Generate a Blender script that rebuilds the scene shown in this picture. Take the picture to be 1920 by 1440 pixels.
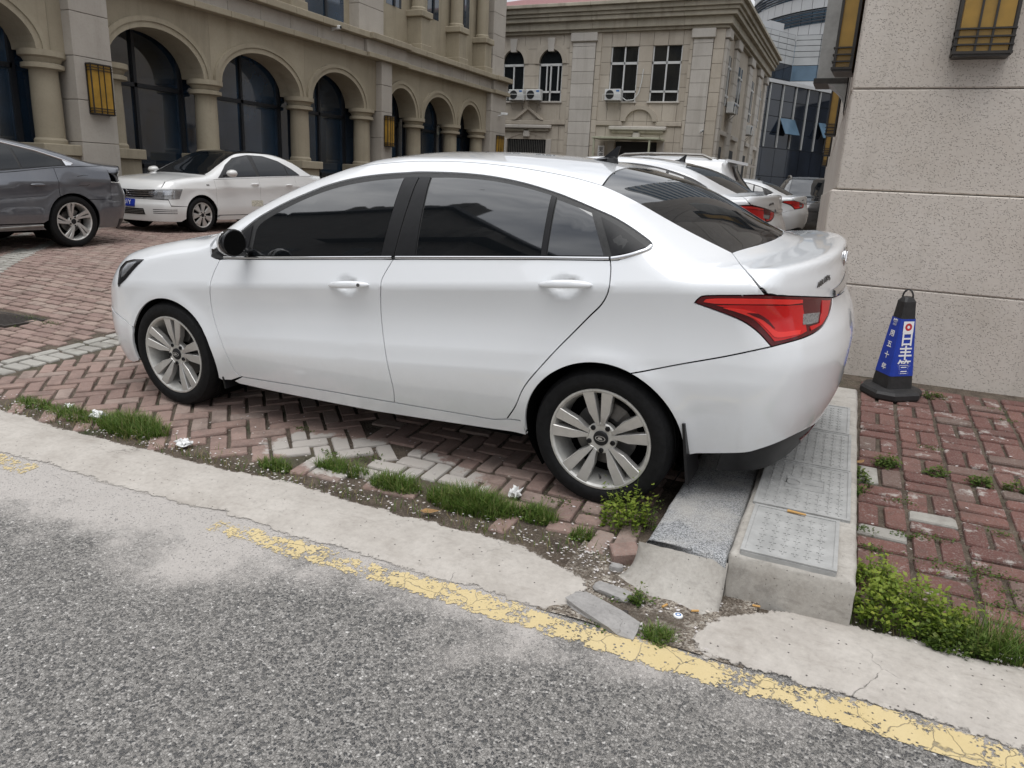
import bpy, bmesh, math, random
import numpy as np
from mathutils import Vector, Matrix
from mathutils.geometry import delaunay_2d_cdt

for o in list(bpy.data.objects): bpy.data.objects.remove(o)
SC = bpy.context.scene
COL = SC.collection
R = math.radians

# ---------------------------------------------------------------- camera
FPX = 1366.26                       # focal length in pixels of the 1920 px wide photograph
PITCH, ROLL, YAW = 0.270689, 0.049360, R(24.0)
CAMZ = 1.373
_up = np.array([math.sin(ROLL)*math.cos(PITCH), -math.cos(ROLL)*math.cos(PITCH), -math.sin(PITCH)])
_fw = np.array([0, 0, 1.0]) - _up*_up[2]; _fw /= np.linalg.norm(_fw)
_rt = np.cross(_fw, _up)
_rz = np.array([[math.cos(YAW), -math.sin(YAW), 0], [math.sin(YAW), math.cos(YAW), 0], [0, 0, 1]])
RW = _rz @ np.stack([_rt, _fw, _up])          # camera (x right, y down, z forward) -> world
CAMP = np.array([0, 0, CAMZ])
cam_d = bpy.data.cameras.new('camera'); cam = bpy.data.objects.new('camera', cam_d); COL.objects.link(cam)
cam_d.sensor_width = 36; cam_d.lens = 36*FPX/1920; cam_d.clip_start = 0.05; cam_d.clip_end = 2000
_m = np.eye(4); _m[:3, 0] = RW[:, 0]; _m[:3, 1] = -RW[:, 1]; _m[:3, 2] = -RW[:, 2]; _m[:3, 3] = CAMP
cam.matrix_world = Matrix(_m.tolist())
SC.camera = cam
SC.render.resolution_x, SC.render.resolution_y = 1024, 768

# ---------------------------------------------------------------- sky, sun, exposure
W = bpy.data.worlds.new('World'); SC.world = W; W.use_nodes = True
nt = W.node_tree; nt.nodes.clear()
SUN_EL, SUN_AZ = R(74), R(165)
def _n(t, **k):
    n = nt.nodes.new(t)
    for a, b in k.items(): setattr(n, a, b)
    return n
sky = _n('ShaderNodeTexSky', sky_type='NISHITA', sun_disc=False, sun_elevation=SUN_EL, sun_rotation=SUN_AZ)
sky.air_density = 1.0; sky.dust_density = 3.0; sky.ozone_density = 1.0
hsv = _n('ShaderNodeHueSaturation'); hsv.inputs['Saturation'].default_value = 0.28
tc = _n('ShaderNodeTexCoord'); mp = _n('ShaderNodeMapping'); mp.inputs['Scale'].default_value = (1.0, 1.0, 2.6)
no = _n('ShaderNodeTexNoise'); no.inputs['Scale'].default_value = 2.0; no.inputs['Detail'].default_value = 7; no.inputs['Roughness'].default_value = 0.55
cr = _n('ShaderNodeValToRGB')
cr.color_ramp.elements[0].position = 0.33; cr.color_ramp.elements[0].color = (3.6, 3.9, 4.5, 1)
cr.color_ramp.elements[1].position = 0.68; cr.color_ramp.elements[1].color = (12.0, 12.1, 12.3, 1)
mx = _n('ShaderNodeMix', data_type='RGBA'); mx.inputs['Factor'].default_value = 0.86
bg = _n('ShaderNodeBackground'); bg.inputs['Strength'].default_value = 0.115
wo = _n('ShaderNodeOutputWorld')
L = nt.links.new
L(sky.outputs[0], hsv.inputs['Color']); L(tc.outputs['Generated'], mp.inputs[0]); L(mp.outputs[0], no.inputs[0]); L(no.outputs[0], cr.inputs[0])
# overcast sky: about three times brighter overhead than at the horizon
sp = _n('ShaderNodeSeparateXYZ'); mr = _n('ShaderNodeMapRange'); mr.inputs[1].default_value = 0.0; mr.inputs[2].default_value = 1.0; mr.inputs[3].default_value = 0.42; mr.inputs[4].default_value = 1.28
mul = _n('ShaderNodeMix', data_type='RGBA', blend_type='MULTIPLY'); mul.inputs['Factor'].default_value = 1.0
L(tc.outputs['Generated'], sp.inputs[0]); L(sp.outputs[2], mr.inputs[0]); L(mr.outputs[0], mul.inputs['B'])
L(hsv.outputs[0], mx.inputs['A']); L(cr.outputs[0], mx.inputs['B']); L(mx.outputs['Result'], mul.inputs['A']); L(mul.outputs['Result'], bg.inputs[0]); L(bg.outputs[0], wo.inputs[0])
sd = bpy.data.lights.new('sun', 'SUN'); sun = bpy.data.objects.new('sun', sd); COL.objects.link(sun)
sd.energy = 1.2; sd.angle = R(50); sd.color = (1.0, 0.985, 0.965)
sun.rotation_euler = (R(90)-SUN_EL, 0, R(180)-SUN_AZ+R(0))
SC.view_settings.view_transform = 'Standard'; SC.view_settings.look = 'None'
SC.view_settings.gamma = 1.0; SC.view_settings.use_curve_mapping = False
SC.view_settings.exposure = 0.42
SC.render.engine = 'CYCLES'
# ================================================================ helpers
rng = random.Random(7)
def ray(u, v): return RW @ np.array([(u-960)/FPX, (v-720)/FPX, 1.0])
def onX(u, v, x0): r = ray(u, v); return CAMP + r*(x0-CAMP[0])/r[0]
def onY(u, v, y0): r = ray(u, v); return CAMP + r*(y0-CAMP[1])/r[1]
def onZ(u, v, z0): r = ray(u, v); return CAMP + r*(z0-CAMP[2])/r[2]
def sstep(a, b, x):
    t = np.clip((x-a)/(b-a), 0, 1); return t*t*(3-2*t)
# ground height: a ramp that rises from the road and levels out in the courtyard
def H(x, y):
    x = np.asarray(x, float); y = np.asarray(y, float)
    h = 0.0577*(y-3.032) + 0.0075*(np.clip(x, -6, 3)+0.859) + 0.11*sstep(-4.5, -8.5, x)*sstep(3.0, 6.0, y)
    c, k = 0.245, 0.12
    d = np.clip(k-np.abs(h-c), 0, None)/k
    h = np.minimum(h, c) - d*d*k/4
    c, k = -0.20, 0.10                      # the carriageway flattens behind the camera
    d = np.clip(k-np.abs(h-c), 0, None)/k
    return np.maximum(h, c) + d*d*k/4
def slope_n(x, y):
    e = .02; n = np.array([-(H(x+e, y)-H(x-e, y))/(2*e), -(H(x, y+e)-H(x, y-e))/(2*e), 1.0]); return n/np.linalg.norm(n)
def on_ground(u, v):
    r = ray(u, v); t = 0.5
    ts = np.geomspace(0.8, 60, 3000); P = CAMP[None]+r[None]*ts[:, None]
    s = P[:, 2]-H(P[:, 0], P[:, 1]); i = int(np.argmax(s < 0)); a = s[i-1]/(s[i-1]-s[i])
    return P[i-1]*(1-a)+P[i]*a
def link(o, parent=None):
    COL.objects.link(o)
    if parent is not None: o.parent = parent
    return o
def tag(o, label=None, cat=None, group=None, kind=None):
    if label: o['label'] = label
    if cat: o['category'] = cat
    if group: o['group'] = group
    if kind: o['kind'] = kind
    return o
def empty(name, loc=(0, 0, 0), rz=0.0, label=None, cat=None, group=None):
    o = bpy.data.objects.new(name, None); o.location = loc; o.rotation_euler = (0, 0, rz); o.empty_display_size = 0.1
    link(o); return tag(o, label, cat, group)
def mesh_obj(name, verts, faces, mat=None, parent=None, smooth=False, normals=None):
    me = bpy.data.meshes.new(name)
    me.from_pydata([tuple(map(float, v)) for v in verts], [], [tuple(int(i) for i in f) for f in faces])
    if mat is not None: me.materials.append(mat)
    if smooth or normals is not None:
        me.polygons.foreach_set('use_smooth', [True]*len(me.polygons))
    me.update()
    if normals is not None: me.normals_split_custom_set_from_vertices([tuple(map(float, n)) for n in normals])
    o = bpy.data.objects.new(name, me); link(o, parent); return o
def copy_tree(o, parent=None):
    c = o.copy(); COL.objects.link(c); c.parent = parent
    for ch in list(o.children): copy_tree(ch, c)
    return c
class MB:
    """collects simple shapes of one part into one mesh"""
    def __init__(s): s.v = []; s.f = []
    def add(s, v, f):
        n = len(s.v); s.v += [tuple(map(float, p)) for p in v]; s.f += [tuple(i+n for i in q) for q in f]; return s
    def box(s, x0, x1, y0, y1, z0, z1):
        v = [(x, y, z) for x in (x0, x1) for y in (y0, y1) for z in (z0, z1)]
        return s.add(v, [(0, 1, 3, 2), (4, 6, 7, 5), (0, 4, 5, 1), (2, 3, 7, 6), (0, 2, 6, 4), (1, 5, 7, 3)])
    def bbox(s, x0, x1, y0, y1, z0, z1, b=0.01):
        """box with chamfered edges"""
        bm = bmesh.new(); bmesh.ops.create_cube(bm, size=1)
        for v in bm.verts: v.co = Vector(((x0+x1)/2+v.co.x*(x1-x0), (y0+y1)/2+v.co.y*(y1-y0), (z0+z1)/2+v.co.z*(z1-z0)))
        bmesh.ops.bevel(bm, geom=list(bm.edges), offset=b, segments=1, affect='EDGES')
        bm.verts.ensure_lookup_table(); bm.faces.ensure_lookup_table()
        s.add([v.co[:] for v in bm.verts], [[v.index for v in f.verts] for f in bm.faces]); bm.free(); return s
    def prism(s, poly, axis, a, b):
        """closed polygon (2D) extruded along axis from a to b; ccw poly"""
        n = len(poly)
        def mk(p, t): return {'x': (t, p[0], p[1]), 'y': (p[0], t, p[1]), 'z': (p[0], p[1], t)}[axis]
        v = [mk(p, a) for p in poly]+[mk(p, b) for p in poly]
        f = [tuple(range(n))[::-1], tuple(range(n, 2*n))]+[(i, (i+1) % n, n+(i+1) % n, n+i) for i in range(n)]
        return s.add(v, f)
    def tube(s, p, q, r, r2=None, n=8, cap=True):
        p = Vector(p); q = Vector(q); r2 = r if r2 is None else r2; d = (q-p).normalized()
        a = d.orthogonal().normalized(); b = d.cross(a)
        v = [p+(a*math.cos(t)+b*math.sin(t))*r for t in [2*math.pi*i/n for i in range(n)]]+[q+(a*math.cos(t)+b*math.sin(t))*r2 for t in [2*math.pi*i/n for i in range(n)]]
        f = [(i, (i+1) % n, n+(i+1) % n, n+i) for i in range(n)]
        if cap: f += [tuple(range(n))[::-1], tuple(range(n, 2*n))]
        return s.add(v, f)
    def lathe(s, prof, n=24, origin=(0, 0, 0), axis='z', close=False):
        v = []; f = []; m = len(prof)
        for i in range(n):
            t = 2*math.pi*i/n
            for r, h in prof:
                x, y = r*math.cos(t), r*math.sin(t)
                v.append((origin[0]+x, origin[1]+y, origin[2]+h) if axis == 'z' else (origin[0]+x, origin[1]+h, origin[2]+y))
        for i in range(n):
            for j in range(m-1):
                q = (i*m+j, ((i+1) % n)*m+j, ((i+1) % n)*m+j+1, i*m+j+1)
                f.append(q if axis == 'z' else q[::-1])
        return s.add(v, f)
    def build(s, name, mat, parent=None, smooth=False, auto=None):
        o = mesh_obj(name, s.v, s.f, mat, parent, smooth)
        if auto is not None:
            me = o.data; me.polygons.foreach_set('use_smooth', [True]*len(me.polygons))
            bm = bmesh.new(); bm.from_mesh(me)
            for e in bm.edges:
                if len(e.link_faces) == 2 and e.calc_face_angle(0) > auto: e.smooth = False
            bm.to_mesh(me); bm.free()
        return o
def recalc(o):
    bm = bmesh.new(); bm.from_mesh(o.data); bmesh.ops.recalc_face_normals(bm, faces=bm.faces); bm.to_mesh(o.data); bm.free(); return o

# ================================================================ materials
MATS = {}
class NT:
    def __init__(s, name):
        s.m = bpy.data.materials.new(name); s.m.use_nodes = True; s.t = s.m.node_tree; s.b = s.t.nodes['Principled BSDF']; s.out = s.t.nodes['Material Output']
    def n(s, t, ins=None, **k):
        x = s.t.nodes.new(t)
        for a, b in k.items(): setattr(x, a, b)
        for a, b in (ins or {}).items():
            if hasattr(b, 'bl_rna') and b.bl_rna.identifier.startswith('NodeSocket'): s.t.links.new(b, x.inputs[a])
            else: x.inputs[a].default_value = b
        return x
    def l(s, a, b): s.t.links.new(a, b)
    def noise(s, vec, scale, detail=4, rough=0.5, dist=0.0):
        return s.n('ShaderNodeTexNoise', {'Vector': vec, 'Scale': scale, 'Detail': detail, 'Roughness': rough, 'Distortion': dist}).outputs[0]
    def vor(s, vec, scale, out='Distance', feature='F1', rand=1.0):
        x = s.n('ShaderNodeTexVoronoi', {'Vector': vec, 'Scale': scale, 'Randomness': rand}, feature=feature); return x.outputs[out]
    def ramp(s, fac, stops, interp='LINEAR'):
        x = s.n('ShaderNodeValToRGB', {'Fac': fac}); r = x.color_ramp; r.interpolation = interp
        while len(r.elements) < len(stops): r.elements.new(0.5)
        for e, (p, c) in zip(r.elements, stops): e.position = p; e.color = (c, c, c, 1) if isinstance(c, (int, float)) else (*c, 1)
        return x.outputs[0]
    def mix(s, fac, a, b, blend='MIX'):
        x = s.n('ShaderNodeMix', data_type='RGBA', blend_type=blend)
        for i, v in (('Factor', fac), ('A', a), ('B', b)):
            k = {'Factor': 0, 'A': 6, 'B': 7}[i]
            if hasattr(v, 'bl_rna') and v.bl_rna.identifier.startswith('NodeSocket'): s.l(v, x.inputs[k])
            else: x.inputs[k].default_value = v if i == 'Factor' else (*v, 1)
        return x.outputs[2]
    def math(s, op, a, b=0.0, c=0.0):
        x = s.n('ShaderNodeMath', operation=op)
        for i, v in enumerate((a, b, c)):
            if hasattr(v, 'bl_rna') and v.bl_rna.identifier.startswith('NodeSocket'): s.l(v, x.inputs[i])
            else: x.inputs[i].default_value = v
        return x.outputs[0]
    def sep(s, vec): return s.n('ShaderNodeSeparateXYZ', {0: vec}).outputs
    def pos(s): return s.n('ShaderNodeNewGeometry').outputs['Position']
    def obj(s): return s.n('ShaderNodeTexCoord').outputs['Object']
    def bump(s, h, dist=0.01, strength=1.0, normal=None):
        x = s.n('ShaderNodeBump', {'Height': h, 'Distance': dist, 'Strength': strength})
        if normal is not None: s.l(normal, x.inputs['Normal'])
        return x.outputs[0]
    def done(s, color=None, rough=None, normal=None, **k):
        for nm, v in (('Base Color', color), ('Roughness', rough), ('Normal', normal)):
            if v is None: continue
            if hasattr(v, 'bl_rna') and v.bl_rna.identifier.startswith('NodeSocket'): s.l(v, s.b.inputs[nm])
            else: s.b.inputs[nm].default_value = (*v, 1) if nm == 'Base Color' else v
        for nm, v in k.items(): s.b.inputs[nm].default_value = v
        MATS[s.m.name] = s.m; return s.m
def plain(name, col, rough=0.5, nscale=0, namp=0.15, bump=0.0, **k):
    """single-colour material with fine variation"""
    t = NT(name); p = t.obj()
    if nscale:
        f = t.noise(p, nscale, 5, 0.6); c = t.mix(t.ramp(f, [(0.3, 0.0), (0.7, 1.0)]), tuple(x*(1-namp) for x in col), tuple(min(1, x*(1+namp)) for x in col))
        return t.done(c, rough, t.bump(f, bump) if bump else None, **k)
    return t.done(col, rough, None, **k)

def text_mesh(s, size, name, mat, parent, M4, depth=.0006, align='CENTER', bold=0.0):
    cu = bpy.data.curves.new(name, 'FONT'); cu.body = s; cu.size = size; cu.align_x = align; cu.align_y = 'CENTER'; cu.extrude = depth; cu.offset = bold
    tmp = bpy.data.objects.new(name, cu); COL.objects.link(tmp); dg = bpy.context.evaluated_depsgraph_get(); me = bpy.data.meshes.new_from_object(tmp.evaluated_get(dg)); bpy.data.objects.remove(tmp); bpy.data.curves.remove(cu)
    me.name = name; me.materials.clear(); me.materials.append(mat); o = bpy.data.objects.new(name, me); link(o, parent); o.matrix_local = M4; return o
# ================================================================ car surfaces
def lut(pts, n=600):
    """monotone cubic through points -> fast lookup"""
    pts = sorted(pts); x = np.array([p[0] for p in pts], float); y = np.array([p[1] for p in pts], float)
    h = np.diff(x); d = np.diff(y)/h; m = np.zeros(len(x)); m[0] = d[0]; m[-1] = d[-1]
    for i in range(1, len(x)-1):
        if d[i-1]*d[i] > 0:
            w1 = 2*h[i]+h[i-1]; w2 = h[i]+2*h[i-1]; m[i] = (w1+w2)/(w1/d[i-1]+w2/d[i])
    q = np.linspace(x[0], x[-1], n); k = np.clip(np.searchsorted(x, q)-1, 0, len(h)-1); t = (q-x[k])/h[k]
    v = (2*t**3-3*t**2+1)*y[k]+(t**3-2*t**2+t)*h[k]*m[k]+(-2*t**3+3*t**2)*y[k+1]+(t**3-t**2)*h[k]*m[k+1]
    return lambda a: np.interp(a, q, v)
def smax(a, b, k):
    h = np.clip(k-np.abs(a-b), 0, None)/k
    return np.maximum(a, b)+h*h*k/4
class CarShape:
    """implicit car body in its own frame: x forward from the rear axle, y to the left, z up from the tyres"""
    def __init__(s, **k):
        s.__dict__.update(k)
    def side(s, x, z):
        zb = s.belt(x); zc = s.crease(x); zl = s.lower(x); Wd = s.width(x)
        def prof(z):
            up = s.sh*np.clip((z-zc)/np.maximum(zb-zc, .02), 0, 1)
            t = np.clip((zc-z)/np.maximum(zc-zl, .05), 0, 1)
            fade = s.cfade(x)
            mid = fade*s.hollow*np.sin(np.pi*np.minimum(t*1.25, 1))-s.kick*fade*t**3
            u = np.clip(zl-z, 0, None); lo = s.tuck*(u/0.3)**1.5
            g = np.clip(z-zb, 0, None); gl = s.tum*g+s.tum2*g*g
            return up+np.where(z < zc, mid, 0)+lo+gl
        d = (prof(z-.004)+prof(z)+prof(z+.004))/3
        y = Wd-d
        for cx in (0.0, s.wb):
            r = np.hypot(x-cx, z-s.wz); y = y+s.flare*np.exp(-((r-s.ar)/.05)**2)*(z < s.wz+s.ar+.2)
        for dx, dz, rx, rz, dp in getattr(s, 'dents', ()):
            y = y-dp*np.exp(-(((x-dx)/rx)**2+((z-dz)/rz)**2)**2)
        return y
    def g(s, P):
        x, y, z = P[..., 0], np.abs(P[..., 1]), P[..., 2]
        sd = y-s.side(x, z)
        kx = s.kplan(x); xs = x+kx*y*y
        tp = (z-s.top(xs)+s.crown(x)*y*y)*s.tw(x)
        A = smax(sd, tp, s.kst(x))
        fr = x-(s.xf(z)-s.pf*(y/.8)**2.6)
        re = (s.xr(z)+s.pr*(y/.8)**s.pe)-x
        kE = .13-.085*np.clip((z-.92)/.12, 0, 1)
        A = smax(A, re, kE)
        return smax(A, fr, .12)
    def cast(s, o, d, t0, t1, n=0):
        """distance along rays to the surface (outside at t1 when n=0; first hit from t0 when marching)"""
        o = np.asarray(o, float); d = np.asarray(d, float); N = len(o)
        if n:
            ts = np.linspace(t0, t1, n); G = np.stack([s.g(o+d*t) for t in ts], 1)
            i = np.argmax(G < 0, 1); miss = ~(G < 0).any(1); i = np.where(miss, np.argmin(G, 1), i)
            hi = ts[np.maximum(i-1, 0)]; lo = ts[i]
            for _ in range(18):
                m = (lo+hi)/2; ins = s.g(o+d*m[:, None]) < 0; lo = np.where(ins, m, lo); hi = np.where(ins, hi, m)
            return np.where(miss, ts[i], (lo+hi)/2)
        lo = np.full(N, float(t0)); hi = np.full(N, float(t1))
        for _ in range(20):
            m = (lo+hi)/2; ins = s.g(o+d*m[:, None]) < 0; lo = np.where(ins, m, lo); hi = np.where(ins, hi, m)
        return (lo+hi)/2
    def normal(s, P, e=.003):
        n = np.stack([s.g(P+np.eye(3)[i]*e)-s.g(P-np.eye(3)[i]*e) for i in range(3)], -1)
        return n/np.maximum(np.linalg.norm(n, axis=-1, keepdims=True), 1e-9)
    # --- parametrisations of the surface
    def dom(s, kind):
        z0 = .6
        if kind == 'axial':
            def fo(ab):
                x, q = ab[:, 0], ab[:, 1]/.75
                return np.stack([x, 0*x, 0*x+z0], -1), np.stack([0*x, np.cos(q), np.sin(q)], -1)
            def inv(P): return np.stack([P[:, 0], .75*np.arctan2(P[:, 2]-z0, P[:, 1])], -1)
        elif kind in ('rear', 'front'):
            xa, sg = (.05, -1) if kind == 'rear' else (s.wb-.15, 1)
            def fo(ab):
                q, z = ab[:, 0]/.9, ab[:, 1]
                return np.stack([0*q+xa, 0*q, z], -1), np.stack([sg*np.cos(q), np.sin(q), 0*q], -1)
            def inv(P): return np.stack([.9*np.arctan2(P[:, 1], sg*(P[:, 0]-xa)), P[:, 2]], -1)
        elif kind == 'trunk':
            xa, za = s.trunk_axis
            def fo(ab):
                q, y = ab[:, 0]/.5, ab[:, 1]
                return np.stack([0*q+xa, y, 0*q+za], -1), np.stack([-np.cos(q), 0*q, np.sin(q)], -1)
            def inv(P): return np.stack([.5*np.arctan2(P[:, 2]-za, -(P[:, 0]-xa)), P[:, 1]], -1)
        return fo, inv
    def at(s, kind, ab):
        fo, _ = s.dom(kind); o, d = fo(np.asarray(ab, float)); return o+d*s.cast(o, d, .02, 2.2)[:, None]
    def xz(s, pts):
        """points given in side view (x, z) -> 3D on the left flank"""
        p = np.asarray(pts, float); o = np.stack([p[:, 0], 0*p[:, 0], p[:, 1]], -1); d = np.zeros_like(o); d[:, 1] = 1
        P = o+d*s.cast(o, d, 0, 1.4)[:, None]; return P
def resample(P, h):
    P = np.asarray(P, float); out = [P[0]]
    for a, b in zip(P[:-1], P[1:]):
        n = max(1, int(math.ceil(np.linalg.norm(b-a)/h)))
        for i in range(1, n+1): out.append(a+(b-a)*i/n)
    return np.array(out)
def smooth_line(pts, n=8):
    """Catmull-Rom through the points"""
    P = np.asarray(pts, float); Q = np.vstack([2*P[0]-P[1], P, 2*P[-1]-P[-2]]); out = []
    for i in range(1, len(Q)-2):
        a, b, c, d = Q[i-1:i+3]
        for t in np.linspace(0, 1, n, endpoint=False):
            out.append(.5*((2*b)+(c-a)*t+(2*a-5*b+4*c-d)*t*t+(-a+3*b-3*c+d)*t**3))
    out.append(P[-1]); return np.array(out)
def poly_area(p): x, y = p[:, 0], p[:, 1]; return .5*np.sum(x*np.roll(y, -1)-np.roll(x, -1)*y)
def inset(p, d):
    """move a closed ccw polygon inwards by d"""
    n = len(p); out = []
    for i in range(n):
        a, b, c = p[i-1], p[i], p[(i+1) % n]
        e1 = b-a; e2 = c-b; e1 /= max(np.linalg.norm(e1), 1e-9); e2 /= max(np.linalg.norm(e2), 1e-9)
        n1 = np.array([-e1[1], e1[0]]); n2 = np.array([-e2[1], e2[0]]); m = n1+n2; l = np.linalg.norm(m)
        if l < .2: m = n1; l = 1
        m = m/l; out.append(b+m*d/max(.5, m@n1))
    return np.array(out)
def in_poly(p, poly):
    x, y = p[:, 0], p[:, 1]; c = np.zeros(len(p), bool); n = len(poly)
    for i in range(n):
        (x1, y1), (x2, y2) = poly[i], poly[i-1]
        k = ((y1 > y) != (y2 > y)); 
        with np.errstate(divide='ignore', invalid='ignore'):
            c ^= k & (x < (x2-x1)*(y-y1)/(y2-y1)+x1)
    return c
def edge_dist(p, poly):
    d = np.full(len(p), 9.0)
    for i in range(len(poly)):
        a, b = poly[i-1], poly[i]; e = b-a; t = np.clip(((p-a)@e)/max(e@e, 1e-12), 0, 1)
        d = np.minimum(d, np.linalg.norm(p-a-t[:, None]*e, axis=1))
    return d
def panel_mesh(shape, kind, B, off=0.0, gap=.003, h=.03, lip=.014, flip=False):
    """skin panel: B closed boundary as 3D points near the left flank; returns verts, faces, normals"""
    fo, inv = shape.dom(kind)
    b = inv(resample(np.vstack([B, B[:1]]), min(h, .02))[:-1])
    keep = [0]
    for i in range(1, len(b)):
        if np.linalg.norm(b[i]-b[keep[-1]]) > .0015: keep.append(i)
    b = b[keep]
    if poly_area(b) < 0: b = b[::-1]
    if gap: b = inset(b, gap)
    lo, hi = b.min(0), b.max(0)
    gx = np.arange(lo[0]+h/2, hi[0], h); gy = np.arange(lo[1]+h/2, hi[1], h)
    if kind == 'axial' and h < .03 and b[:, 1].mean() < .75 and len(gx) > 2:
        # rows of vertices follow the waist crease so that it stays straight
        zc = shape.crease(gx); zl = shape.lower(gx); fy = shape.side(gx, zc); fl = shape.side(gx, zl)
        sc = .75*np.arctan2(zc-.6, fy); sl = .75*np.arctan2(zl-.6, fl)
        G = []
        for k_ in range(-60, 60): G.append(np.stack([gx, sc+k_*h], -1))
        G = np.vstack(G); G = G[(G[:, 1] > lo[1]) & (G[:, 1] < hi[1])]
    else:
        G = np.stack(np.meshgrid(gx, gy), -1).reshape(-1, 2)
    if len(G): G = G[in_poly(G, b)]
    if len(G): G = G[edge_dist(G, b) > h*.45]
    nb = len(b); V = np.vstack([b, G]) if len(G) else b
    r = delaunay_2d_cdt([Vector(v) for v in V], [(i, (i+1) % nb) for i in range(nb)], [list(range(nb))], 1, 1e-5)
    V2 = np.array([v[:] for v in r[0]]); F = [list(f) for f in r[2]]
    o, d = fo(V2); P = o+d*shape.cast(o, d, .02, 2.2)[:, None]; N = shape.normal(P)
    verts = P+N*off; norms = N
    # orientation
    a = verts[F[0]]; fn = np.cross(a[1]-a[0], a[2]-a[0]); tot = 0
    for f in F[:40]:
        a = verts[f]; fn = np.cross(a[1]-a[0], a[2]-a[0]); tot += np.sign(fn@N[f[0]])
    if tot < 0: F = [f[::-1] for f in F]
    if lip:
        cnt = {}
        for f in F:
            for i in range(len(f)):
                k = (f[i], f[(i+1) % len(f)]); cnt[k] = 1
        edges = [k for k in cnt if (k[1], k[0]) not in cnt]
        idx = {}; nv = len(verts); ev = []; en = []
        c3 = verts.mean(0)
        for a, bb in edges:
            for q in (a, bb):
                if q not in idx:
                    idx[q] = nv+len(ev); ev += [verts[q], verts[q]-N[q]*lip]; en += [N[q], N[q]]
        ev = np.array(ev); en = np.array(en)
        for a, bb in edges:
            ia, ib = idx[a], idx[bb]; F.append([ib, ia, ia+1, ib+1])
            e = verts[bb]-verts[a]; o2 = np.cross(e, N[a]); o2 /= max(np.linalg.norm(o2), 1e-9)
            for q in (ia, ib, ia+1, ib+1): en[q-nv] = .35*en[q-nv]+o2
        en /= np.maximum(np.linalg.norm(en, axis=1, keepdims=True), 1e-9)
        verts = np.vstack([verts, ev]); norms = np.vstack([norms, en])
    if flip:
        verts = verts*[1, -1, 1]; norms = norms*[1, -1, 1]; F = [f[::-1] for f in F]
    return verts, F, norms
def panel(name, shape, kind, B, mat, parent, flip=False, label=None, **k):
    v, f, n = panel_mesh(shape, kind, np.asarray(B, float), flip=flip, **k)
    o = mesh_obj(name, v, f, mat, parent, normals=n)
    if label: o['label'] = label
    return o
def strip(name, P, N, w, t, mat, parent, flip=False):
    """thin moulding: band of width w and thickness t along the surface polyline P with normals N"""
    P = np.asarray(P, float); T = np.gradient(P, axis=0); T /= np.linalg.norm(T, axis=1, keepdims=True)
    U = np.cross(N, T); v = []; f = []
    for p, n, u in zip(P, N, U):
        v += [p-u*w/2, p-u*w*.35+n*t, p+u*w*.35+n*t, p+u*w/2]
    for i in range(len(P)-1):
        for j in range(3): f.append((4*i+j, 4*i+j+1, 4*i+j+5, 4*i+j+4))
    v = np.array(v)
    if flip: v = v*[1, -1, 1]; f = [q[::-1] for q in f]
    return mesh_obj(name, v, f, mat, parent, smooth=True)
# ================================================================ car materials
def paint(name, col, rough=.32, metal=0.0, flake=0.0):
    t = NT(name); p = t.obj()
    f = t.noise(p, 3.0, 4, .6); dirt = t.noise(p, 26, 6, .7)
    z = t.sep(p)[2]
    low = t.ramp(t.math('ADD', t.math('MULTIPLY', z, 1.0), t.math('MULTIPLY', dirt, .25)), [(.30, 1.0), (.62, 0.0)])
    c = t.mix(t.math('MULTIPLY', low, .22), col, (.42, .39, .34))
    c = t.mix(t.math('MULTIPLY', t.ramp(f, [(.45, 0), (.75, 1)]), .05), c, (.5, .48, .45))
    r = t.math('ADD', t.math('MULTIPLY', low, .25), rough)
    m = t.done(c, r, None, Metallic=metal)
    t.b.inputs['Coat Weight'].default_value = 1.0; t.b.inputs['Coat Roughness'].default_value = .025; t.b.inputs['Coat IOR'].default_value = 1.65
    return m
M_WHITE = paint('white_car_paint', (.76, .775, .79))
M_WHITE2 = paint('warm_white_car_paint', (.70, .70, .685))
M_GREY = paint('grey_metallic_paint', (.105, .11, .125), .38, .55)
M_BLACKP = paint('black_car_paint', (.012, .012, .014), .25)
M_SILVER = paint('silver_blue_car_paint', (.35, .40, .44), .3, .4)
M_GLASS = plain('tinted_car_glass', (.005, .006, .007), .03, IOR=2.15)
M_GLASS2 = plain('dark_car_glass', (.005, .006, .007), .04, IOR=1.55)
M_GLASSC = plain('clear_windscreen_glass', (.006, .008, .010), .025, IOR=1.85)
M_TRIM = plain('black_plastic_trim', (.012, .012, .013), .38, 40, .2)
M_GLOSSB = plain('gloss_black_trim', (.010, .010, .011), .12)
M_FRIT = plain('window_rubber', (.022, .022, .022), .5, 60, .3)
M_RUBBER = plain('tyre_rubber', (.008, .008, .0085), .7, 45, .35, .002)
M_RUBBER.node_tree.nodes['Principled BSDF'].inputs['Specular IOR Level'].default_value = .22
M_WELL = plain('wheel_well_liner', (.004, .004, .004), .95)
M_WELL.node_tree.nodes['Principled BSDF'].inputs['Specular IOR Level'].default_value = .05
M_TRIM.node_tree.nodes['Principled BSDF'].inputs['Specular IOR Level'].default_value = .3
M_CHROME = plain('chrome', (.72, .72, .73), .08, Metallic=1.0)
M_ALLOY = plain('machined_alloy', (.50, .49, .47), .30, 30, .06, Metallic=.55)
M_ALLOYD = plain('alloy_barrel', (.56, .55, .52), .40, 20, .18, Metallic=.5)
M_DISC = plain('brake_disc_steel', (.16, .155, .15), .45, 30, .2, Metallic=.8)
M_RED = plain('red_lamp_lens', (.50, .010, .012), .06, Coat_Weight=0.0) if False else plain('red_lamp_lens', (.52, .012, .012), .07)
M_REDB = plain('bright_red_lamp_reflector', (.74, .035, .028), .22)
M_REDD = plain('smoked_red_lamp_lens', (.09, .006, .008), .06)
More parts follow.
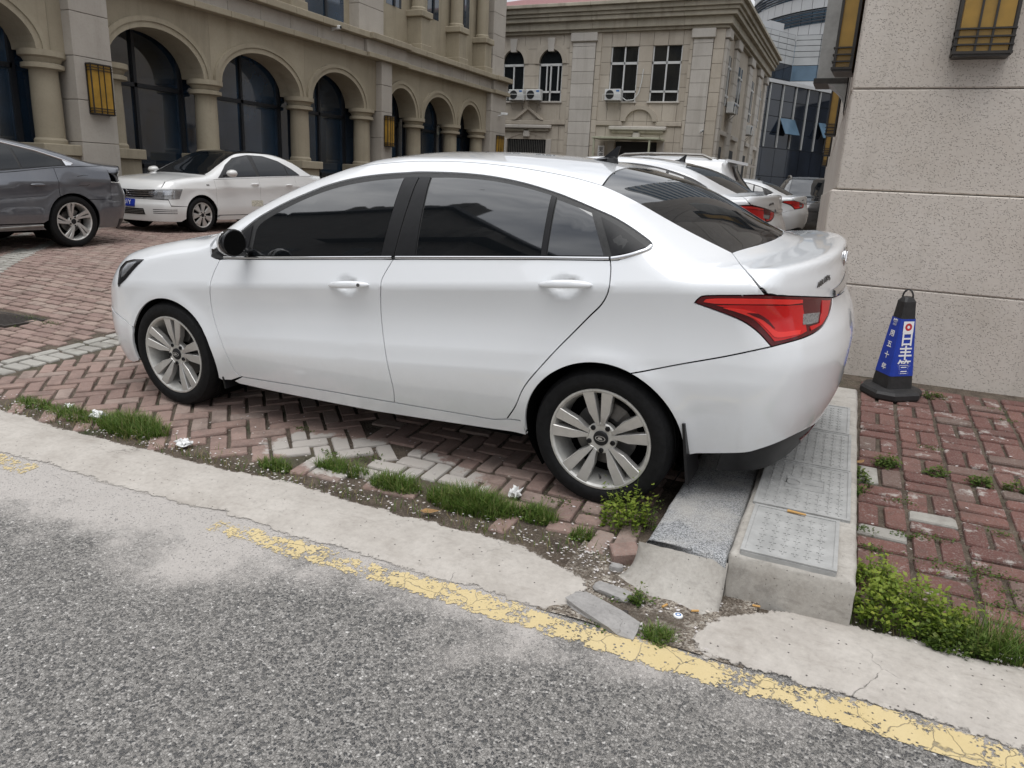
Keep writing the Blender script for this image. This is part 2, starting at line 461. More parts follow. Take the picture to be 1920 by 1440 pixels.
M_LENS = plain('clear_lamp_lens', (.30, .30, .30), .10, 120, .6, Metallic=.5)
M_LAMPIN = plain('lamp_housing_chrome', (.55, .56, .58), .22, 25, .25, Metallic=.9)
M_PLATEB = plain('blue_number_plate', (.01, .03, .28), .4)
M_PWHITE = plain('white_print', (.82, .82, .82), .5)

# ================================================================ wheels
def wheel_parts(RT=.316, RR=.216, WD=.205, style='twin5', rot=85.0, alloy=None, alloyd=None):
    """returns list of (name, MB, material, parent_name, auto) around the axle y, outer face at y=0 (+y outwards)"""
    alloy = alloy or M_ALLOY; alloyd = alloyd or M_ALLOYD; out = []
    t = MB(); sw = RT-RR
    t.lathe([(RR+.004, -.012), (RR+.012, -.002), (RR+.3*sw, .008), (RR+.55*sw, .010), (RR+.8*sw, .002), (RT-.010, -.014), (RT-.003, -.028), (RT, -.045), (RT, -.07), (RT-.006, -.073), (RT-.006, -.079), (RT, -.082), (RT, -.118), (RT-.006, -.121), (RT-.006, -.127), (RT, -.13), (RT, -WD+.03), (RT-.012, -WD+.008), (RR+.4*sw, -WD-.006), (RR, -WD+.01), (RR+.004, -.012)], 64, axis='y')
    out.append(('tyre', t, M_RUBBER, None, .6))
    b = MB()
    b.lathe([(RR+.012, -.006), (RR+.010, .001), (RR+.002, .001), (RR-.007, -.006), (RR-.014, -.03), (RR-.022, -.075), (RR-.02, -.15), (RR-.01, -.19)], 64, axis='y')
    out.append(('rim', b, alloyd, None, .5))
    def pol(a, r, y): return (r*math.cos(a), y, r*math.sin(a))
    def blade(m, pts, y_out, y_in, depth=.03):
        """pts: (angle, radius) outline of a spoke face; the face leans back towards the hub"""
        n = len(pts)
        def yy(r): q = (r-.05)/(RR-.05); return y_in+(y_out-y_in)*max(0, min(1, q))**.8
        top = [pol(a, r, yy(r)) for a, r in pts]; ca = sum(p[0] for p in pts)/n; cr = sum(p[1] for p in pts)/n
        ins = [pol(ca+(a-ca)*.90, cr+(r-cr)*.97, yy(r)+.003) for a, r in pts]
        low = [pol(ca+(a-ca)*1.02, r, yy(r)-depth) for a, r in pts]
        f = [tuple(range(n))]+[(i+n, (i+1) % n+n, (i+1) % n, i)[::-1] for i in range(n)]+[(i, (i+1) % n, (i+1) % n+n, i+n) for i in []]
        v = ins+top+low
        f = [tuple(range(n))]
        for i in range(n):
            j = (i+1) % n; f.append((i, n+i, n+j, j)); f.append((n+i, 2*n+i, 2*n+j, n+j))
        m.add(v, f)
    spokes = []
    if style == 'twin5':
        for k in range(5):
            c = R(rot+72*k)
            for sg in (1, -1):
                m = MB(); D = lambda d: c+sg*R(d)
                pts = [(D(4.6), RR+.001), (D(18.5), RR+.001), (D(19.5), RR*.80), (D(22), RR*.58), (D(19), RR*.40), (D(17), RR*.27), (D(1.0), RR*.25), (D(2.5), RR*.45), (D(3.8), RR*.7)]
                if sg < 0: pts = pts[::-1]
                blade(m, pts[::-1], -.004, -.028); spokes.append(m)
    elif style == 'twist5':
        for k in range(5):
            for dd, w in ((0, 6.5), (17, 5)):
                m = MB(); c = R(rot+72*k+dd); D = lambda d, r: c+R(d)-R(26)*(1-r)**1.5
                pts = [(D(w, 1), RR), (D(-w, 1), RR), (D(-w*1.0, .7), RR*.7), (D(-w*1.6, .4), RR*.4), (D(-w*2.4, .2), RR*.22), (D(w*2.4, .2), RR*.22), (D(w*1.6, .4), RR*.4), (D(w*1.0, .7), RR*.7)]
                blade(m, pts[::1], -.004, -.03, .02); spokes.append(m)
    else:
        for k in range(7):
            m = MB(); c = R(rot+360/7*k); w = 15.5
            pts = [(c+R(w), RR*.97), (c-R(w), RR*.97), (c-R(w*1.02), RR*.6), (c-R(w*1.05), RR*.3), (c+R(w*1.05), RR*.3), (c+R(w*1.02), RR*.6)]
            blade(m, pts, -.002, .002, .02); spokes.append(m)
    for m in spokes: out.append(('spoke', m, alloy, 'rim', None))
    h = MB(); hy = -.03 if style != 'cap7' else .0
    h.lathe([(.072, hy-.03), (.072, hy-.002), (.066, hy+.003), (.040, hy+.004), (.034, hy+.002), (.0, hy+.002)], 30, axis='y')
    out.append(('hub', h, alloyd, 'rim', .5))
    c = MB(); c.lathe([(.034, hy), (.034, hy+.007), (.030, hy+.010), (.0, hy+.011)], 24, axis='y'); out.append(('hub_cap', c, M_TRIM, 'rim', .5))
    if style == 'twin5':
        e = MB()
        e.lathe([(.0235, 0), (.0235, .0012), (.0205, .0012), (.0205, 0)], 24, axis='y')
        e.v = [(x, y, z*.52) for x, y, z in e.v]
        e.box(-.001, .013, 0, .0012, -.0025, .0025); e.v[-8:] = [(x-.006+z*1.2, y, z*2.0) for x, y, z in e.v[-8:]]
        e.box(-.001, .013, 0, .0012, -.0025, .0025); e.v[-8:] = [(x-.002-z*1.2, y, z*2.0) for x, y, z in e.v[-8:]]
        e.v = [(x, y+hy+.0112, z) for x, y, z in e.v]; out.append(('emblem', e, M_ALLOY, 'hub_cap', None))
    for k in range(5):
        a = R(rot+36+72*k); n = MB(); n.lathe([(.0115, -.004), (.0115, .005), (.007, .006), (.007, .001), (0, .001)], 12, (.057*math.cos(a), hy+.003, .057*math.sin(a)), 'y')
        out.append(('lug_nut', n, M_TRIM, 'rim', .5))
    if style != 'cap7':
        d = MB(); d.lathe([(.06, -.095), (.145, -.095), (.145, -.115), (.06, -.115)], 40, axis='y'); out.append(('brake_disc', d, M_DISC, None, .5))
        k = MB(); a0 = R(100)
        k.prism([(.09*math.cos(a0+x*.5), .09*math.sin(a0+x*.5)) for x in (-1, -.5, 0, .5, 1)]+[(.16*math.cos(a0+x*.5), .16*math.sin(a0+x*.5)) for x in (1, .5, 0, -.5, -1)], 'y', -.125, -.07)
        out.append(('brake_caliper', k, M_DISC, None, None))
        w = MB(); w.lathe([(.0, -.14), (RR-.02, -.14)], 40, axis='y'); out.append(('brake_shield', w, M_WELL, None, None))
    else:
        w = MB(); w.lathe([(.0, -.022), (RR*.99, -.022)], 40, axis='y'); out.append(('cover_backing', w, M_WELL, 'rim', None))
    if style == 'twin5':
        vmb = MB(); a = R(-92); vmb.tube(pol(a, RR-.03, -.03), pol(a, RR-.055, -.012), .006, .005, 8); out.append(('valve', vmb, M_TRIM, 'rim', None))
    return out
def build_wheel(car, loc, flip, parts, label=None):
    w = bpy.data.objects.new('wheel', None); link(w, car); w.location = loc; w.empty_display_size = .05
    if flip: w.rotation_euler = (0, 0, math.pi)
    made = {}
    for name, mb, mat, par, auto in parts:
        if isinstance(mb, MB):
            pass
        # only three levels: car > wheel > piece
        key = id(mb)
        if key in WHEEL_CACHE: o = bpy.data.objects.new(name, WHEEL_CACHE[key]); link(o, w)
        else:
            o = mb.build(name, mat, w, auto=auto); WHEEL_CACHE[key] = o.data
    return w
WHEEL_CACHE = {}

# ================================================================ the white sedan in front
HM = np.array([[-0.999387, -0.034181, -0.007506], [0.034557, -0.997743, -0.057579], [-0.005521, -0.057803, 0.998313]])
_u, _s, _v = np.linalg.svd(HM); HM = _u @ _v
HT = None
def mirror(P): return np.asarray(P)*[1, -1, 1]
def sym(B): B = np.asarray(B, float); return np.vstack([B, mirror(B)[::-1]])
HERO = CarShape(
    dents=[(1.335, .862, .058, .033, .026), (.188, .972, .064, .034, .026)],
    wb=2.67, wz=.31, ar=.355, flare=.010, trunk_axis=(-.42, .80),
    belt=lut([(-1.1, 1.16), (-.3, 1.118), (0, 1.093), (1.1, 1.003), (2.2, .912), (2.7, .88), (3.6, .80)]),
    crease=lut([(-1.1, 1.075), (-.6, 1.040), (0, .990), (1.1, .884), (2.28, .766), (3.0, .70), (3.6, .62)]),
    lower=lut([(-1.1, .70), (0, .615), (1.1, .515), (1.9, .45), (3.6, .36)]),
    width=lut([(-1.1, .80), (-.8, .846), (-.5, .880), (0, .903), (.6, .911), (1.2, .9125), (2.0, .906), (2.67, .900), (3.0, .890), (3.3, .845), (3.6, .76)]),
    cfade=lut([(-1.1, .35), (-.4, .5), (.2, .75), (.6, 1), (1.8, 1), (2.2, .6), (2.6, .25), (3.6, .1)]),
    sh=.054, hollow=.019, kick=.016, tuck=.055, tum=.40, tum2=.42,
    top=lut([(-1.15, 1.11), (-.83, 1.128), (-.74, 1.121), (-.64, 1.118), (-.56, 1.134), (-.43, 1.192), (-.31, 1.256), (-.15, 1.333), (0, 1.384), (.2, 1.428), (.4, 1.460), (.6, 1.477), (.9, 1.489), (1.2, 1.486), (1.42, 1.468), (1.55, 1.438), (1.75, 1.378), (2.0, 1.283), (2.25, 1.165), (2.42, 1.066), (2.55, 1.015), (2.7, .985), (3.0, .925), (3.25, .855), (3.45, .77), (3.6, .68)]),
    crown=lut([(-1.1, .03), (-.5, .05), (.2, .10), (.6, .118), (1.3, .118), (1.7, .08), (2.4, .05), (2.8, .04), (3.6, .06)]),
    kplan=lut([(-1.1, -.35), (-.1, -.35), (.5, 0), (1.3, 0), (1.7, .10), (2.4, .16), (2.7, .03), (3.6, .05)]),
    tw=lambda x: 1.0,
    kst=lut([(-1.1, .07), (-.5, .07), (0, .10), (.5, .12), (1.4, .12), (2.0, .08), (2.4, .07), (2.7, .10), (3.6, .16)]),
    xf=lut([(.1, 3.44), (.2, 3.53), (.3, 3.58), (.45, 3.60), (.6, 3.575), (.72, 3.53), (.85, 3.45), (1.6, 3.1)]),
    xr=lut([(.1, -.73), (.25, -.80), (.4, -.865), (.55, -.905), (.7, -.915), (.80, -.895), (.9, -.85), (.96, -.835), (1.02, -.83), (1.08, -.82), (1.13, -.83), (1.6, -.85)]),
    pf=.27, pr=.17, pe=2.8)
_T = np.array([0.0, 0, 0])
HCc = np.array([-0.970406, 3.696167, 1.539205])
HT = CAMP - HM @ HCc
def trace(shape, Mw, Tw, pts, t0=2.0, t1=7.0, n=110):
    """photo pixels -> points on a car's skin, in the car's frame"""
    d = np.array([Mw.T @ ray(u, v) for u, v in pts]); o = np.tile(Mw.T @ (CAMP-Tw), (len(pts), 1))
    return o+d*shape.cast(o, d, t0, t1, n)[:, None]
def arc_pts(cx, cz, r, a0, a1, n=28):
    return [(cx+r*math.cos(R(a)), cz+r*math.sin(R(a))) for a in np.linspace(a0, a1, n)]
def add_arch(car, S, cx, cz, r, flip, y0=.55):
    """dark liner behind a wheel opening"""
    m = MB(); sg = -1 if flip else 1; n = 30; v = []; f = []
    for i in range(n+1):
        a = R(-35+250*i/n); c, q = math.cos(a), math.sin(a)
        ye = float(S.side(np.array([cx+r*c]), np.array([max(cz+r*q, .16)]))[0])-.012
        v += [(cx+(r+.004)*c, sg*ye, cz+(r+.004)*q), (cx+(r+.004)*c, sg*y0, cz+(r+.004)*q), (cx, sg*y0, cz)]
    for i in range(n):
        f += [(3*i, 3*i+3, 3*i+4, 3*i+1), (3*i+1, 3*i+4, 3*i+5, 3*i+2)]
    m.add(v, f); return m.build('wheel_well', M_WELL, car)
def handle(name, S, p0, p1, mat, parent, flip, lock=False):
    """pull handle between two skin points"""
    p0, p1 = np.asarray(p0), np.asarray(p1); n = S.normal(((p0+p1)/2)[None])[0]; t = (p1-p0); Lh = np.linalg.norm(t); t /= Lh; u = np.cross(n, t)
    if u[2] < 0: u = -u
    v = []; f = []; K = 18; J = 10
    for i in range(K+1):
        q = i/K; w = (max(0.0, 1-abs(2*q-1)**3.2))**.5; c = p0+t*Lh*q+n*(.006+.020*min(1, 3.2*min(q, 1-q)))
        hh = .0155*w*(1+.15*math.sin(math.pi*q))+.0005; dd = .012*w+.0005
        for j in range(J):
            a = 2*math.pi*j/J; v.append(c+u*hh*math.cos(a)+n*dd*math.sin(a))
    for i in range(K):
        for j in range(J): f.append((i*J+j, i*J+(j+1) % J, (i+1)*J+(j+1) % J, (i+1)*J+j))
    f += [tuple(range(J)), tuple(range(K*J, K*J+J))[::-1]]
    v = np.array(v)
    if flip: v = mirror(v)
    o = recalc(mesh_obj(name, v, f, mat, parent, smooth=True))
    return o
def car_root(name, Mw, Tw, label, cat, group=None):
    o = bpy.data.objects.new(name, None); link(o); o.empty_display_size = .2
    m = np.eye(4); m[:3, :3] = Mw; m[:3, 3] = Tw; o.matrix_world = Matrix(m.tolist()); tag(o, label, cat, group); return o
def under(car, S, x0, x1, z=.2, y=.80):
    m = MB(); m.box(x0, x1, -y*.62, y*.62, z, z+.15); m.box(.42, S.wb-.42, -y, y, z+.01, z+.12)
    return m.build('underbody', M_WELL, car)

def build_hero():
    S = HERO
    car = car_root('parked_sedan', HM, HT, 'large white sedan in the foreground, parked across the brick ramp beside the drain covers', 'car', None)
    memo = {}
    def tr(pts):
        k = tuple(tuple(map(float, p)) for p in pts)
        if k not in memo: memo[k] = trace(S, HM, HT, k)
        return memo[k]
    sm = lambda pts, n=6: tr([tuple(p) for p in smooth_line(pts, n)])
    # ---- lines read off the photograph
    dlo_top = sm([(400, 468), (425, 452), (450, 434.7), (481, 409.7), (512.5, 391), (543.8, 375.3), (575, 361.9), (606, 349.4), (637.5, 340), (668.8, 333), (700, 328.4), (731, 325.3), (762.5, 323.4), (790, 322), (856, 323.8), (918.8, 330), (981, 342.5), (1037.5, 359.7), (1075, 373.8), (1121.9, 394), (1153, 408), (1184.4, 426.9), (1212.5, 447.2), (1221, 455), (1222.5, 460)], 4)
    dlo_bot = sm([(1222.5, 460), (1218.8, 467.5), (1202, 474.5), (1184, 480), (1165, 485), (1143.8, 487.6), (1012.5, 486), (856, 485.6), (739, 485.3), (625, 485.6), (512.5, 486), (412.5, 484.7), (394, 480), (400, 468)], 5)
    ditch = sm([(640, 319.5), (700, 308.8), (762.5, 303.4), (825, 302.5), (887.5, 305), (950, 311.3), (1012.5, 320.6), (1075, 333), (1129.7, 348)], 5)
    bl_edge = sm([(1129.7, 348), (1165, 363.5), (1200, 381.3), (1250, 410), (1300, 437.5), (1350, 462.5), (1372.5, 473.8)], 5)
    trunk_seam = sm([(1372.5, 473.8), (1390, 497.5), (1410, 521), (1425, 540), (1436, 553.8)], 4)
    fd_front = sm([(412.5, 486.5), (400, 514), (393.8, 539.4), (396.9, 577), (406, 614), (421.9, 658), (440.6, 695.6), (453, 706.6)], 5)
    Bs = sm([(737.5, 486), (718.8, 517.5), (714, 536), (714, 577), (717, 617.5), (721.9, 655), (728, 689), (737.5, 730), (739.6, 755)], 5)
    rd_rear = sm([(1144.4, 487.8), (1145, 511), (1140.6, 545.6), (1128, 570.6), (1106, 592.5), (1075, 623.8), (1043.8, 655), (1012.5, 689), (990.6, 714.4), (978, 734), (966, 762), (950, 786)], 5)
    dbot = tr([(453, 706.6), (541.7, 720.8), (625, 735), (739.6, 755), (840, 772), (925, 786.5), (950, 786)])
    kf = 3
    sill_bot = S.xz([(2.16, .212), (1.66, .214), (1.21, .218), (.9, .232), (.36, .255)])
    bump_seam = sm([(1190, 699.5), (1278.8, 682.5), (1362, 668), (1447, 650)], 4)
    tail_low = sm([(1447, 650), (1508.4, 632.4), (1537.6, 616), (1552, 596), (1559.4, 575.5), (1561, 558)], 4)
    tail_front = sm([(1302.7, 568), (1348, 584), (1391.7, 601.7), (1420.9, 622), (1447, 650)], 4)
    tail_top = sm([(1302.7, 568), (1310, 560), (1324.6, 555), (1391.7, 554.5), (1436, 554.2), (1500, 556), (1561, 558)], 3)
    AF = (2.655, .300, .352); AR = (.0, .310, .358)
    archf = S.xz(arc_pts(*AF, -8, 160, 30)); archr = S.xz(arc_pts(*AR, -8, 111, 30)); archb = S.xz(arc_pts(*AR, 111, 182, 14))
    # join archr with the seam start
    bump_seam = np.vstack([archr[-1:], bump_seam[1:]])
    low_b = sm([(1305, 850.7), (1350, 850.5), (1397, 849), (1425, 842), (1455.8, 831), (1490, 815), (1526.7, 795.8), (1550, 776), (1569, 753)], 3)
    ws_edge = S.at('axial', [(1.50, 0)][:0]) if False else None
    def xy(pts): 
        p = np.asarray(pts, float); o = np.stack([p[:, 0], p[:, 1], 0*p[:, 0]+.62], -1); d = np.zeros_like(o); d[:, 2] = 1
        return o+d*S.cast(o, d, 0, 1.4)[:, None]
    wse = xy(smooth_line([(ditch[0][0], ditch[0][1]), (1.80, .585), (2.05, .64), (2.27, .695)], 5))
    hood_e = xy(smooth_line([(2.30, .70), (2.55, .735), (2.85, .735), (3.08, .70), (3.24, .64)], 5))
    wbot = xy(smooth_line([(2.27, .695), (2.36, .5), (2.41, .25), (2.425, 0)], 5))
    wtop = xy(smooth_line([(1.475, 0), (1.46, .3), (ditch[0][0], ditch[0][1])], 5))
    hfr = xy(smooth_line([(3.24, .64), (3.33, .45), (3.385, .22), (3.40, 0)], 5))
    rtop = np.array([ditch[-1]]); rc = xy(smooth_line([(ditch[-1][0], ditch[-1][1]), (ditch[-1][0]+.05, .3), (ditch[-1][0]+.065, 0)], 5))
    bl_low = xy(smooth_line([(bl_edge[-1][0], bl_edge[-1][1]), (bl_edge[-1][0]-.07, bl_edge[-1][1]*.62), (bl_edge[-1][0]-.105, bl_edge[-1][1]*.3), (bl_edge[-1][0]-.115, 0)], 5))
    ty, tz = tail_low[-1][1], tail_low[-1][2]
    n = 8
    fo, inv = S.dom('rear'); a0 = inv(tail_low[-1:])[0]
    lid_bot = S.at('rear', [(a0[0]*(1-i/n), a0[1]-.03*(i/n)) for i in range(n+1)])
    low_c = inv(low_b[-1:])[0]; low_mid = S.at('rear', [(low_c[0]*(1-i/n), low_c[1]+.0*(i/n)) for i in range(n+1)])
    # ---- panels on both flanks
    for flip in (False, True):
        P = dict(flip=flip)
        i0 = int(np.argmin(np.linalg.norm(dbot-Bs[-1], axis=1)))
        # belt from B to front and from rear to B along dlo_bot
        jB = int(np.argmin(np.linalg.norm(dlo_bot-Bs[0], axis=1))); jF = int(np.argmin(np.linalg.norm(dlo_bot-fd_front[0], axis=1))); jR = int(np.argmin(np.linalg.norm(dlo_bot-rd_rear[0], axis=1)))
        fdoor = panel('door', S, 'axial', np.vstack([fd_front, dbot[1:i0], Bs[::-1], dlo_bot[jB+1:jF]]), M_WHITE, car, h=.017, **P)
        rdoor = panel('door', S, 'axial', np.vstack([Bs, dbot[i0+1:-1], rd_rear[::-1], dlo_bot[jR+1:jB]]), M_WHITE, car, h=.017, **P)
        sl = [p for p in dbot]; panel('sill', S, 'axial', np.vstack([dbot, S.xz([(.372, .33), (.36, .255)]), sill_bot[::-1][1:], S.xz([(2.20, .225)])]), M_WHITE, car, h=.03, **P)
        # front wing
        hl_back = S.xz([(3.20, .735), (3.27, .66), (3.34, .60), (3.36, .555)])
        wing_seam = S.xz([(3.35, .54), (3.15, .50), (2.977, .443)])
        fa = S.xz(arc_pts(*AF, 192, 24, 34))
        panel('fender', S, 'axial', np.vstack([fd_front, S.xz([(2.22, .225), (2.29, .215)]), fa, wing_seam[::-1][1:], hl_back[::-1], hood_e[::-1][1:], S.xz([(2.345, .975)]), tr([(395, 480), (403, 484)])]), M_WHITE, car, h=.024, **P)
        # quarter panel with roof rail and pillars
        q = np.vstack([rd_rear, S.xz([(.385, .33)]), archr, bump_seam[1:], tail_front[::-1][1:], tail_top[1:13], trunk_seam[::-1], bl_edge[::-1], ditch[::-1], wse[1:], S.xz([(2.335, .955)])[:1], dlo_top, dlo_bot[1:jR]])
        quarter = panel('quarter_panel', S, 'axial', q, M_WHITE, car, h=.022, gap=.0026, **P)
        # daylight opening: black surround, panes
        dl = np.vstack([dlo_top, dlo_bot[1:-1]])
        fr = panel('window_surround', S, 'axial', dl, M_FRIT, car, off=-.006, gap=.001, h=.03, lip=.02, **P)
        g = sm([(470, 479), (476, 450), (484, 424), (512.5, 403), (575, 371.4), (637.5, 349.8), (700, 338.4), (757, 333.4)], 4)
        panel('window', S, 'axial', np.vstack([g, tr([(713, 478.8)])]), M_GLASS, fdoor, off=-.003, gap=0, h=.05, lip=.004, **P)
        bp = tr([(759.4, 331.5), (786, 330.5), (738, 480), (713.5, 480)]); panel('pillar_trim', S, 'axial', bp, M_TRIM, fdoor, off=-.001, gap=.001, h=.05, lip=.005, **P)
        bp = tr([(788, 330.5), (808, 331), (778, 480), (740, 480)]); panel('pillar_trim', S, 'axial', bp, M_TRIM, rdoor, off=-.001, gap=.001, h=.05, lip=.005, **P)
        g = sm([(810, 332.5), (856, 332.8), (918.8, 338), (981, 350), (1033.8, 365.5)], 4)
        panel('window', S, 'axial', np.vstack([g, tr([(1012.5, 478.5), (779.7, 478.5)])]), M_GLASS, rdoor, off=-.003, gap=0, h=.05, lip=.004, **P)
        g = sm([(1045, 373.5), (1075, 384.7), (1109.4, 398.5)], 4)
        panel('quarter_window', S, 'axial', np.vstack([g, tr([(1131.5, 479), (1025.6, 478.5)])]), M_GLASS, rdoor, off=-.003, gap=0, h=.05, lip=.004, **P)
        panel('divider_bar', S, 'axial', tr([(1035.5, 365), (1043.5, 369), (1024, 479.5), (1013.5, 479.5)]), M_TRIM, rdoor, off=-.001, gap=.0005, h=.05, lip=.006, **P)
        g = sm([(1127, 405), (1165, 427), (1200, 453), (1211, 462)], 4)
        panel('corner_pane', S, 'axial', np.vstack([g, tr([(1185, 472), (1147, 479.5)])]), M_TRIM, quarter, off=-.003, gap=0, h=.05, lip=.004, **P)
        sail = tr([(404, 474), (424, 459), (450, 441), (474, 421), (470, 441), (463, 478), (420, 481)])
        panel('sail_panel', S, 'axial', sail, M_TRIM, fdoor, off=-.001, gap=.001, h=.05, lip=.006, **P)
        # bright waist moulding
        c = sm([(1221.5, 460.5), (1212, 468), (1200, 472.2), (1184, 477.5), (1165, 482), (1146, 484.8)], 5); strip('waist_moulding', c, S.normal(c), .017, .006, M_CHROME, quarter, flip)
        c = tr([tuple(p) for p in resample([(1142, 484.6), (1012.5, 483.2), (856, 482.8), (742, 482.6)], 25)]); strip('waist_moulding', c, S.normal(c), .013, .006, M_CHROME, rdoor, flip)
        c = tr([tuple(p) for p in resample([(735, 482.6), (625, 483), (512.5, 483.4), (420, 482.6)], 25)]); strip('waist_moulding', c, S.normal(c), .013, .006, M_CHROME, fdoor, flip)
        # handles
        a, b = tr([(617, 535), (694, 534.5)]); hd = handle('handle', S, a, b, M_WHITE, fdoor, flip)
        c = tr([(680, 535.5)])[0]; nn = S.normal(c[None])[0]; m = MB(); m.tube(c+nn*.034, c+nn*.0385, .0085, .0085, 14)
        o = m.build('key_lock', M_DISC, fdoor);
        if flip: o.scale = (1, -1, 1)
        a, b = tr([(1010, 534.5), (1113, 535.5)]); handle('handle', S, a, b, M_WHITE, rdoor, flip)
        # core that closes the gaps between panels
        core = np.vstack([S.xz([(2.2, .24), (2.22, .5), (2.25, .90), (0, 1.07), (-.25, 1.08), (-.4, 1.0), (-.44, .8)]), S.xz(arc_pts(*(AR[0], AR[1], AR[2]+.03), 128, 0, 20)), S.xz([(.4, .28)])])
        panel('inner_panel', S, 'axial', core, M_WELL, car, off=-.028, gap=0, h=.06, lip=0, **P)
        add_arch(car, S, *AF, flip); add_arch(car, S, *AR, flip)
        # tail lamp: smoked body, red reflectors, clear lens
        tl = np.vstack([tail_front, tail_low[1:], tail_top[::-1][1:-1]])
        lamp = panel('tail_lamp', S, 'rear', tl, M_REDD, car, off=-.001, gap=.002, h=.025, lip=.02, **P)
        up = np.vstack([sm([(1319, 566), (1330, 560.5), (1391.7, 560), (1504, 562)], 4), tr([(1504, 568)]), sm([(1480, 571), (1440, 570), (1395, 570), (1362, 569.5), (1340, 569)], 3)])
        panel('upper_reflector', S, 'rear', up, M_REDB, lamp, off=.0035, gap=0, h=.02, lip=.004, **P)
        main = np.vstack([sm([(1342, 572), (1378, 582), (1412, 598), (1434, 619), (1452, 640)], 4), sm([(1470, 637), (1495, 630), (1512, 621)], 3), tr([(1509, 600), (1504, 571.5)]), sm([(1460, 573), (1400, 572)], 3)])
        panel('main_reflector', S, 'rear', main, M_RED, lamp, off=.0025, gap=0, h=.02, lip=.003, **P)
        band = np.vstack([sm([(1356, 577), (1392, 580), (1420, 588), (1440, 606), (1457, 622), (1500, 619)], 4), sm([(1498, 627), (1456, 633), (1440, 620), (1416, 598), (1380, 584)], 4)])
        panel('light_guide', S, 'rear', band, M_REDB, lamp, off=.005, gap=0, h=.02, lip=.004, **P)
        dk = np.vstack([sm([(1400, 586), (1422, 588), (1440, 600)], 3), tr([(1452, 616), (1446, 613), (1430, 600)])]); panel('dark_fin', S, 'rear', dk, M_REDD, lamp, off=.0062, gap=0, h=.02, lip=.003, **P)
        panel('reversing_lens', S, 'rear', tr([(1505, 589), (1522, 587), (1535, 586), (1532, 604), (1519, 608), (1504, 609)]), M_LENS, lamp, off=.0045, gap=0, h=.02, lip=.004, **P)
        panel('end_reflector', S, 'rear', tr([(1541, 563), (1556, 563), (1551, 590), (1540, 608), (1520, 620), (1518, 612), (1536, 606), (1540, 586)]), M_RED, lamp, off=.003, gap=0, h=.02, lip=.003, **P)
        # headlamp
        hb = tr([(270, 486.5), (252, 486.5), (237, 490), (227, 501), (223.5, 516), (223, 538), (235, 525), (250, 507)])
        hl = panel('headlamp', S, 'front', hb, M_GLOSSB, car, off=.004, gap=0, h=.02, lip=.03, **P)
        panel('lamp_reflector', S, 'front', tr([(258, 491), (241, 494), (232, 505), (229, 520), (233, 518), (243, 507)]), M_LAMPIN, hl, off=.007, gap=0, h=.02, lip=.003, **P)
        # mirror
        sg = -1 if flip else 1
        mo = bpy.data.objects.new('mirror', None); link(mo, car); mo.location = (2.015, sg*.985, 1.03); mo.rotation_euler = (0, 0, sg*R(-8))
        shell = MB(); n1 = 20; prof = [(-.045, .93), (-.038, 1.0), (-.015, 1.0), (.015, .86), (.038, .6), (.05, .28), (.054, .0)]
        vv = []; ff = []
        for xx, k in prof:
            for j in range(n1):
                a = 2*math.pi*j/n1; ca, sa = math.cos(a), math.sin(a); yy = .068*np.sign(ca)*abs(ca)**.8; zz = .067*np.sign(sa)*abs(sa)**.8
                vv.append((xx, yy*k+.012*xx/.1*sg, zz*k-.012*(1-k)))
        for i in range(len(prof)-1):
            for j in range(n1): ff.append((i*n1+j, i*n1+(j+1) % n1, (i+1)*n1+(j+1) % n1, (i+1)*n1+j))
        recalc(mesh_obj('mirror_housing', vv, ff, M_WHITE, mo, smooth=True))
        gl = MB(); gl.lathe([(.0, 0), (.9, 0), (1.0, -.008)], 24, axis='y'); gl.v = [(-.0525-y*.3, x*.0665, z*.0655) for x, y, z in gl.v]; recalc(gl.build('mirror_glass', M_WELL, mo))
        bz_ = MB(); bz_.lathe([(.0, .0), (1.03, .0), (1.06, .012), (1.05, .036), (1.0, .04)], 24, axis='y'); bz_.v = [(-.051+y*1.0, x*.0675, z*.0665) for x, y, z in bz_.v]; recalc(bz_.build('mirror_bezel', M_GLOSSB, mo, smooth=True))
        st = MB(); st.tube((.02, -sg*.05, -.045), (.04, -sg*.14, -.07), .026, .03, 10); st.build('mirror_foot', M_GLOSSB, mo, smooth=True)
        # mud flaps
        for ax, az, x0, x1 in ((2.67, .31, 2.235, 2.325), (0, .31, -.43, -.345)):
            zt = .40 if ax else .455; zb = .13
            zb = .17
            pts = [(2.262, zb), (2.274, zb), (2.312, zt), (2.300, zt)] if ax else [(-.402, zb+.02), (-.390, zb+.02), (-.352, zt), (-.364, zt)]
            m = MB(); m.prism([(a, b) for a, b in pts], 'y', sg*.70, sg*.890); recalc(m.build('mud_flap', M_TRIM, car))
    # ---- panels across the car
    panel('roof', S, 'axial', sym(np.vstack([wtop, ditch[1:], rc[1:]])), M_WHITE, car, h=.04, gap=.003)
    panel('windscreen', S, 'axial', sym(np.vstack([wtop[:-1], wse, wbot[1:]])), M_GLASSC, car, off=-.002, gap=.002, h=.05)
    panel('bonnet', S, 'axial', sym(np.vstack([xy([(2.44, 0), (2.43, .25), (2.38, .5)]), hood_e, hfr[1:]])), M_WHITE, car, h=.035)
    panel('rear_window', S, 'axial', sym(np.vstack([rc[::-1][:-1], bl_edge, bl_low[1:]])), M_GLASSC, car, off=-.003, gap=.003, h=.04)
    lid = panel('boot_lid', S, 'trunk', sym(np.vstack([bl_low[::-1][:-1], trunk_seam, tail_top[13:], lid_bot[1:]])), M_WHITE, car, h=.015, gap=.003)
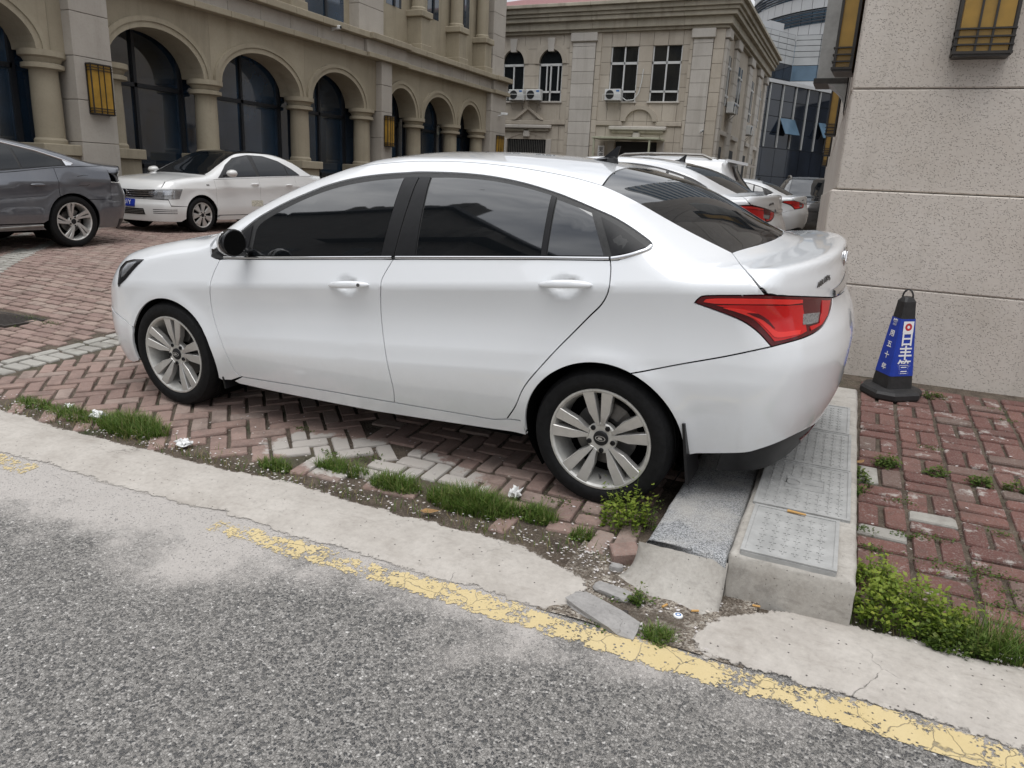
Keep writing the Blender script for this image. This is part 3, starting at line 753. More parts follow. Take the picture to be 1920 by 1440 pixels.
    bumper = panel('rear_bumper', S, 'rear', sym(np.vstack([archr[-1:], archb[1:], S.xz([(-.385, .31), (-.39, .295)]), low_b, low_mid[1:]])[::-1].tolist()[::-1]) if False else
                   np.vstack([(lambda L: np.vstack([L, mirror(L)[::-1]]))(np.vstack([lid_bot[::-1], tail_low[::-1][1:], bump_seam[::-1][1:], archb[1:], S.xz([(-.375, .30)]), low_b, low_mid[1:]]))]), M_WHITE, car, h=.024)
    # dark lower valance with reflectors
    v0 = np.vstack([low_b[3:], low_mid[1:]]); vb = S.at('rear', [(a, b) for a, b in zip(np.linspace(inv(low_b[3:4])[0][0], 0, 12), .232+.03*np.linspace(0, 1, 12))])
    val = panel('bumper_valance', S, 'rear', (lambda L: np.vstack([L, mirror(L)[::-1]]))(np.vstack([v0[::-1], vb])) , M_TRIM, car, off=-.012, h=.03, lip=.02)
    for flip in (False, True):
        panel('reflector', S, 'rear', tr([(1503, 826), (1522, 813), (1540, 799), (1543, 805), (1526, 822), (1505, 835)]), M_REDD, val, off=-.006, gap=0, h=.02, lip=.01, flip=flip)
    # boot trim: strip, badge letters, emblem
    bs = S.at('rear', [(a0[0]*k, .952+.004*abs(k)) for k in np.linspace(-1.0, 1.0, 30)]); bs2 = bs+S.normal(bs)*.003
    strip('boot_strip', bs2, S.normal(bs), .036, .010, M_CHROME, lid)
    import itertools
    bx = tr([(1545, 526)])[0]; fo2, inv2 = S.dom('trunk'); a1 = inv2(bx[None])[0]
    for i, ch in enumerate('ARRIZO5'):
        q = S.at('trunk', [(a1[0]+(-.006 if ch == '5' else 0.0), a1[1]+.060-.0195*i-(.006 if ch == '5' else 0))])[0]; n = S.normal(q[None])[0]; xd = np.cross([0, 0, 1.0], n); xd /= np.linalg.norm(xd); yd = np.cross(n, xd); q = q+n*.0022
        text_mesh(ch, .030, 'badge_letter', M_DISC, lid, Matrix(((xd[0], yd[0], n[0], q[0]), (xd[1], yd[1], n[1], q[1]), (xd[2], yd[2], n[2], q[2]), (0, 0, 0, 1))), depth=.0015, bold=.0006)
    ec = S.at('trunk', [(a1[0]+.012, 0.0)])[0]; en = S.normal(ec[None])[0]
    em = MB(); em.lathe([(.052, 0), (.052, .006), (.047, .009), (.041, .006), (.041, 0)], 30, axis='y'); em.v = [(-y, x*1.25, z*.85) for x, y, z in em.v]
    o = em.build('emblem_ring', M_CHROME, lid, smooth=True); o.location = ec+en*.002; o.rotation_euler = (0, math.atan2(en[2], -en[0])*-1 if False else 0, 0)
    em = MB(); em.tube((-.006, -.03, -.02), (-.006, 0, .02), .007); em.tube((-.006, .03, -.02), (-.006, 0, .02), .007); o = em.build('emblem_mark', M_CHROME, lid); o.location = ec+en*.002
    # antenna fin
    af = xy([(ditch[-1][0]+.19, 0)])[0]; m = MB()
    sec = [(.11, .003, .0), (.095, .022, .008), (.05, .032, .020), (.0, .035, .030), (-.03, .026, .034), (-.045, .012, .026), (-.05, .004, .0)]
    vv = []; ff = []
    for x, w, h_ in sec: vv += [(x, -w, -.012), (x, -w*.75, h_*.6), (x, 0, h_), (x, w*.75, h_*.6), (x, w, -.012)]
    for i in range(len(sec)-1):
        for j in range(4): ff.append((5*i+j, 5*i+j+1, 5*i+6+j, 5*i+5+j))
    m.add(vv, ff)
    fin = [(.03, .02), (-.045, .078), (-.06, .078), (-.045, .02)]
    vv = [(x, -.007 if z < .05 else -.003, z) for x, z in fin]+[(x, .007 if z < .05 else .003, z) for x, z in fin]
    m.add(vv, [(0, 1, 2, 3), (7, 6, 5, 4), (0, 4, 5, 1), (1, 5, 6, 2), (2, 6, 7, 3), (3, 7, 4, 0)])
    o = recalc(m.build('antenna_fin', M_GLOSSB, car)); o.location = af
    # front bumper, grille
    fB = np.vstack([S.at('front', [(0, .60), (.30, .60), (.42, .575)]), S.xz([(3.36, .55), (3.34, .525), (3.15, .495), (2.99, .45)]), S.xz(arc_pts(*AF, 20, -12, 8)), S.at('front', [(.9, .20), (.6, .19), (.3, .19), (0, .19)])])
    fb = panel('front_bumper', S, 'front', sym(fB), M_WHITE, car, h=.03)
    gr = S.at('front', [(0, .66), (.38, .655), (.34, .585), (0, .585)]); panel('grille', S, 'front', sym(gr), M_TRIM, fb, off=.006, h=.04)
    gr = S.at('front', [(0, .42), (.40, .40), (.34, .27), (0, .27)]); panel('intake', S, 'front', sym(gr), M_TRIM, fb, off=.004, h=.04)
    panel('nose', S, 'front', sym(np.vstack([S.at('front', [(0, .605), (.30, .605), (.42, .58), (.44, .66)]), hfr[2:-1], S.at('front', [(0, .72)])])), M_WHITE, car, off=-.004, h=.03)
    under(car, S, -.62, 3.25)
    parts = wheel_parts(.318, .222, .205, 'twin5', 85)
    parts2 = wheel_parts(.318, .222, .205, 'twin5', 97)
    build_wheel(car, (0, .893, .313), False, parts); build_wheel(car, (2.67, .893, .313), False, parts2)
    build_wheel(car, (0, -.893, .313), True, parts); build_wheel(car, (2.67, -.893, .313), True, parts2)
    return car
hero = build_hero()
# ================================================================ ground materials
def cutout(t, mask):
    """let the surface below show where a worn layer is gone"""
    tp = t.n('ShaderNodeBsdfTransparent'); mx_ = t.n('ShaderNodeMixShader'); t.l(mask, mx_.inputs[0]); t.l(tp.outputs[0], mx_.inputs[1]); t.l(t.b.outputs[0], mx_.inputs[2]); t.l(mx_.outputs[0], t.out.inputs[0]); return t.m
def soil_mat():
    t = NT('soil'); p = t.pos(); n = t.noise(p, 9, 6, .65); n2 = t.noise(p, 90, 3, .6); m = t.noise(p, 2.3, 4, .6)
    c = t.mix(t.ramp(n, [(.35, 0), (.65, 1)]), (.060, .044, .032), (.135, .105, .078))
    c = t.mix(t.ramp(n2, [(.55, 0), (.70, 1)]), c, (.20, .17, .13))
    c = t.mix(t.ramp(m, [(.56, 0), (.72, .8)]), c, (.030, .045, .014))
    return t.done(c, .95, t.bump(t.math('ADD', n, t.math('MULTIPLY', n2, .5)), .03))
M_SOIL = soil_mat()
def asphalt_mat():
    """worn carriageway: dark and pale chippings in a grey cement film, in places covered by it"""
    t = NT('exposed_aggregate_road'); p = t.pos()
    warp = t.n('ShaderNodeTexNoise', {'Vector': p, 'Scale': 60.0, 'Detail': 2.0}).outputs['Color']
    pw = t.n('ShaderNodeVectorMath', {0: p, 1: t.n('ShaderNodeVectorMath', {0: warp, 'Scale': .008}, operation='SCALE').outputs[0]}, operation='ADD').outputs[0]
    v = t.n('ShaderNodeTexVoronoi', {'Vector': pw, 'Scale': 112.0}); e = t.vor(pw, 112.0, 'Distance', 'DISTANCE_TO_EDGE')
    v2 = t.n('ShaderNodeTexVoronoi', {'Vector': pw, 'Scale': 210.0})
    v3 = t.n('ShaderNodeTexVoronoi', {'Vector': pw, 'Scale': 62.0}); 
    r = t.sep(v.outputs['Color'])[0]; r2 = t.sep(v2.outputs['Color'])[0]; r3 = t.sep(v3.outputs['Color'])[1]
    stone = t.ramp(r, [(0, (.030, .032, .035)), (.22, (.052, .053, .055)), (.40, (.12, .117, .11)), (.54, (.22, .21, .196)), (.80, (.29, .277, .258)), (.95, (.39, .375, .352)), (1, (.60, .58, .55))])
    fine = t.ramp(r2, [(0, (.075, .076, .076)), (.4, (.22, .21, .195)), (1, (.46, .44, .41))])
    cement = t.mix(t.noise(p, 30, 4, .6), (.27, .252, .234), (.38, .362, .338))
    body = t.mix(t.ramp(e, [(.02, 1), (.10, 0)]), stone, cement)
    body = t.mix(t.ramp(t.noise(p, 140, 2, .5), [(.52, 0), (.62, .4)]), body, fine)
    big = t.math('MULTIPLY', t.ramp(r3, [(.86, 0), (.88, 1)]), t.ramp(v3.outputs['Distance'], [(.24, 1), (.34, 0)]))
    body = t.mix(big, body, (.060, .062, .066))
    xyz = t.sep(p)
    # cement slurry smeared along the gutter and over the left of the road
    band = t.ramp(t.math('ADD', xyz[1], t.math('MULTIPLY', t.noise(p, 2.2, 5, .6), 1.05)), [(0, 0), (1, 1)])
    yv = t.math('ADD', xyz[1], t.math('MULTIPLY', t.math('SUBTRACT', t.noise(p, 2.0, 6, .62), .5), 1.5))
    xl = t.n('ShaderNodeMapRange', {0: xyz[0], 1: -.2, 2: -2.6, 3: .0, 4: .42}).outputs[0]
    film = t.n('ShaderNodeMapRange', {0: t.math('ADD', yv, xl), 1: 1.93, 2: 2.25, 3: 0.0, 4: 1.0}).outputs[0]
    hole = t.ramp(t.noise(p, 105, 3, .55), [(.60, 0), (.66, 1)])
    cem2 = t.mix(t.noise(p, 12, 6, .7), (.37, .34, .315), (.48, .45, .42))
    cem2 = t.mix(t.math('MULTIPLY', hole, .85), cem2, (.16, .157, .152))
    c = t.mix(t.math('MULTIPLY', film, .93), body, cem2)
    dust = t.ramp(t.noise(p, 1.1, 5, .6), [(.35, 0), (.75, .28)]); c = t.mix(dust, c, (.34, .32, .295))
    h = t.math('SUBTRACT', t.math('MULTIPLY', t.ramp(e, [(0, 0), (.22, 1)]), t.math('SUBTRACT', 1.0, t.math('MULTIPLY', film, .85))), t.math('MULTIPLY', hole, .25))
    return t.done(c, t.math('ADD', .62, t.math('MULTIPLY', film, .25)), t.bump(h, .0045, .9))
M_ROAD = asphalt_mat()
def concrete_mat(name, a, b, stain=(.16, .14, .11), amt=.55, sc=1.0, speck=.8, ragged=False):
    t = NT(name); p = t.pos(); n = t.noise(p, 5*sc, 7, .65); n2 = t.noise(p, 1.7*sc, 5, .6, .6); f = t.noise(p, 220*sc, 2, .5); s = t.vor(p, 55*sc)
    c = t.mix(t.ramp(n, [(.3, 0), (.7, 1)]), a, b)
    c = t.mix(t.math('MULTIPLY', t.ramp(n2, [(.55, 0), (.78, 1)]), amt), c, stain)
    rid = t.n('ShaderNodeTexVoronoi', {'Vector': p, 'Scale': 48.0*sc})
    pit = t.math('MULTIPLY', t.ramp(rid.outputs['Distance'], [(.10, 1), (.17, 0)]), t.ramp(t.sep(rid.outputs['Color'])[0], [(.78, 0), (.8, 1)]))
    c = t.mix(t.math('MULTIPLY', pit, speck), c, (.06, .055, .05))
    warp = t.n('ShaderNodeTexNoise', {'Vector': p, 'Scale': 4.0, 'Detail': 4.0}).outputs['Color']
    pw = t.n('ShaderNodeVectorMath', {0: p, 1: t.n('ShaderNodeVectorMath', {0: warp, 'Scale': .5}, operation='SCALE').outputs[0]}, operation='ADD').outputs[0]
    ck = t.math('MULTIPLY', t.ramp(t.vor(pw, 1.6*sc, 'Distance', 'DISTANCE_TO_EDGE'), [(.0, 1), (.006, 0)]), t.math('MULTIPLY', t.ramp(t.noise(p, 1.3, 3), [(.52, 0), (.62, 1)]), t.ramp(t.noise(p, 30, 4, .7), [(.40, 0), (.55, .9)])))
    c = t.mix(t.math('MULTIPLY', ck, .7), c, (.09, .08, .07))
    mot = t.noise(p, 42*sc, 5, .7); c = t.mix(t.ramp(mot, [(.5, 0), (.72, .35)]), c, tuple(x*.62 for x in a)); c = t.mix(t.ramp(mot, [(.28, .3), (.46, 0)]), c, tuple(min(.8, x*1.25) for x in b))
    scr = t.n('ShaderNodeMapping', {0: p}); scr.inputs['Scale'].default_value = (3.0, 14.0, 8.0); c = t.mix(t.ramp(t.noise(scr.outputs[0], 2.2, 6, .7), [(.56, 0), (.70, .30)]), c, stain)
    h = t.math('SUBTRACT', t.math('ADD', t.math('ADD', t.math('MULTIPLY', n, .6), t.math('MULTIPLY', mot, .25)), t.math('MULTIPLY', f, .12)), t.math('ADD', pit, ck))
    t.done(c, .85, t.bump(h, .006, .8))
    if ragged:
        e = t.n('ShaderNodeAttribute', attribute_name='edge').outputs['Fac']
        k = t.math('ADD', e, t.math('MULTIPLY', t.math('ADD', t.math('MULTIPLY', t.math('SUBTRACT', t.noise(p, 6, 4, .6), .5), 1.0), t.math('SUBTRACT', t.noise(p, 30, 6, .7), .5)), .085)); return cutout(t, t.ramp(k, [(.018, 0), (.026, 1)]))
    return t.m
M_GUTTER = concrete_mat('gutter_concrete', (.37, .338, .302), (.48, .447, .405), (.20, .172, .140), .7, 1.0, .9, True)
M_BOX = concrete_mat('drain_box_concrete', (.34, .315, .28), (.46, .435, .395), (.075, .068, .058), .95, 1.7)
M_CHUNK = concrete_mat('broken_concrete', (.25, .24, .23), (.36, .345, .33), (.16, .15, .14), .5, 2.0, .5)
def granite_mat(name, lo, hi, sc=300, dust=.0):
    t = NT(name); p = t.pos(); v = t.n('ShaderNodeTexVoronoi', {'Vector': p, 'Scale': float(sc)}); r = t.sep(v.outputs['Color'])[0]
    c = t.ramp(r, [(0, tuple(x*.25 for x in lo)), (.25, lo), (.6, tuple((a+b)/2 for a, b in zip(lo, hi))), (1, hi)])
    c = t.mix(t.math('MULTIPLY', t.ramp(t.noise(p, 3.5, 6, .65), [(.45, 0), (.7, 1)]), dust), c, (.44, .42, .385))
    return t.done(c, .7, t.bump(t.noise(p, sc*.8, 2), .003))
M_GRANITE = granite_mat('speckled_kerb_granite', (.16, .165, .17), (.50, .505, .51), 330, .75)
def yellow_mat():
    t = NT('worn_yellow_paint'); p = t.pos(); xyz = t.sep(p)
    n = t.noise(p, 14, 6, .65); n2 = t.noise(p, 75, 4, .6); big = t.noise(p, 2.6, 3, .5)
    warp = t.n('ShaderNodeTexNoise', {'Vector': p, 'Scale': 9.0, 'Detail': 3.0}).outputs['Color']
    pw = t.n('ShaderNodeVectorMath', {0: p, 1: t.n('ShaderNodeVectorMath', {0: warp, 'Scale': .09}, operation='SCALE').outputs[0]}, operation='ADD').outputs[0]
    ck = t.ramp(t.vor(pw, 9.5, 'Distance', 'DISTANCE_TO_EDGE'), [(.006, .35), (.022, 1)])
    fadex = t.n('ShaderNodeMapRange', {0: xyz[0], 1: -2.3, 2: -.5, 3: -.030, 4: .035}).outputs[0]
    edge = t.n('ShaderNodeMapRange', {0: t.math('ABSOLUTE', t.math('SUBTRACT', xyz[1], 2.034)), 1: .035, 2: .075, 3: .0, 4: -.16}).outputs[0]
    m = t.math('ADD', t.math('ADD', t.math('ADD', t.math('MULTIPLY', n, .55), t.math('MULTIPLY', n2, .45)), fadex), t.math('ADD', edge, t.math('MULTIPLY', t.math('SUBTRACT', big, .5), .3)))
    m = t.math('MULTIPLY', t.ramp(m, [(.455, 0), (.485, 1)]), ck)
    y = t.mix(t.noise(p, 7, 5, .6), (.55, .425, .20), (.63, .52, .30))
    v = t.n('ShaderNodeTexVoronoi', {'Vector': p, 'Scale': 62.0}); sp = t.math('MULTIPLY', t.ramp(v.outputs['Distance'], [(.20, 1), (.32, 0)]), t.ramp(t.sep(v.outputs['Color'])[1], [(.70, 0), (.74, 1)]))
    m = t.math('MULTIPLY', m, t.math('SUBTRACT', 1.0, sp))
    o = t.done(y, .75, t.bump(n2, .002)); return cutout(t, t.math('MULTIPLY', m, .96))
M_YELLOW = yellow_mat()
def brick_mat(name, attr, pal, white=.35, grey=(.30, .285, .26), ylo=None):
    t = NT(name); p = t.pos()
    r = t.n('ShaderNodeAttribute', attribute_name='tone').outputs['Fac'] if attr else t.n('ShaderNodeObjectInfo').outputs['Random']
    c = t.ramp(r, [(i/(len(pal)-1), q) for i, q in enumerate(pal)])
    n = t.noise(p, 16, 6, .68); f = t.noise(p, 120, 4, .6)
    c = t.mix(t.ramp(n, [(.35, .0), (.75, .45)]), c, tuple(x*.62 for x in pal[1]))
    c = t.mix(t.ramp(f, [(.50, 0), (.72, .45)]), c, grey); c = t.mix(t.ramp(t.noise(p, 4.0, 5, .65), [(.48, 0), (.72, .5)]), c, (.085, .062, .050))
    # cement residue, strongest in the smear beside the rear wheel
    xyz = t.sep(p)
    d = t.math('ADD', t.math('POWER', t.math('DIVIDE', t.math('SUBTRACT', xyz[0], -2.05), .62), 2.0), t.math('POWER', t.math('DIVIDE', t.math('SUBTRACT', xyz[1], 2.86), .22), 2.0))
    loc = t.n('ShaderNodeMapRange', {0: d, 1: .2, 2: 1.6, 3: .62, 4: 0.0}).outputs[0]
    w = t.ramp(t.math('ADD', t.noise(p, 7.5, 7, .72), t.math('ADD', loc, white-.5)), [(.56, 0), (.66, 1)])
    c = t.mix(t.math('MULTIPLY', w, .78), c, (.46, .44, .405))
    return t.done(c, .88, t.bump(t.math('ADD', n, t.math('MULTIPLY', f, .5)), .006))
PAL_L = [(.30, .205, .172), (.24, .158, .133), (.325, .225, .19), (.27, .18, .148), (.355, .265, .225), (.285, .22, .188)]
PAL_R = [(.165, .074, .060), (.120, .053, .044), (.19, .090, .072), (.14, .063, .052), (.18, .086, .070), (.155, .115, .095)]
PAL_C = [(.30, .205, .175), (.245, .163, .139), (.325, .228, .195), (.27, .185, .155), (.35, .26, .217), (.30, .23, .195)]
PAL_G = [(.36, .345, .31), (.41, .395, .355), (.33, .315, .285), (.38, .37, .33)]
M_BRK = {k: (brick_mat('brick_'+k, False, p, w), brick_mat('brick_mass_'+k, True, p, w)) for k, p, w in (('ramp', PAL_L, .36), ('walk', PAL_R, .50), ('yard', PAL_C, .36), ('grey', PAL_G, .42))}

# ================================================================ sheets
def sheet(name, x0, x1, nx, ya, yb, ny, dz, mat, kind='structure', parent=None, thick=0.0, geo=None):
    xs = np.linspace(x0, x1, nx+1) if geo is None else geo; nx = len(xs)-1; v = []; f = []
    for x in xs:
        a = ya(x) if callable(ya) else ya; b = yb(x) if callable(yb) else yb
        for j in range(ny+1):
            y = a+(b-a)*j/ny; z = float(H(x, y))+(dz(x, y) if callable(dz) else dz)
            v.append((x, y, z))
    m = ny+1
    for i in range(nx):
        for j in range(ny): f.append((i*m+j, (i+1)*m+j, (i+1)*m+j+1, i*m+j+1))
    if thick:
        n0 = len(v); rim = [i*m for i in range(nx+1)]+[nx*m+j for j in range(1, m)]+[i*m+ny for i in range(nx-1, -1, -1)]+[j for j in range(ny-1, 0, -1)]
        for k, q in enumerate(rim): v.append((v[q][0], v[q][1], v[q][2]-thick))
        L_ = len(rim)
        for k in range(L_): f.append((rim[k], n0+k, n0+(k+1) % L_, rim[(k+1) % L_]))
    o = mesh_obj(name, v, f, mat, parent, smooth=not thick)
    ed = []
    for i, x in enumerate(xs):
        a = ya(x) if callable(ya) else ya; b = yb(x) if callable(yb) else yb
        for j in range(ny+1): y = a+(b-a)*j/ny; ed.append(min(y-a, b-y, x-xs[0], xs[-1]-x, .3))
    ed += [0.0]*(len(v)-len(ed)); at_ = o.data.attributes.new('edge', 'FLOAT', 'POINT'); at_.data.foreach_set('value', ed)
    if kind: o['kind'] = kind
    return o
def wob(x, s, amp, seed=0.0):
    return amp*(math.sin(x*s+seed)+.6*math.sin(x*s*2.3+seed*2.1)+.4*math.sin(x*s*5.1+seed*.7)+.3*math.sin(x*s*11.3+seed*1.3))
far = lambda a, b, n: np.sign(np.linspace(a, b, n))*np.abs(np.linspace(a, b, n))
gx = np.concatenate([np.linspace(-300, -20, 8), np.linspace(-18, 8, 105), np.linspace(10, 300, 8)])
ground = sheet('ground', 0, 0, 0, 2.05, 12, 50, -.013, M_SOIL, geo=gx)
yard_far = sheet('ground', 0, 0, 0, 12, 400, 12, -.036, M_SOIL, geo=gx)
road = sheet('road', 0, 0, 0, -200, 2.18, 1, 0, M_ROAD, geo=gx[[0, 7, 60, 112, 119]])
bpy.data.objects.remove(road)
ry = [-200, -60, -20, -6, -3, -2, -1.5, -1, -.6, -.3, 0, .3, .6, 1.0, 1.5, 2.0, 2.3]
v = [(x, y, float(H(x, y))-.002) for x in (-300, -60, -20, -6, -3, 0, 3, 6, 20, 60, 300) for y in ry]; n_ = len(ry)
road = mesh_obj('road', v, [(i*n_+j, (i+1)*n_+j, (i+1)*n_+j+1, i*n_+j+1) for i in range(10) for j in range(n_-1)], M_ROAD, smooth=True); road['kind'] = 'structure'
gutter = sheet('gutter', -30, -.66, 420, lambda x: 2.085+wob(x, 2.1, .008), lambda x: 2.475+wob(x, 2.7, .013, 1.2)-(.13*max(0, (x+1.05)/.39)) if x > -1.05 else 2.475+wob(x, 2.7, .013, 1.2), 16, lambda x, y: .0014+.014*math.sin(math.pi*min(1, max(0, (y-2.12)/.33))), M_GUTTER)
gutter2 = sheet('gutter', -.282, 30, 300, lambda x: 2.078+wob(x, 2.3, .007, 2.0)-.0*x, lambda x: 2.492+wob(x, 3.1, .010, .4)-(.22*max(0, 1-(x+.262)/.25)), 16, lambda x, y: .0014+.016*math.sin(math.pi*min(1, max(0, (y-2.08)/.40))), M_GUTTER)
line1 = sheet('yellow_line', -2.24, 30, 300, lambda x: 1.975+wob(x, 3.7, .004), lambda x: 2.100+wob(x, 3.1, .004, 1.0), 3, .0006, M_YELLOW)
line2 = sheet('yellow_line', -30, -3.42, 80, lambda x: 1.975+wob(x, 3.7, .004), lambda x: 2.100+wob(x, 3.1, .004, 1.0), 3, .0006, M_YELLOW)
# loose gravel patch where the gutter is broken away
def gravel_mat():
    t = NT('gravel'); p = t.pos(); v = t.n('ShaderNodeTexVoronoi', {'Vector': p, 'Scale': 140.0}); r = t.sep(v.outputs['Color'])[0]
    c = t.ramp(r, [(0, (.07, .055, .042)), (.35, (.20, .165, .13)), (.7, (.32, .275, .225)), (1, (.50, .46, .40))])
    c = t.mix(t.ramp(t.noise(p, 8, 5, .6), [(.42, 0), (.62, .85)]), c, (.085, .066, .048))
    return t.done(c, .9, t.bump(v.outputs['Distance'], .008, 1.0))
M_GRAVEL = gravel_mat()
sheet('gravel', -.80, -.10, 30, lambda x: 2.095, lambda x: 2.56+wob(x, 6, .02), 12, lambda x, y: .0025+.004*math.sin(17*x+9*y), M_GRAVEL)

# ================================================================ bricks
def brick_shape(seed, lx=.188, ly=.084, hz=.05, wear=.006):
    r = random.Random(seed); pts = []
    hx, hy = lx/2, ly/2
    for sx, sy in ((-1, -1), (1, -1), (1, 1), (-1, 1)):
        ch = r.choice([.004, .006, .009, .015, .004]) if wear else .003
        a = (sx*(hx-ch), sy*hy); b = (sx*hx, sy*(hy-ch))
        pts += [a, b] if sx*sy > 0 else [b, a]
    pts = [(x+r.uniform(-wear, wear)*.5, y+r.uniform(-wear, wear)*.5) for x, y in pts]
    # order counter-clockwise
    pts.sort(key=lambda q: math.atan2(q[1], q[0]))
    n = len(pts); v = [(x*.955, y*.92, 0.0+r.uniform(-.0012, .0012)) for x, y in pts]+[(x, y, -.007) for x, y in pts]+[(x, y, -hz) for x, y in pts]
    f = [tuple(range(n))]
    for i in range(n):
        j = (i+1) % n; f += [(i, n+i, n+j, j), (n+i, 2*n+i, 2*n+j, n+j)]
    return v, f
BR_V = [brick_shape(100+i) for i in range(14)]
def brick_meshes(mat, tag_):
    out = []
    for i, (v, f) in enumerate(BR_V):
        me = bpy.data.meshes.new('brick'); me.from_pydata(v, [], f); me.materials.append(mat); me.update(); out.append(me)
    return out
def lay(parent, bricks, key, nsingle, mass_name, seed):
    """bricks: (x, y, angle, scale_x, scale_y); the nearest ones are objects, the rest one mesh"""
    r = random.Random(seed); M0, M1 = M_BRK[key]; meshes = brick_meshes(M0, key)
    vis = sorted(bricks, key=lambda b: b[0]**2+b[1]**2+(0 if not b[5] else 1e4))
    V = []; F = []; T = []
    for k, (x, y, a, sx, sy, hid) in enumerate(vis):
        n = slope_n(x, y)+np.array([r.gauss(0, .012), r.gauss(0, .012), 0]); n /= np.linalg.norm(n)
        u = np.array([math.cos(a), math.sin(a), 0]); u -= n*(u@n); u /= np.linalg.norm(u); w = np.cross(n, u)
        z = float(H(x, y))+r.gauss(0, .0022); i = r.randrange(len(meshes)); fl = r.choice((1, -1))
        if k < nsingle:
            o = bpy.data.objects.new('brick', meshes[i]); link(o, parent)
            m = Matrix(((u[0]*sx*fl, w[0]*sy*fl, n[0], x), (u[1]*sx*fl, w[1]*sy*fl, n[1], y), (u[2]*sx*fl, w[2]*sy*fl, n[2], z), (0, 0, 0, 1)))
            o.matrix_local = m
        else:
            v, f = BR_V[i]; b = len(V)
            A = np.array(v)*[sx*fl, sy*fl, 1]; P = A[:, :1]*u+A[:, 1:2]*w+A[:, 2:]*n+np.array([x, y, z])
            V += P.tolist(); F += [tuple(q+b for q in g) for g in f]; T += [r.random()]*len(v)
    if V:
        o = mesh_obj(mass_name, V, F, M1, parent); o['kind'] = 'stuff'
        at = o.data.attributes.new('tone', 'FLOAT', 'POINT'); at.data.foreach_set('value', T)
def herring(cx, cy, ang, keep, u=.102):
    out = []; c, s = math.cos(ang), math.sin(ang)
    for m in range(-70, 71):
        for n in range(-40, 41):
            ox, oy = m+2*n, m-2*n
            for (qx, qy, a) in ((ox+1, oy+.5, 0), (ox+.5, oy+2, math.pi/2)):
                x = cx+u*(qx*c-qy*s); y = cy+u*(qx*s+qy*c)
                k = keep(x, y)
                if k is not None: out.append((x, y, ang+a, 1, 1, k))
    return out
def under_car(x, y): return -3.3 < x < .0 and y > 3.55-.0*x and y < 5.3
rj = random.Random(3)
def keepL(x, y):
    if not (-5.0 < x < -.60 and 2.53+.02*math.sin(5*x) < y < 6.6): return None
    if x > -2.15+.25*math.sin(9*y): return None
    if y < 2.66 and rj.random() < .35: return None
    return under_car(x, y)
def keepR(x, y):
    if not (-2.15+.25*math.sin(9*y) < x < -.62 and 2.60 < y < 6.6): return None
    if y < 2.75 and rj.random() < .30: return None
    return under_car(x, y)
bl = herring(-3.07, 2.80, R(45), keepL)+[(x+rj.gauss(0, .004), y+rj.gauss(0, .004), a+rj.gauss(0, .03), sx, sy, h) for x, y, a, sx, sy, h in herring(-1.62, 2.80, R(2), keepR)]
lay(ground, bl, 'ramp', 300, 'brick_field', 1)
# border of grey bricks between ramp and courtyard
bd = []
for k in range(-4, 60):
    bd.append((-5.145, 3.06+.108*k, 0.0, 1, 1.05, k > 22))
for k in range(-2, 32): bd.append((-5.303, 3.16+.206*k, math.pi/2, 1, 1.05, k > 12))
lay(ground, [b for b in bd if 2.5 < b[1] < 9], 'grey', 60, 'grey_brick_row', 2)
# courtyard in running bond, grey row, more bricks beyond
yb_ = []; yg = []
def yard_hidden(x, y): return x > -4.2 and y > 3.4
for i in range(0, 118):
    y = 2.52+i*.106
    xx = -5.40-(.103 if i % 2 else 0)
    x = xx-.1
    while x > -16.5:
        q = onband = abs((x+9.2)+.9*(y-5.6))
        (yg if (q < .16 or abs(x+10.9+.5*(y-6)) < .12) else yb_).append((x+rj.gauss(0, .002), y, rj.gauss(0, .008), 1, 1, False)); x -= .206
for b in list(yb_):
    # drain grating and its frame take up some of them
    if -7.05 < b[0] < -6.25 and 3.66 < b[1] < 4.02: yb_.remove(b)
for i in range(0, 90):
    y = 6.65+i*.106
    x = -5.0-(.103 if i % 2 else 0)
    while x < 3.2: yb_.append((x, y, rj.gauss(0, .008), 1, 1, True)); x += .206
lay(ground, yb_, 'yard', 300, 'brick_field', 4); lay(ground, yg, 'grey', 80, 'grey_brick_row', 5)
# pavement on the right: basket weave
wk = []; wg = []
for i in range(0, 22):
    for j in range(-1, 14):
        x0 = .205+.207*i; y0 = 2.62+.222*j+.012*math.sin(i*2.1)
        cx_, cy_ = x0+.103, y0+.111
        if cy_ > 5.55: continue
        if cy_ < 2.62+.05*math.sin(cx_*7): continue
        if (i+j) % 2:
            q = [(cx_-.052, cy_, math.pi/2, 1.06, 1.0), (cx_+.052, cy_, math.pi/2, 1.06, 1.0)]
        else: q = [(cx_, cy_-.055, 0, 1.0, 1.06), (cx_, cy_+.055, 0, 1.0, 1.06)]
        for a in q: (wg if j == 13 or rj.random() < .035 else wk).append((a[0]+rj.gauss(0, .0015), a[1]+rj.gauss(0, .0015), a[2]+rj.gauss(0, .012), a[3], a[4], cx_ > 1.5))
for i in range(-10, 24): wk.append((-.36-.0*i, 0, 0, 0, 0, True)) if False else None
lay(ground, wk, 'walk', 290, 'paving_field', 6); lay(ground, wg, 'grey', 30, 'grey_paver_row', 7)
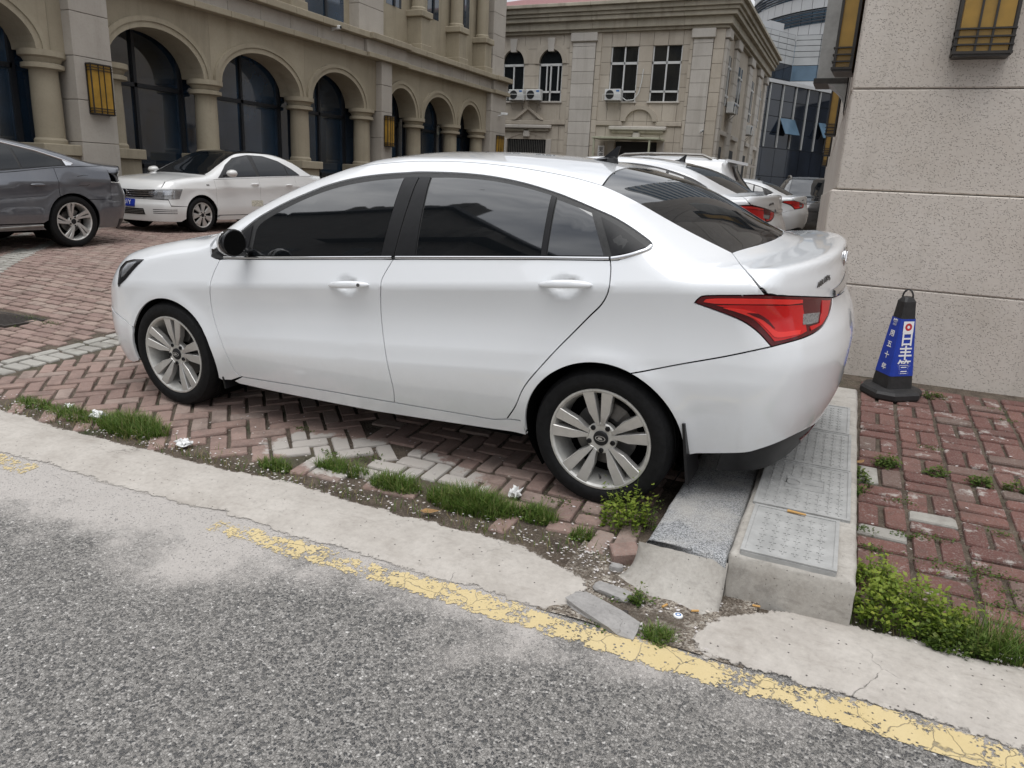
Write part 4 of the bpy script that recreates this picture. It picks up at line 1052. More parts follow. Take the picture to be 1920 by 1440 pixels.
# ================================================================ drain box with covers behind the rear wheel
M_COVER = plain('composite_cover', (.36, .36, .35), .7, 14, .16, .004)
M_RUBB = plain('black_rubber', (.016, .016, .017), .55, 30, .3)
def grid_solid(name, x0, x1, y0, y1, ztop, zbot, mat, parent=None, n=(8, 24), rough=.004, bev=.012, seed=1, kind=None, front=None):
    """block with slightly uneven faces and worn upper edges"""
    r = random.Random(seed); v = []; f = []; nx, ny = n
    xs = [x0, x0+bev*.4]+list(np.linspace(x0+bev, x1-bev, nx))+[x1-bev*.4, x1]; ys = [y0, y0+bev*.4]+list(np.linspace(y0+bev, y1-bev, ny))+[y1-bev*.4, y1]
    m = len(ys)
    for i, x in enumerate(xs):
        for j, y in enumerate(ys):
            d = min(i, len(xs)-1-i, j, len(ys)-1-j)
            zt = ztop(x, y) if callable(ztop) else ztop
            v.append((x+r.uniform(-rough, rough)*.6, y+r.uniform(-rough, rough)*.6+(front(x) if front and j == 0 else 0), zt-(bev if d == 0 else bev*.3 if d == 1 else 0)+r.uniform(-rough, rough)*.3))
    for i in range(len(xs)-1):
        for j in range(m-1): f.append((i*m+j, (i+1)*m+j, (i+1)*m+j+1, i*m+j+1))
    rim = [i*m for i in range(len(xs))]+[(len(xs)-1)*m+j for j in range(1, m)]+[i*m+m-1 for i in range(len(xs)-2, -1, -1)]+[j for j in range(m-2, 0, -1)]
    prev = rim; K = 4
    for k in range(1, K+1):
        cur = []
        for q in rim:
            x, y, z = v[q]; zb = zbot(x, y) if callable(zbot) else zbot
            cur.append(len(v)); v.append((x+r.uniform(-rough, rough), y+r.uniform(-rough, rough), z+(zb-z)*k/K))
        for a in range(len(rim)): b = (a+1) % len(rim); f.append((prev[a], cur[a], cur[b], prev[b]))
        prev = cur
    o = mesh_obj(name, v, f, mat, parent, smooth=True)
    if kind: o['kind'] = kind
    return o
gnd = lambda x, y: float(H(x, y))-.05
box = empty('drain_box', (-.02, 3.6, .0), 0, 'pale concrete cable box with patterned covers under the rear bumper', 'drain box')
def child_world(o, par):
    o.parent = par; o.matrix_parent_inverse = par.matrix_world.inverted() if par.matrix_world != Matrix() else Matrix.Translation(-par.location); return o
bb = grid_solid('concrete_body', -.222, .192, 2.462, 5.25, lambda x, y: .150+.004*math.sin(7*y), gnd, M_BOX, None, (7, 46), .004, .016, 5); child_world(bb, box)
sl_ = grid_solid('granite_slab', -.520, -.226, 2.475, 5.1, lambda x, y: .118+.010*math.sin(1.3*y)+.10*(x+.37)*.3, gnd, M_GRANITE, None, (6, 44), .004, .014, 6, front=lambda x: .03*math.sin(9*x)); child_world(sl_, box)
# cement fillet running from the slab down to the gutter
v = []; f = []; nx, ny = 16, 12; rr = random.Random(9)
for i in range(nx+1):
    for j in range(ny+1):
        s, t_ = i/nx, j/ny; x = -.545+.325*s-.09*(t_**2)*(1-s)
        yb = 2.462-.004; yf = 2.40-.10*s
        y = yb+(yf-.06*math.sin(math.pi*s)-yb)*t_; zt = .105; z0 = float(H(x, y))+.004
        y += .012*math.sin(11*s+1)*t_; z = z0+(zt-z0)*(1-t_)**2.2*(1-.55*float(sstep(.75, 1.0, s))*min(1, 2.2*t_))-.014*t_**3-.03*float(sstep(.85, 1.0, s))*t_**2+rr.uniform(-.002, .002); v.append((x, y, z))
for i in range(nx):
    for j in range(ny): f.append((i*(ny+1)+j, i*(ny+1)+j+1, (i+1)*(ny+1)+j+1, (i+1)*(ny+1)+j))
n0 = len(v)
for k, q in enumerate([i*(ny+1)+j for i in (0,) for j in range(ny+1)]): v.append((v[q][0]+.02, v[q][1], v[q][2]-.16))
for j in range(ny): f.append((j, n0+j, n0+j+1, j+1))
n0 = len(v); edge = [nx*(ny+1)+j for j in range(ny+1)]
for q in edge: v.append((v[q][0]-.004, v[q][1], float(H(v[q][0], v[q][1]))-.06))
for j in range(ny): f.append((edge[j], edge[j+1], n0+j+1, n0+j))
n0 = len(v); edge = [i*(ny+1)+ny for i in range(nx+1)]
for q in edge: v.append((v[q][0], v[q][1]-.004, v[q][2]-.05))
for j in range(nx): f.append((edge[j], n0+j, n0+j+1, edge[j+1]))
fl_ = mesh_obj('cement_fillet', v, f, M_BOX, None, smooth=True); recalc(fl_); child_world(fl_, box)
for k, (x0, x1, y0, y1) in enumerate(((-.188, .128, 2.470, 2.905), (-.200, .165, 2.925, 3.50), (-.205, .160, 3.512, 4.09), (-.205, .150, 4.105, 4.66))):
    c = MB(); z = .155
    c.bbox(x0, x1, y0, y1, z-.02, z+.006, .004); fr = c.build('cover', M_COVER, None)
    child_world(fr, box)
    rb = MB(); b = .022
    for a0, a1, b0, b1 in ((x0, x1, y0, y0+b*.6), (x0, x1, y1-b*.6, y1), (x0, x0+b*.6, y0+b*.6, y1-b*.6), (x1-b*.6, x1, y0+b*.6, y1-b*.6)): rb.box(a0, a1, b0, b1, z+.0055, z+.010)
    o = rb.build('rim_bead', M_COVER, fr)
    st = MB(); px, py = .040, .052; nx_ = int((x1-x0-2*b)/px); ny_ = int((y1-y0-2*b)/py)
    ox = (x0+x1)/2-px*(nx_-1)/2; oy = (y0+y1)/2-py*(ny_-1)/2
    for i in range(nx_):
        for j in range(ny_):
            if k == 1 and 2 <= i <= nx_-3 and 4 <= j <= 6: continue
            x, y = ox+i*px, oy+j*py
            st.box(x-.0025, x+.0025, y-.023, y+.023, z+.0055, z+.0095); st.box(x-.012, x-.0025, y-.003, y+.003, z+.0055, z+.0092); st.box(x+.0025, x+.012, y-.003, y+.003, z+.0055, z+.0092)
    o = st.build('raised_studs', M_COVER, fr); o['kind'] = 'stuff'
    if k == 1:
        q = MB(); xa, xb_, ya, yb2 = ox+2*px-.02, ox+(nx_-3)*px+.02, oy+4*py-.02, oy+6*py+.02
        for a0, a1, b0, b1 in ((xa, xb_, ya, ya+.006), (xa, xb_, yb2-.006, yb2), (xa, xa+.006, ya+.006, yb2-.006), (xb_-.006, xb_, ya+.006, yb2-.006)): q.box(a0, a1, b0, b1, z+.0055, z+.0095)
        q.lathe([(.035, z+.0055), (.035, z+.0095), (.027, z+.0095), (.027, z+.0055)], 20, ((xa+xb_)/2-.05, (ya+yb2)/2, 0)); q.box((xa+xb_)/2, (xa+xb_)/2+.07, (ya+yb2)/2-.004, (ya+yb2)/2+.004, z+.0055, z+.0095)
        q.build('raised_mark', M_COVER, fr)

# ================================================================ drain grating in the courtyard
gr = empty('drain_grating', (-6.65, 3.84, float(H(-6.65, 3.84))), 0, 'dark iron drain grating set into the courtyard bricks', 'grating')
M_IRON = plain('rusty_iron', (.045, .038, .034), .7, 30, .4, .004)
m = MB(); [m.box(-.40, .40, y-.012, y+.012, -.03, .004) for y in (-.168, .168)]; [m.box(x-.012, x+.012, -.156, .156, -.03, .004) for x in (-.388, .388)]; m.build('frame', M_IRON, gr)
for i in range(17): m = MB(); x = -.36+.045*i; m.box(x-.011, x+.011, -.156, .156, -.028, .002); m.build('bar', M_IRON, gr)
m = MB(); m.box(-.376, .376, -.156, .156, -.06, -.03); m.build('pit', M_SOIL, gr)

# ================================================================ stone building at the right
def stone_mat(name, a, b, pit=.42):
    t = NT(name); p = t.pos(); n = t.noise(p, 2.2, 6, .62); s = t.noise(p, 115, 3, .62); s2 = t.noise(p, 46, 4, .7); d = t.noise(p, .9, 5, .6)
    z = t.sep(p)[2]
    c = t.mix(t.ramp(n, [(.3, 0), (.7, 1)]), a, b); c = t.mix(t.math('MULTIPLY', t.n('ShaderNodeObjectInfo').outputs['Random'], .22), c, tuple(x*.72 for x in a))
    vo = t.n('ShaderNodeTexVoronoi', {'Vector': p, 'Scale': 105.0}); pk = t.math('MULTIPLY', t.ramp(vo.outputs['Distance'], [(.20, 1), (.42, 0)]), t.ramp(t.sep(vo.outputs['Color'])[0], [(.52, 0), (.60, 1)]))
    c = t.mix(t.math('MULTIPLY', pk, pit), c, tuple(x*.30 for x in a))
    c = t.mix(t.ramp(s2, [(.58, 0), (.74, .30)]), c, tuple(x*.6 for x in a))
    c = t.mix(t.ramp(d, [(.55, 0), (.8, .38)]), c, (.26, .225, .17))
    stk = t.n('ShaderNodeMapping', {0: p}); stk.inputs['Scale'].default_value = (5.5, 5.5, .35)
    c = t.mix(t.ramp(t.noise(stk.outputs[0], 1.0, 5, .6), [(.56, 0), (.8, .30)]), c, (.20, .175, .135))
    return t.done(c, .88, t.bump(t.math('SUBTRACT', t.math('MULTIPLY', n, .2), t.math('ADD', pk, t.math('MULTIPLY', s2, .5))), .004, .9))
M_STONE = stone_mat('bush_hammered_granite', (.53, .475, .415), (.60, .55, .495))
M_JOINT = plain('grimy_mortar', (.30, .27, .22), .9, 12, .3)
M_AMBER = plain('amber_lamp_glass', (.33, .19, .028), .28, 4, .25)
M_BRONZE = plain('dark_bronze_frame', (.022, .018, .014), .45, 20, .3)
rb_ = empty('stone_building', (3, 5.7, .15), 0, 'beige rough granite building corner with wall lamps at the right edge', 'building')
inv0 = lambda par, o: child_world(o, par)
FX = lambda y: -.150-.045*(y-5.7)               # the flank runs back, slightly skewed
core = MB(); core.prism([(FX(5.75)+.05, 5.76), (9, 5.76), (9, 40), (FX(40)+.05, 40)], 'z', -.2, 9.6); inv0(rb_, core.build('mortar_core', M_JOINT))
courses = [(.05, .786), (.79, 1.426), (1.432, 2.076), (2.082, 2.726), (2.732, 3.376), (3.382, 4.03), (4.036, 4.68), (4.686, 5.33), (5.336, 5.98), (5.986, 9.6)]
for ci, (z0, z1) in enumerate(courses):
    pr = .0 if ci > 1 else .035
    yy = 5.70-pr*.6; x = FX(5.7)-pr; k = 0; lens = [2.6, 1.9, 2.2, 2.4] if ci % 2 else [1.75, 2.3, 2.0, 2.6]
    while x < 9 and (ci < 6 or k < 4):
        l = lens[k % 4]; b = MB(); b.bbox(x+.003, min(9.0, x+l)-.003, yy, yy+.16, z0, z1, .008); inv0(rb_, b.build('stone_block', M_STONE)); x += l; k += 1
    y = yy+.163; k = 0
    while y < 30:
        l = [2.2, 2.9, 2.5][k % 3]; b = MB()
        b.bbox(-pr, .1, y+.003, y+l-.003, z0, z1, .012); b.v = [(FX(q[1])+q[0], q[1], q[2]) for q in b.v]; inv0(rb_, b.build('stone_block', M_STONE)); y += l; k += 1
def wall_lamp(name, label, loc, rz, w=.30, d=.13, h=.82, group='amber wall lamps on the stone building', bars=2, ngrid=4):
    """amber box lantern; back plane at local y=0, front at y=-d, bottom at z=0"""
    o = empty(name, loc, rz, label, 'wall lamp', group); g = MB(); g.box(-w/2+.014, w/2-.014, -d+.010, -.002, .014, h-.014); g.build('glass', M_AMBER, o)
    for sx in (-1, 1):
        f_ = MB(); f_.box(sx*w/2-.009, sx*w/2+.009, -d, -d+.018, 0, h); f_.build('post', M_BRONZE, o); f_ = MB(); f_.box(sx*w/2-.009, sx*w/2+.009, -.02, 0, 0, h); f_.build('post', M_BRONZE, o)
    for k in range(bars):
        x = -w/2+w*(k+1)/(bars+1)*.80+w*.10 if bars == 2 else 0
        f_ = MB(); f_.box(x-.006, x+.006, -d-.004, -d+.012, .0, h); f_.build('upright_bar', M_BRONZE, o)
    zs = [0.008+.045*i for i in range(ngrid)]; 
    for z in zs+[h-q for q in zs]:
        f_ = MB(); t_ = .010 if .01 < z < h-.01 else .016
        f_.box(-w/2-.012, w/2+.012, -d-.010, -d+.008, z-t_/2, z+t_/2); f_.box(-w/2-.012, -w/2+.008, -d+.008, 0, z-t_/2, z+t_/2); f_.box(w/2-.008, w/2+.012, -d+.008, 0, z-t_/2, z+t_/2); f_.build('cross_bar', M_BRONZE, o)
    f_ = MB(); f_.box(-w/2, w/2, -d, 0, -.012, .004); f_.build('end_plate', M_BRONZE, o); f_ = MB(); f_.box(-w/2, w/2, -d, 0, h-.004, h+.012); f_.build('end_plate', M_BRONZE, o)
    return o
wall_lamp('wall_lamp', 'amber lantern on the front of the granite wall above the traffic cone', (.545, 5.697, 2.26), 0)
lb = ['nearest amber lantern on the granite flank, beside the steel half-round duct', 'second amber lantern along the granite flank', 'third amber lantern along the granite flank', 'farthest small amber lantern along the granite flank']
for k, y in enumerate((6.18, 12.2, 18.1, 24.1)):
    wall_lamp('wall_lamp', lb[k], (FX(y)-.003, y, 2.25), -math.pi/2-.045, h=.82 if k else .95)
# steel half-round duct hanging beside the first lantern
M_STEEL = plain('brushed_steel', (.30, .29, .27), .35, 9, .2, Metallic=.8)
du = empty('steel_duct', (FX(6.9)-.02, 6.9, 2.15), 0, 'grey steel duct with curved underside behind the nearest flank lantern', 'duct')
m = MB(); n_ = 10; pts = [(0, 1.4), (-.24, 1.4), (-.24, .14)]+[(-.24+.24*math.sin(R(9*i)), .14-.24*(1-math.cos(R(9*i)))) for i in range(1, 11)]
m.prism(pts[::-1], 'y', 0, .35); recalc(m.build('duct_body', M_STEEL, du))
m = MB(); m.box(-.26, .0, -.012, .362, .12, .16); m.build('strap', M_BRONZE, du)

# ================================================================ traffic cone
M_CBLUE = plain('blue_cone_sleeve', (.012, .045, .36), .45, 20, .12)
M_CBLK = plain('black_cone_rubber', (.020, .019, .019), .6, 25, .3, .003)
cx0, cy0 = .388, 5.275; cz0 = float(H(cx0, cy0))
cone = empty('traffic_cone', (cx0, cy0, cz0), R(-4), 'black rubber traffic cone with blue lettered sleeve by the granite wall', 'traffic cone')
n_s = slope_n(cx0, cy0); cone.rotation_euler = Vector(n_s).to_track_quat('Z', 'Y').to_euler(); cone.rotation_euler.z += R(-4)
def oct_(r, ch):          # square turned 45 degrees (corner to the viewer), corners cut
    out = []
    for k in range(4):
        a = R(-90+90*k); c = np.array([math.cos(a), math.sin(a)])*r; p = np.array([-c[1], c[0]])
        p /= np.linalg.norm(p); q = c/np.linalg.norm(c)
        out += [c-q*ch-p*ch, c-q*ch+p*ch]
    return [tuple(o) for o in out]
def frustum(name, secs, mat, parent):
    v = []; f = []; n = 8
    for r, ch, z in secs: v += [(x, y, z) for x, y in oct_(r, ch)]
    for i in range(len(secs)-1):
        for j in range(n): f.append((i*n+j, i*n+(j+1) % n, (i+1)*n+(j+1) % n, (i+1)*n+j))
    f += [tuple(range(n))[::-1], tuple(range((len(secs)-1)*n, len(secs)*n))]
    return mesh_obj(name, v, f, mat, parent)
rz_ = lambda z: .128-(.128-.052)*(z-.05)/(.66-.05)
frustum('base', [(.225, .055, .0), (.232, .055, .012), (.232, .055, .040), (.215, .052, .056), (.150, .03, .066)], M_CBLK, cone)
frustum('body', [(rz_(.055), .008, .055), (rz_(.60), .006, .60), (rz_(.60)-.002, .006, .625), (.040, .010, .652)], M_CBLK, cone)
frustum('sleeve', [(rz_(.150)+.003, .008, .150), (rz_(.518)+.003, .006, .518)], M_CBLUE, cone)
m = MB(); pp = [Vector((.030*math.cos(R(a)), 0, .648+.05*math.sin(R(a)))) for a in range(0, 181, 20)]
for a, b in zip(pp[:-1], pp[1:]): m.tube(a, b, .006, n=6)
m.build('handle_loop', M_CBLK, cone)
def face_frame(side, z, off=.0036):
    """matrix on the left (-1) or right (+1) visible face at height z: x along the face, y up, z outwards"""
    nrm = Vector((side*math.sqrt(.5), -math.sqrt(.5), 0)); sl2 = (.128-.052)/(.61)*math.sqrt(.5); nn = (nrm+Vector((0, 0, sl2))).normalized()
    xd = Vector((math.sqrt(.5), side*math.sqrt(.5), 0)).normalized(); yd = nn.cross(xd); r = (rz_(z)+.003)*math.sqrt(.5)+off*.3
    c = nrm*r; c.z = z; c += nn*.0012
    return Matrix(((xd.x, yd.x, nn.x, c.x), (xd.y, yd.y, nn.y, c.y), (xd.z, yd.z, nn.z, c.z), (0, 0, 0, 1)))
for ch, z in zip('管用五十年', (.488, .415, .343, .272, .195)): text_mesh(ch, .045, 'printed_character', M_PWHITE, cone, face_frame(-1, z), bold=.0008)
for ch, z, s in zip('日丰管', (.385, .295, .205), (.10, .098, .098)): text_mesh(ch, s, 'printed_character', M_PWHITE, cone, face_frame(1, z), bold=.0016)
m = MB(); m.box(-.036, .036, -.036, .036, 0, .0006); o = m.build('printed_badge', M_PWHITE, cone); o.matrix_local = face_frame(1, .468)
m = MB(); m.lathe([(.010, .0008), (.010, .0014), (.024, .0014), (.024, .0008)], 18); o = m.build('badge_mark', plain('red_print', (.5, .03, .04), .5), cone); o.matrix_local = face_frame(1, .468)
# ================================================================ arcaded building on the left (facade plane x = -13)
def facade_mat(name, a, b, dark=(.09, .075, .05), amt=.5, streak=.4):
    t = NT(name); p = t.pos(); n = t.noise(p, 1.6, 6, .6); f = t.noise(p, 26, 4, .6); d = t.noise(p, .55, 5, .62)
    c = t.mix(t.ramp(n, [(.3, 0), (.7, 1)]), a, b)
    c = t.mix(t.ramp(f, [(.5, 0), (.8, .3)]), c, tuple(x*.6 for x in a)); c = t.mix(t.math('MULTIPLY', t.n('ShaderNodeObjectInfo').outputs['Random'], .35), c, tuple(x*.75 for x in a))
    mp_ = t.n('ShaderNodeMapping', {0: p}); mp_.inputs['Scale'].default_value = (3.2, 3.2, .28)
    c = t.mix(t.ramp(t.noise(mp_.outputs[0], 1.0, 6, .65), [(.52, 0), (.78, streak)]), c, dark)
    c = t.mix(t.ramp(d, [(.52, 0), (.8, amt)]), c, tuple(x*.7 for x in a))
    return t.done(c, .85, t.bump(t.math('ADD', n, t.math('MULTIPLY', f, .3)), .01, .5))
M_LB = facade_mat('ochre_render', (.300, .258, .185), (.37, .325, .24))
M_LBP = facade_mat('pinkish_stone_cladding', (.38, .345, .30), (.45, .415, .365), amt=.3, streak=.25)
M_DGLASS = plain('dark_glass_painted_reflection', (.016, .032, .055), .05, .5, .9, IOR=2.1)  # bluish reflections painted into the glass colour as broad uneven patches
M_DFRAME = plain('dark_window_frame', (.012, .014, .018), .5)
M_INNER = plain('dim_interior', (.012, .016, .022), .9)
lbd = empty('arcaded_building', (-13.6, 15, .3), 0, 'ochre arcaded building with round columns behind the grey and white parked cars', 'building')
put = lambda o: child_world(o, lbd)
ZS, ZC, ZB = 3.15, 3.92, .25
bays = [(3.2, 5.55), (6.02, 8.72), (10.05, 12.30), (12.80, 15.33), (15.80, 17.98), (19.15, 20.72), (21.20, 23.10), (23.58, 25.06)]
edges_ = [3.0]+[None]*0
spans = [(2.9, 5.78), (5.78, 9.0), (9.0, 12.55), (12.55, 15.565), (15.565, 18.6), (18.6, 20.96), (20.96, 23.34), (23.34, 26.9)]
def arc_e(y0, y1, zs, rise, n=24): return [((y0+y1)/2-(y1-y0)/2*math.cos(math.pi*i/n), zs+rise*math.sin(math.pi*i/n)) for i in range(n+1)]
for (a, b), (s0, s1) in zip(bays, spans):
    arc = arc_e(a, b, ZS, ZC-ZS)
    m = MB(); poly = [(s0+.002, 4.47), (s0+.002, ZS)]+arc+[(s1-.002, ZS), (s1-.002, 4.47)]; m.prism(poly[::-1], 'x', -13.6, -13.0); put(recalc(m.build('spandrel', M_LB)))
    # archivolt: two stepped rings
    for (w0, w1, x1) in ((.0, .11, -12.955), (.11, .20, -12.93)):
        m = MB(); n = 24; v = []; f = []
        for i in range(n+1):
            th = math.pi*i/n; c, s = math.cos(th), math.sin(th); cy = (a+b)/2; ra, rbb = (b-a)/2, ZC-ZS
            for w in (w0, w1):
                for x in (-13.0, x1): v.append((x, cy-(ra+w)*c, ZS+(rbb+w)*s))
        for i in range(n):
            q = 4*i; f += [(q, q+1, q+5, q+4), (q+1, q+3, q+7, q+5), (q+3, q+2, q+6, q+7)]
        m.add(v, f); put(recalc(m.build('archivolt', M_LB)))
    # glazing set back behind the arch
    m = MB(); m.box(-13.72, -13.70, s0, s1, ZB, 4.3); g = put(m.build('window', M_DGLASS))
    ym = (a+b)/2; w = b-a
    fr = [(ym-.035, ym+.035, ZB, 4.2), (a-.05, a+.04, ZB, 4.0), (b-.04, b+.05, ZB, 4.0)]
    hz = [(a, b, 2.86, 2.94), (a, b, 1.28, 1.36)]
    for y0, y1, z0, z1 in fr+hz:
        k = MB(); k.box(-13.70, -13.64, y0, y1, z0, z1); k = k.build('mullion', M_DFRAME); child_world(k, lbd); k.parent = g; k.matrix_parent_inverse = Matrix()
        k.matrix_parent_inverse = g.matrix_parent_inverse.inverted() @ Matrix() if False else Matrix()
        k.parent = lbd; k.matrix_parent_inverse = Matrix.Translation(-lbd.location)
def column(y, z0=1.63, z1=2.9, r=.235, x=-13.22, cap=True):
    m = MB(); m.lathe([(r+.03, z0), (r+.03, z0+.06), (r, z0+.10), (r*1.0, (z0+z1)/2), (r*.95, z1-.04)], 24, (x, y, 0)); put(m.build('column', M_LB, auto=.6))
    m = MB(); m.lathe([(r*.95, z1-.05), (r+.10, z1-.03), (r+.10, z1+.04), (r+.04, z1+.06), (r+.075, z1+.13), (r+.13, z1+.16), (r+.13, z1+.255), (0, z1+.255)], 24, (x, y, 0)); put(m.build('capital', M_LB, auto=.6))
    m = MB(); m.bbox(x-.33, x+.33, y-.33, y+.33, ZB, z0-.19, .01); put(m.build('pedestal', M_LB)); m = MB(); m.bbox(x-.40, x+.40, y-.40, y+.40, z0-.187, z0, .012); put(m.build('pedestal_cap', M_LB))
for y in (5.78, 8.98, 12.565, 15.585, 18.22, 20.98, 23.35, 25.30): column(y)
column(10.22)
def pier(y0, y1, x1, z0=ZB, z1=4.47, h=.72):
    z = z0
    while z < z1-.05:
        zt = min(z+h, z1); m = MB(); m.bbox(-13.6, x1, y0, y1, z+.004, zt-.004, .008); put(m.build('pier_block', M_LBP)); z = zt
pier(9.26, 10.0, -12.78); pier(18.62, 19.14, -12.80); pier(25.62, 26.9, -12.80); pier(2.2, 2.9, -12.8)
# entablature in blocks
y = 2.2; k = 0
while y < 26.95:
    l = .98; yb2 = min(y+l, 26.95); pj = .10 if any(a-.2 < (y+yb2)/2 < b+.2 for a, b in ((9.2, 10.05), (18.5, 19.5), (25.6, 27))) else 0
    for z0, z1, x1 in ((4.472, 4.60, -12.76), (4.604, 4.93, -12.86), (4.934, 5.09, -12.66)):
        m = MB(); m.bbox(-13.6, x1+pj, y+.003, yb2-.003, z0, z1, .012); put(m.build('cornice_block', M_LBP if z1 < 4.95 and z0 > 4.5 else M_LB))
    y = yb2
# upper storey
m = MB(); m.box(-14.2, -13.33, 2.2, 26.9, 5.09, 10.6); put(m.build('upper_wall', M_LB))
m = MB(); m.box(-24, -13.75, 2.2, 26.88, ZB-.3, 10.55); put(m.build('building_core', M_INNER))
for yc in (12.0, 15.2, 21.0, 23.4, 25.3):
    m = MB(); m.bbox(-13.4, -12.78, yc-.30, yc+.30, 5.094, 5.30, .02); m.bbox(-13.4, -12.83, yc-.25, yc+.25, 5.303, 6.05, .01); put(m.build('upper_pedestal', M_LB)); m = MB(); m.bbox(-13.4, -12.76, yc-.33, yc+.33, 6.053, 6.24, .02); put(m.build('pedestal_cap', M_LB))
    m = MB(); m.lathe([(.25, 6.24), (.25, 6.32), (.215, 6.36), (.20, 8.8), (.29, 8.9), (.29, 9.1)], 20, (-13.1, yc, 0)); put(m.build('upper_column', M_LB, auto=.6))
for y0, y1, z0, z1 in ((10.6, 11.4, 5.2, 9), (13.0, 14.3, 5.3, 9), (16.05, 17.6, 5.2, 9), (19.6, 20.4, 6.2, 9), (21.9, 22.6, 6.3, 9), (23.8, 24.7, 6.3, 9)):
    m = MB(); m.box(-13.36, -13.325, y0, y1, z0, z1); g = put(m.build('upper_window', M_DGLASS))
    m = MB(); m.box(-13.33, -13.29, (y0+y1)/2-.04, (y0+y1)/2+.04, z0, z1); put(m.build('mullion', M_DFRAME))
pier(9.3, 9.96, -12.95, 5.095, 10.6); pier(17.85, 19.0, -13.0, 5.095, 10.6); pier(25.9, 26.9, -12.95, 5.095, 10.6)
# low cameras and lanterns on the piers
lbl = ['amber lantern on the arcade pier above the white taxi-like sedan', 'amber lantern on the middle arcade pier', 'small amber lantern at the far end of the arcade']
lbl[0] = 'large amber lantern on the nearest arcade pier above the grey car'
for k, (y, w) in enumerate(((9.66, .40), (18.90, .34), (26.35, .42))):
    wall_lamp('wall_lamp', lbl[k], (-12.78 if k == 0 else -12.80, y, 2.19), math.pi/2, w=w, d=.14, h=.84, group='amber wall lamps on the arcade', ngrid=3)
# ================================================================ two-storey stone building at the back (facade plane y = 33)
M_B2 = facade_mat('beige_ashlar', (.44, .39, .32), (.52, .47, .395), (.15, .11, .08), .35, .35)
M_B2P = facade_mat('pale_ashlar_pilaster', (.48, .45, .405), (.55, .52, .475), (.18, .15, .115), .3, .4)
M_CORN = facade_mat('weathered_cornice', (.33, .30, .235), (.46, .42, .34), (.07, .048, .036), .55, .6)
M_ROOF = plain('red_roof_sheet', (.17, .045, .040), .6, 6, .3)
M_WFRAME = plain('white_window_frame', (.62, .63, .62), .45)
M_WGL = plain('office_window_glass', (.012, .014, .015), .08, IOR=1.6)
M_ACW = plain('air_conditioner_white', (.62, .63, .62), .5, 8, .08)
M_ACF = plain('fan_grille_black', (.015, .016, .016), .6)
b2 = empty('stone_office', (-11, 33.3, .3), 0, 'two-storey beige stone office with red roof at the back of the courtyard', 'building')
pt = lambda o: child_world(o, b2)
YF = 33.0; X0, X1 = -17.6, -5.92; YE = 47.5
m = MB(); m.box(X0, X1-.16, YF+.12, YE-.2, .0, 8.9); pt(m.build('building_core', M_JOINT))
wins = [(-15.95, -14.86, 5.0, 6.6, True), (-14.12, -12.98, 5.0, 6.59, True), (-10.74, -9.50, 5.0, 7.22, False), (-8.89, -7.63, 5.0, 7.21, False)]
doors = [(-15.56, -13.58, .3, 3.33), (-10.24, -8.35, .3, 3.31)]
def hit(x0, x1, z0, z1):
    for w in wins:
        top = w[3]+((w[1]-w[0])/2 if w[4] else 0)
        if x1 > w[0]+.02 and x0 < w[1]-.02 and z1 > w[2]+.02 and z0 < top-.02: return w
    for d in doors:
        if x1 > d[0]+.02 and x0 < d[1]-.02 and z1 > d[2]+.02 and z0 < d[3]-.02: return d
rr = random.Random(12)
def clad(xa, xb, xs, zs):
    for z0, z1 in zip(zs[:-1], zs[1:]):
        for x0, x1 in zip(xs[:-1], xs[1:]):
            # split the panel around openings
            w = hit(x0, x1, z0, z1)
            rects = [(x0, x1, z0, z1)]
            if w:
                top = w[3]+((w[1]-w[0])/2 if len(w) == 5 and w[4] else 0); rects = []
                if x0 < w[0]: rects.append((x0, min(x1, w[0]), z0, z1))
                if x1 > w[1]: rects.append((max(x0, w[1]), x1, z0, z1))
                cx0, cx1 = max(x0, w[0]), min(x1, w[1])
                if z0 < w[2]: rects.append((cx0, cx1, z0, min(z1, w[2])))
                if z1 > top: rects.append((cx0, cx1, max(z0, top), z1))
            for a, b, c, d in rects:
                if b-a < .03 or d-c < .03: continue
                k = MB(); dp = rr.uniform(-.002, .004); k.box(a+.007, b-.007, YF-dp, YF+.10, c+.007, d-.007); pt(k.build('stone_panel', M_B2))
zz = [.3, .95, 1.5, 2.1, 2.75, 3.32, 3.95, 4.18, 5.0, 5.55, 6.08, 6.60, 7.22, 7.80]
clad(-16.6, -12.66, [-17.6, -16.9, -15.95, -14.86, -14.12, -12.98, -12.66], zz)
clad(-11.2, -7.3, [-11.20, -10.74, -10.12, -9.50, -8.89, -8.26, -7.63, -7.28], zz)
def pil(xa, xb, proud=.10, mat=None):
    z = .3
    for z0, z1 in zip([.3, .95, 1.5, 2.03, 2.55, 3.07, 3.60, 4.12, 4.64, 5.16, 5.71, 6.22, 6.75, 7.25], [.95, 1.5, 2.03, 2.55, 3.07, 3.60, 4.12, 4.64, 5.16, 5.71, 6.22, 6.75, 7.25, 7.42]):
        k = MB(); k.bbox(xa, xb, YF-proud, YF+.1, z0+.006, z1-.006, .008); pt(k.build('pilaster_block', mat or M_B2P))
    k = MB(); k.bbox(xa-.10, xb+.08, YF-proud-.08, YF+.1, 7.45, 7.80, .02); pt(k.build('pilaster_capital', M_B2P)); k = MB(); k.bbox(xa-.04, xb+.03, YF-proud-.04, YF+.1, 7.42, 7.452, .01); pt(k.build('capital_fillet', M_CORN))
pil(-12.50, -11.45); pil(-7.18, -6.38)
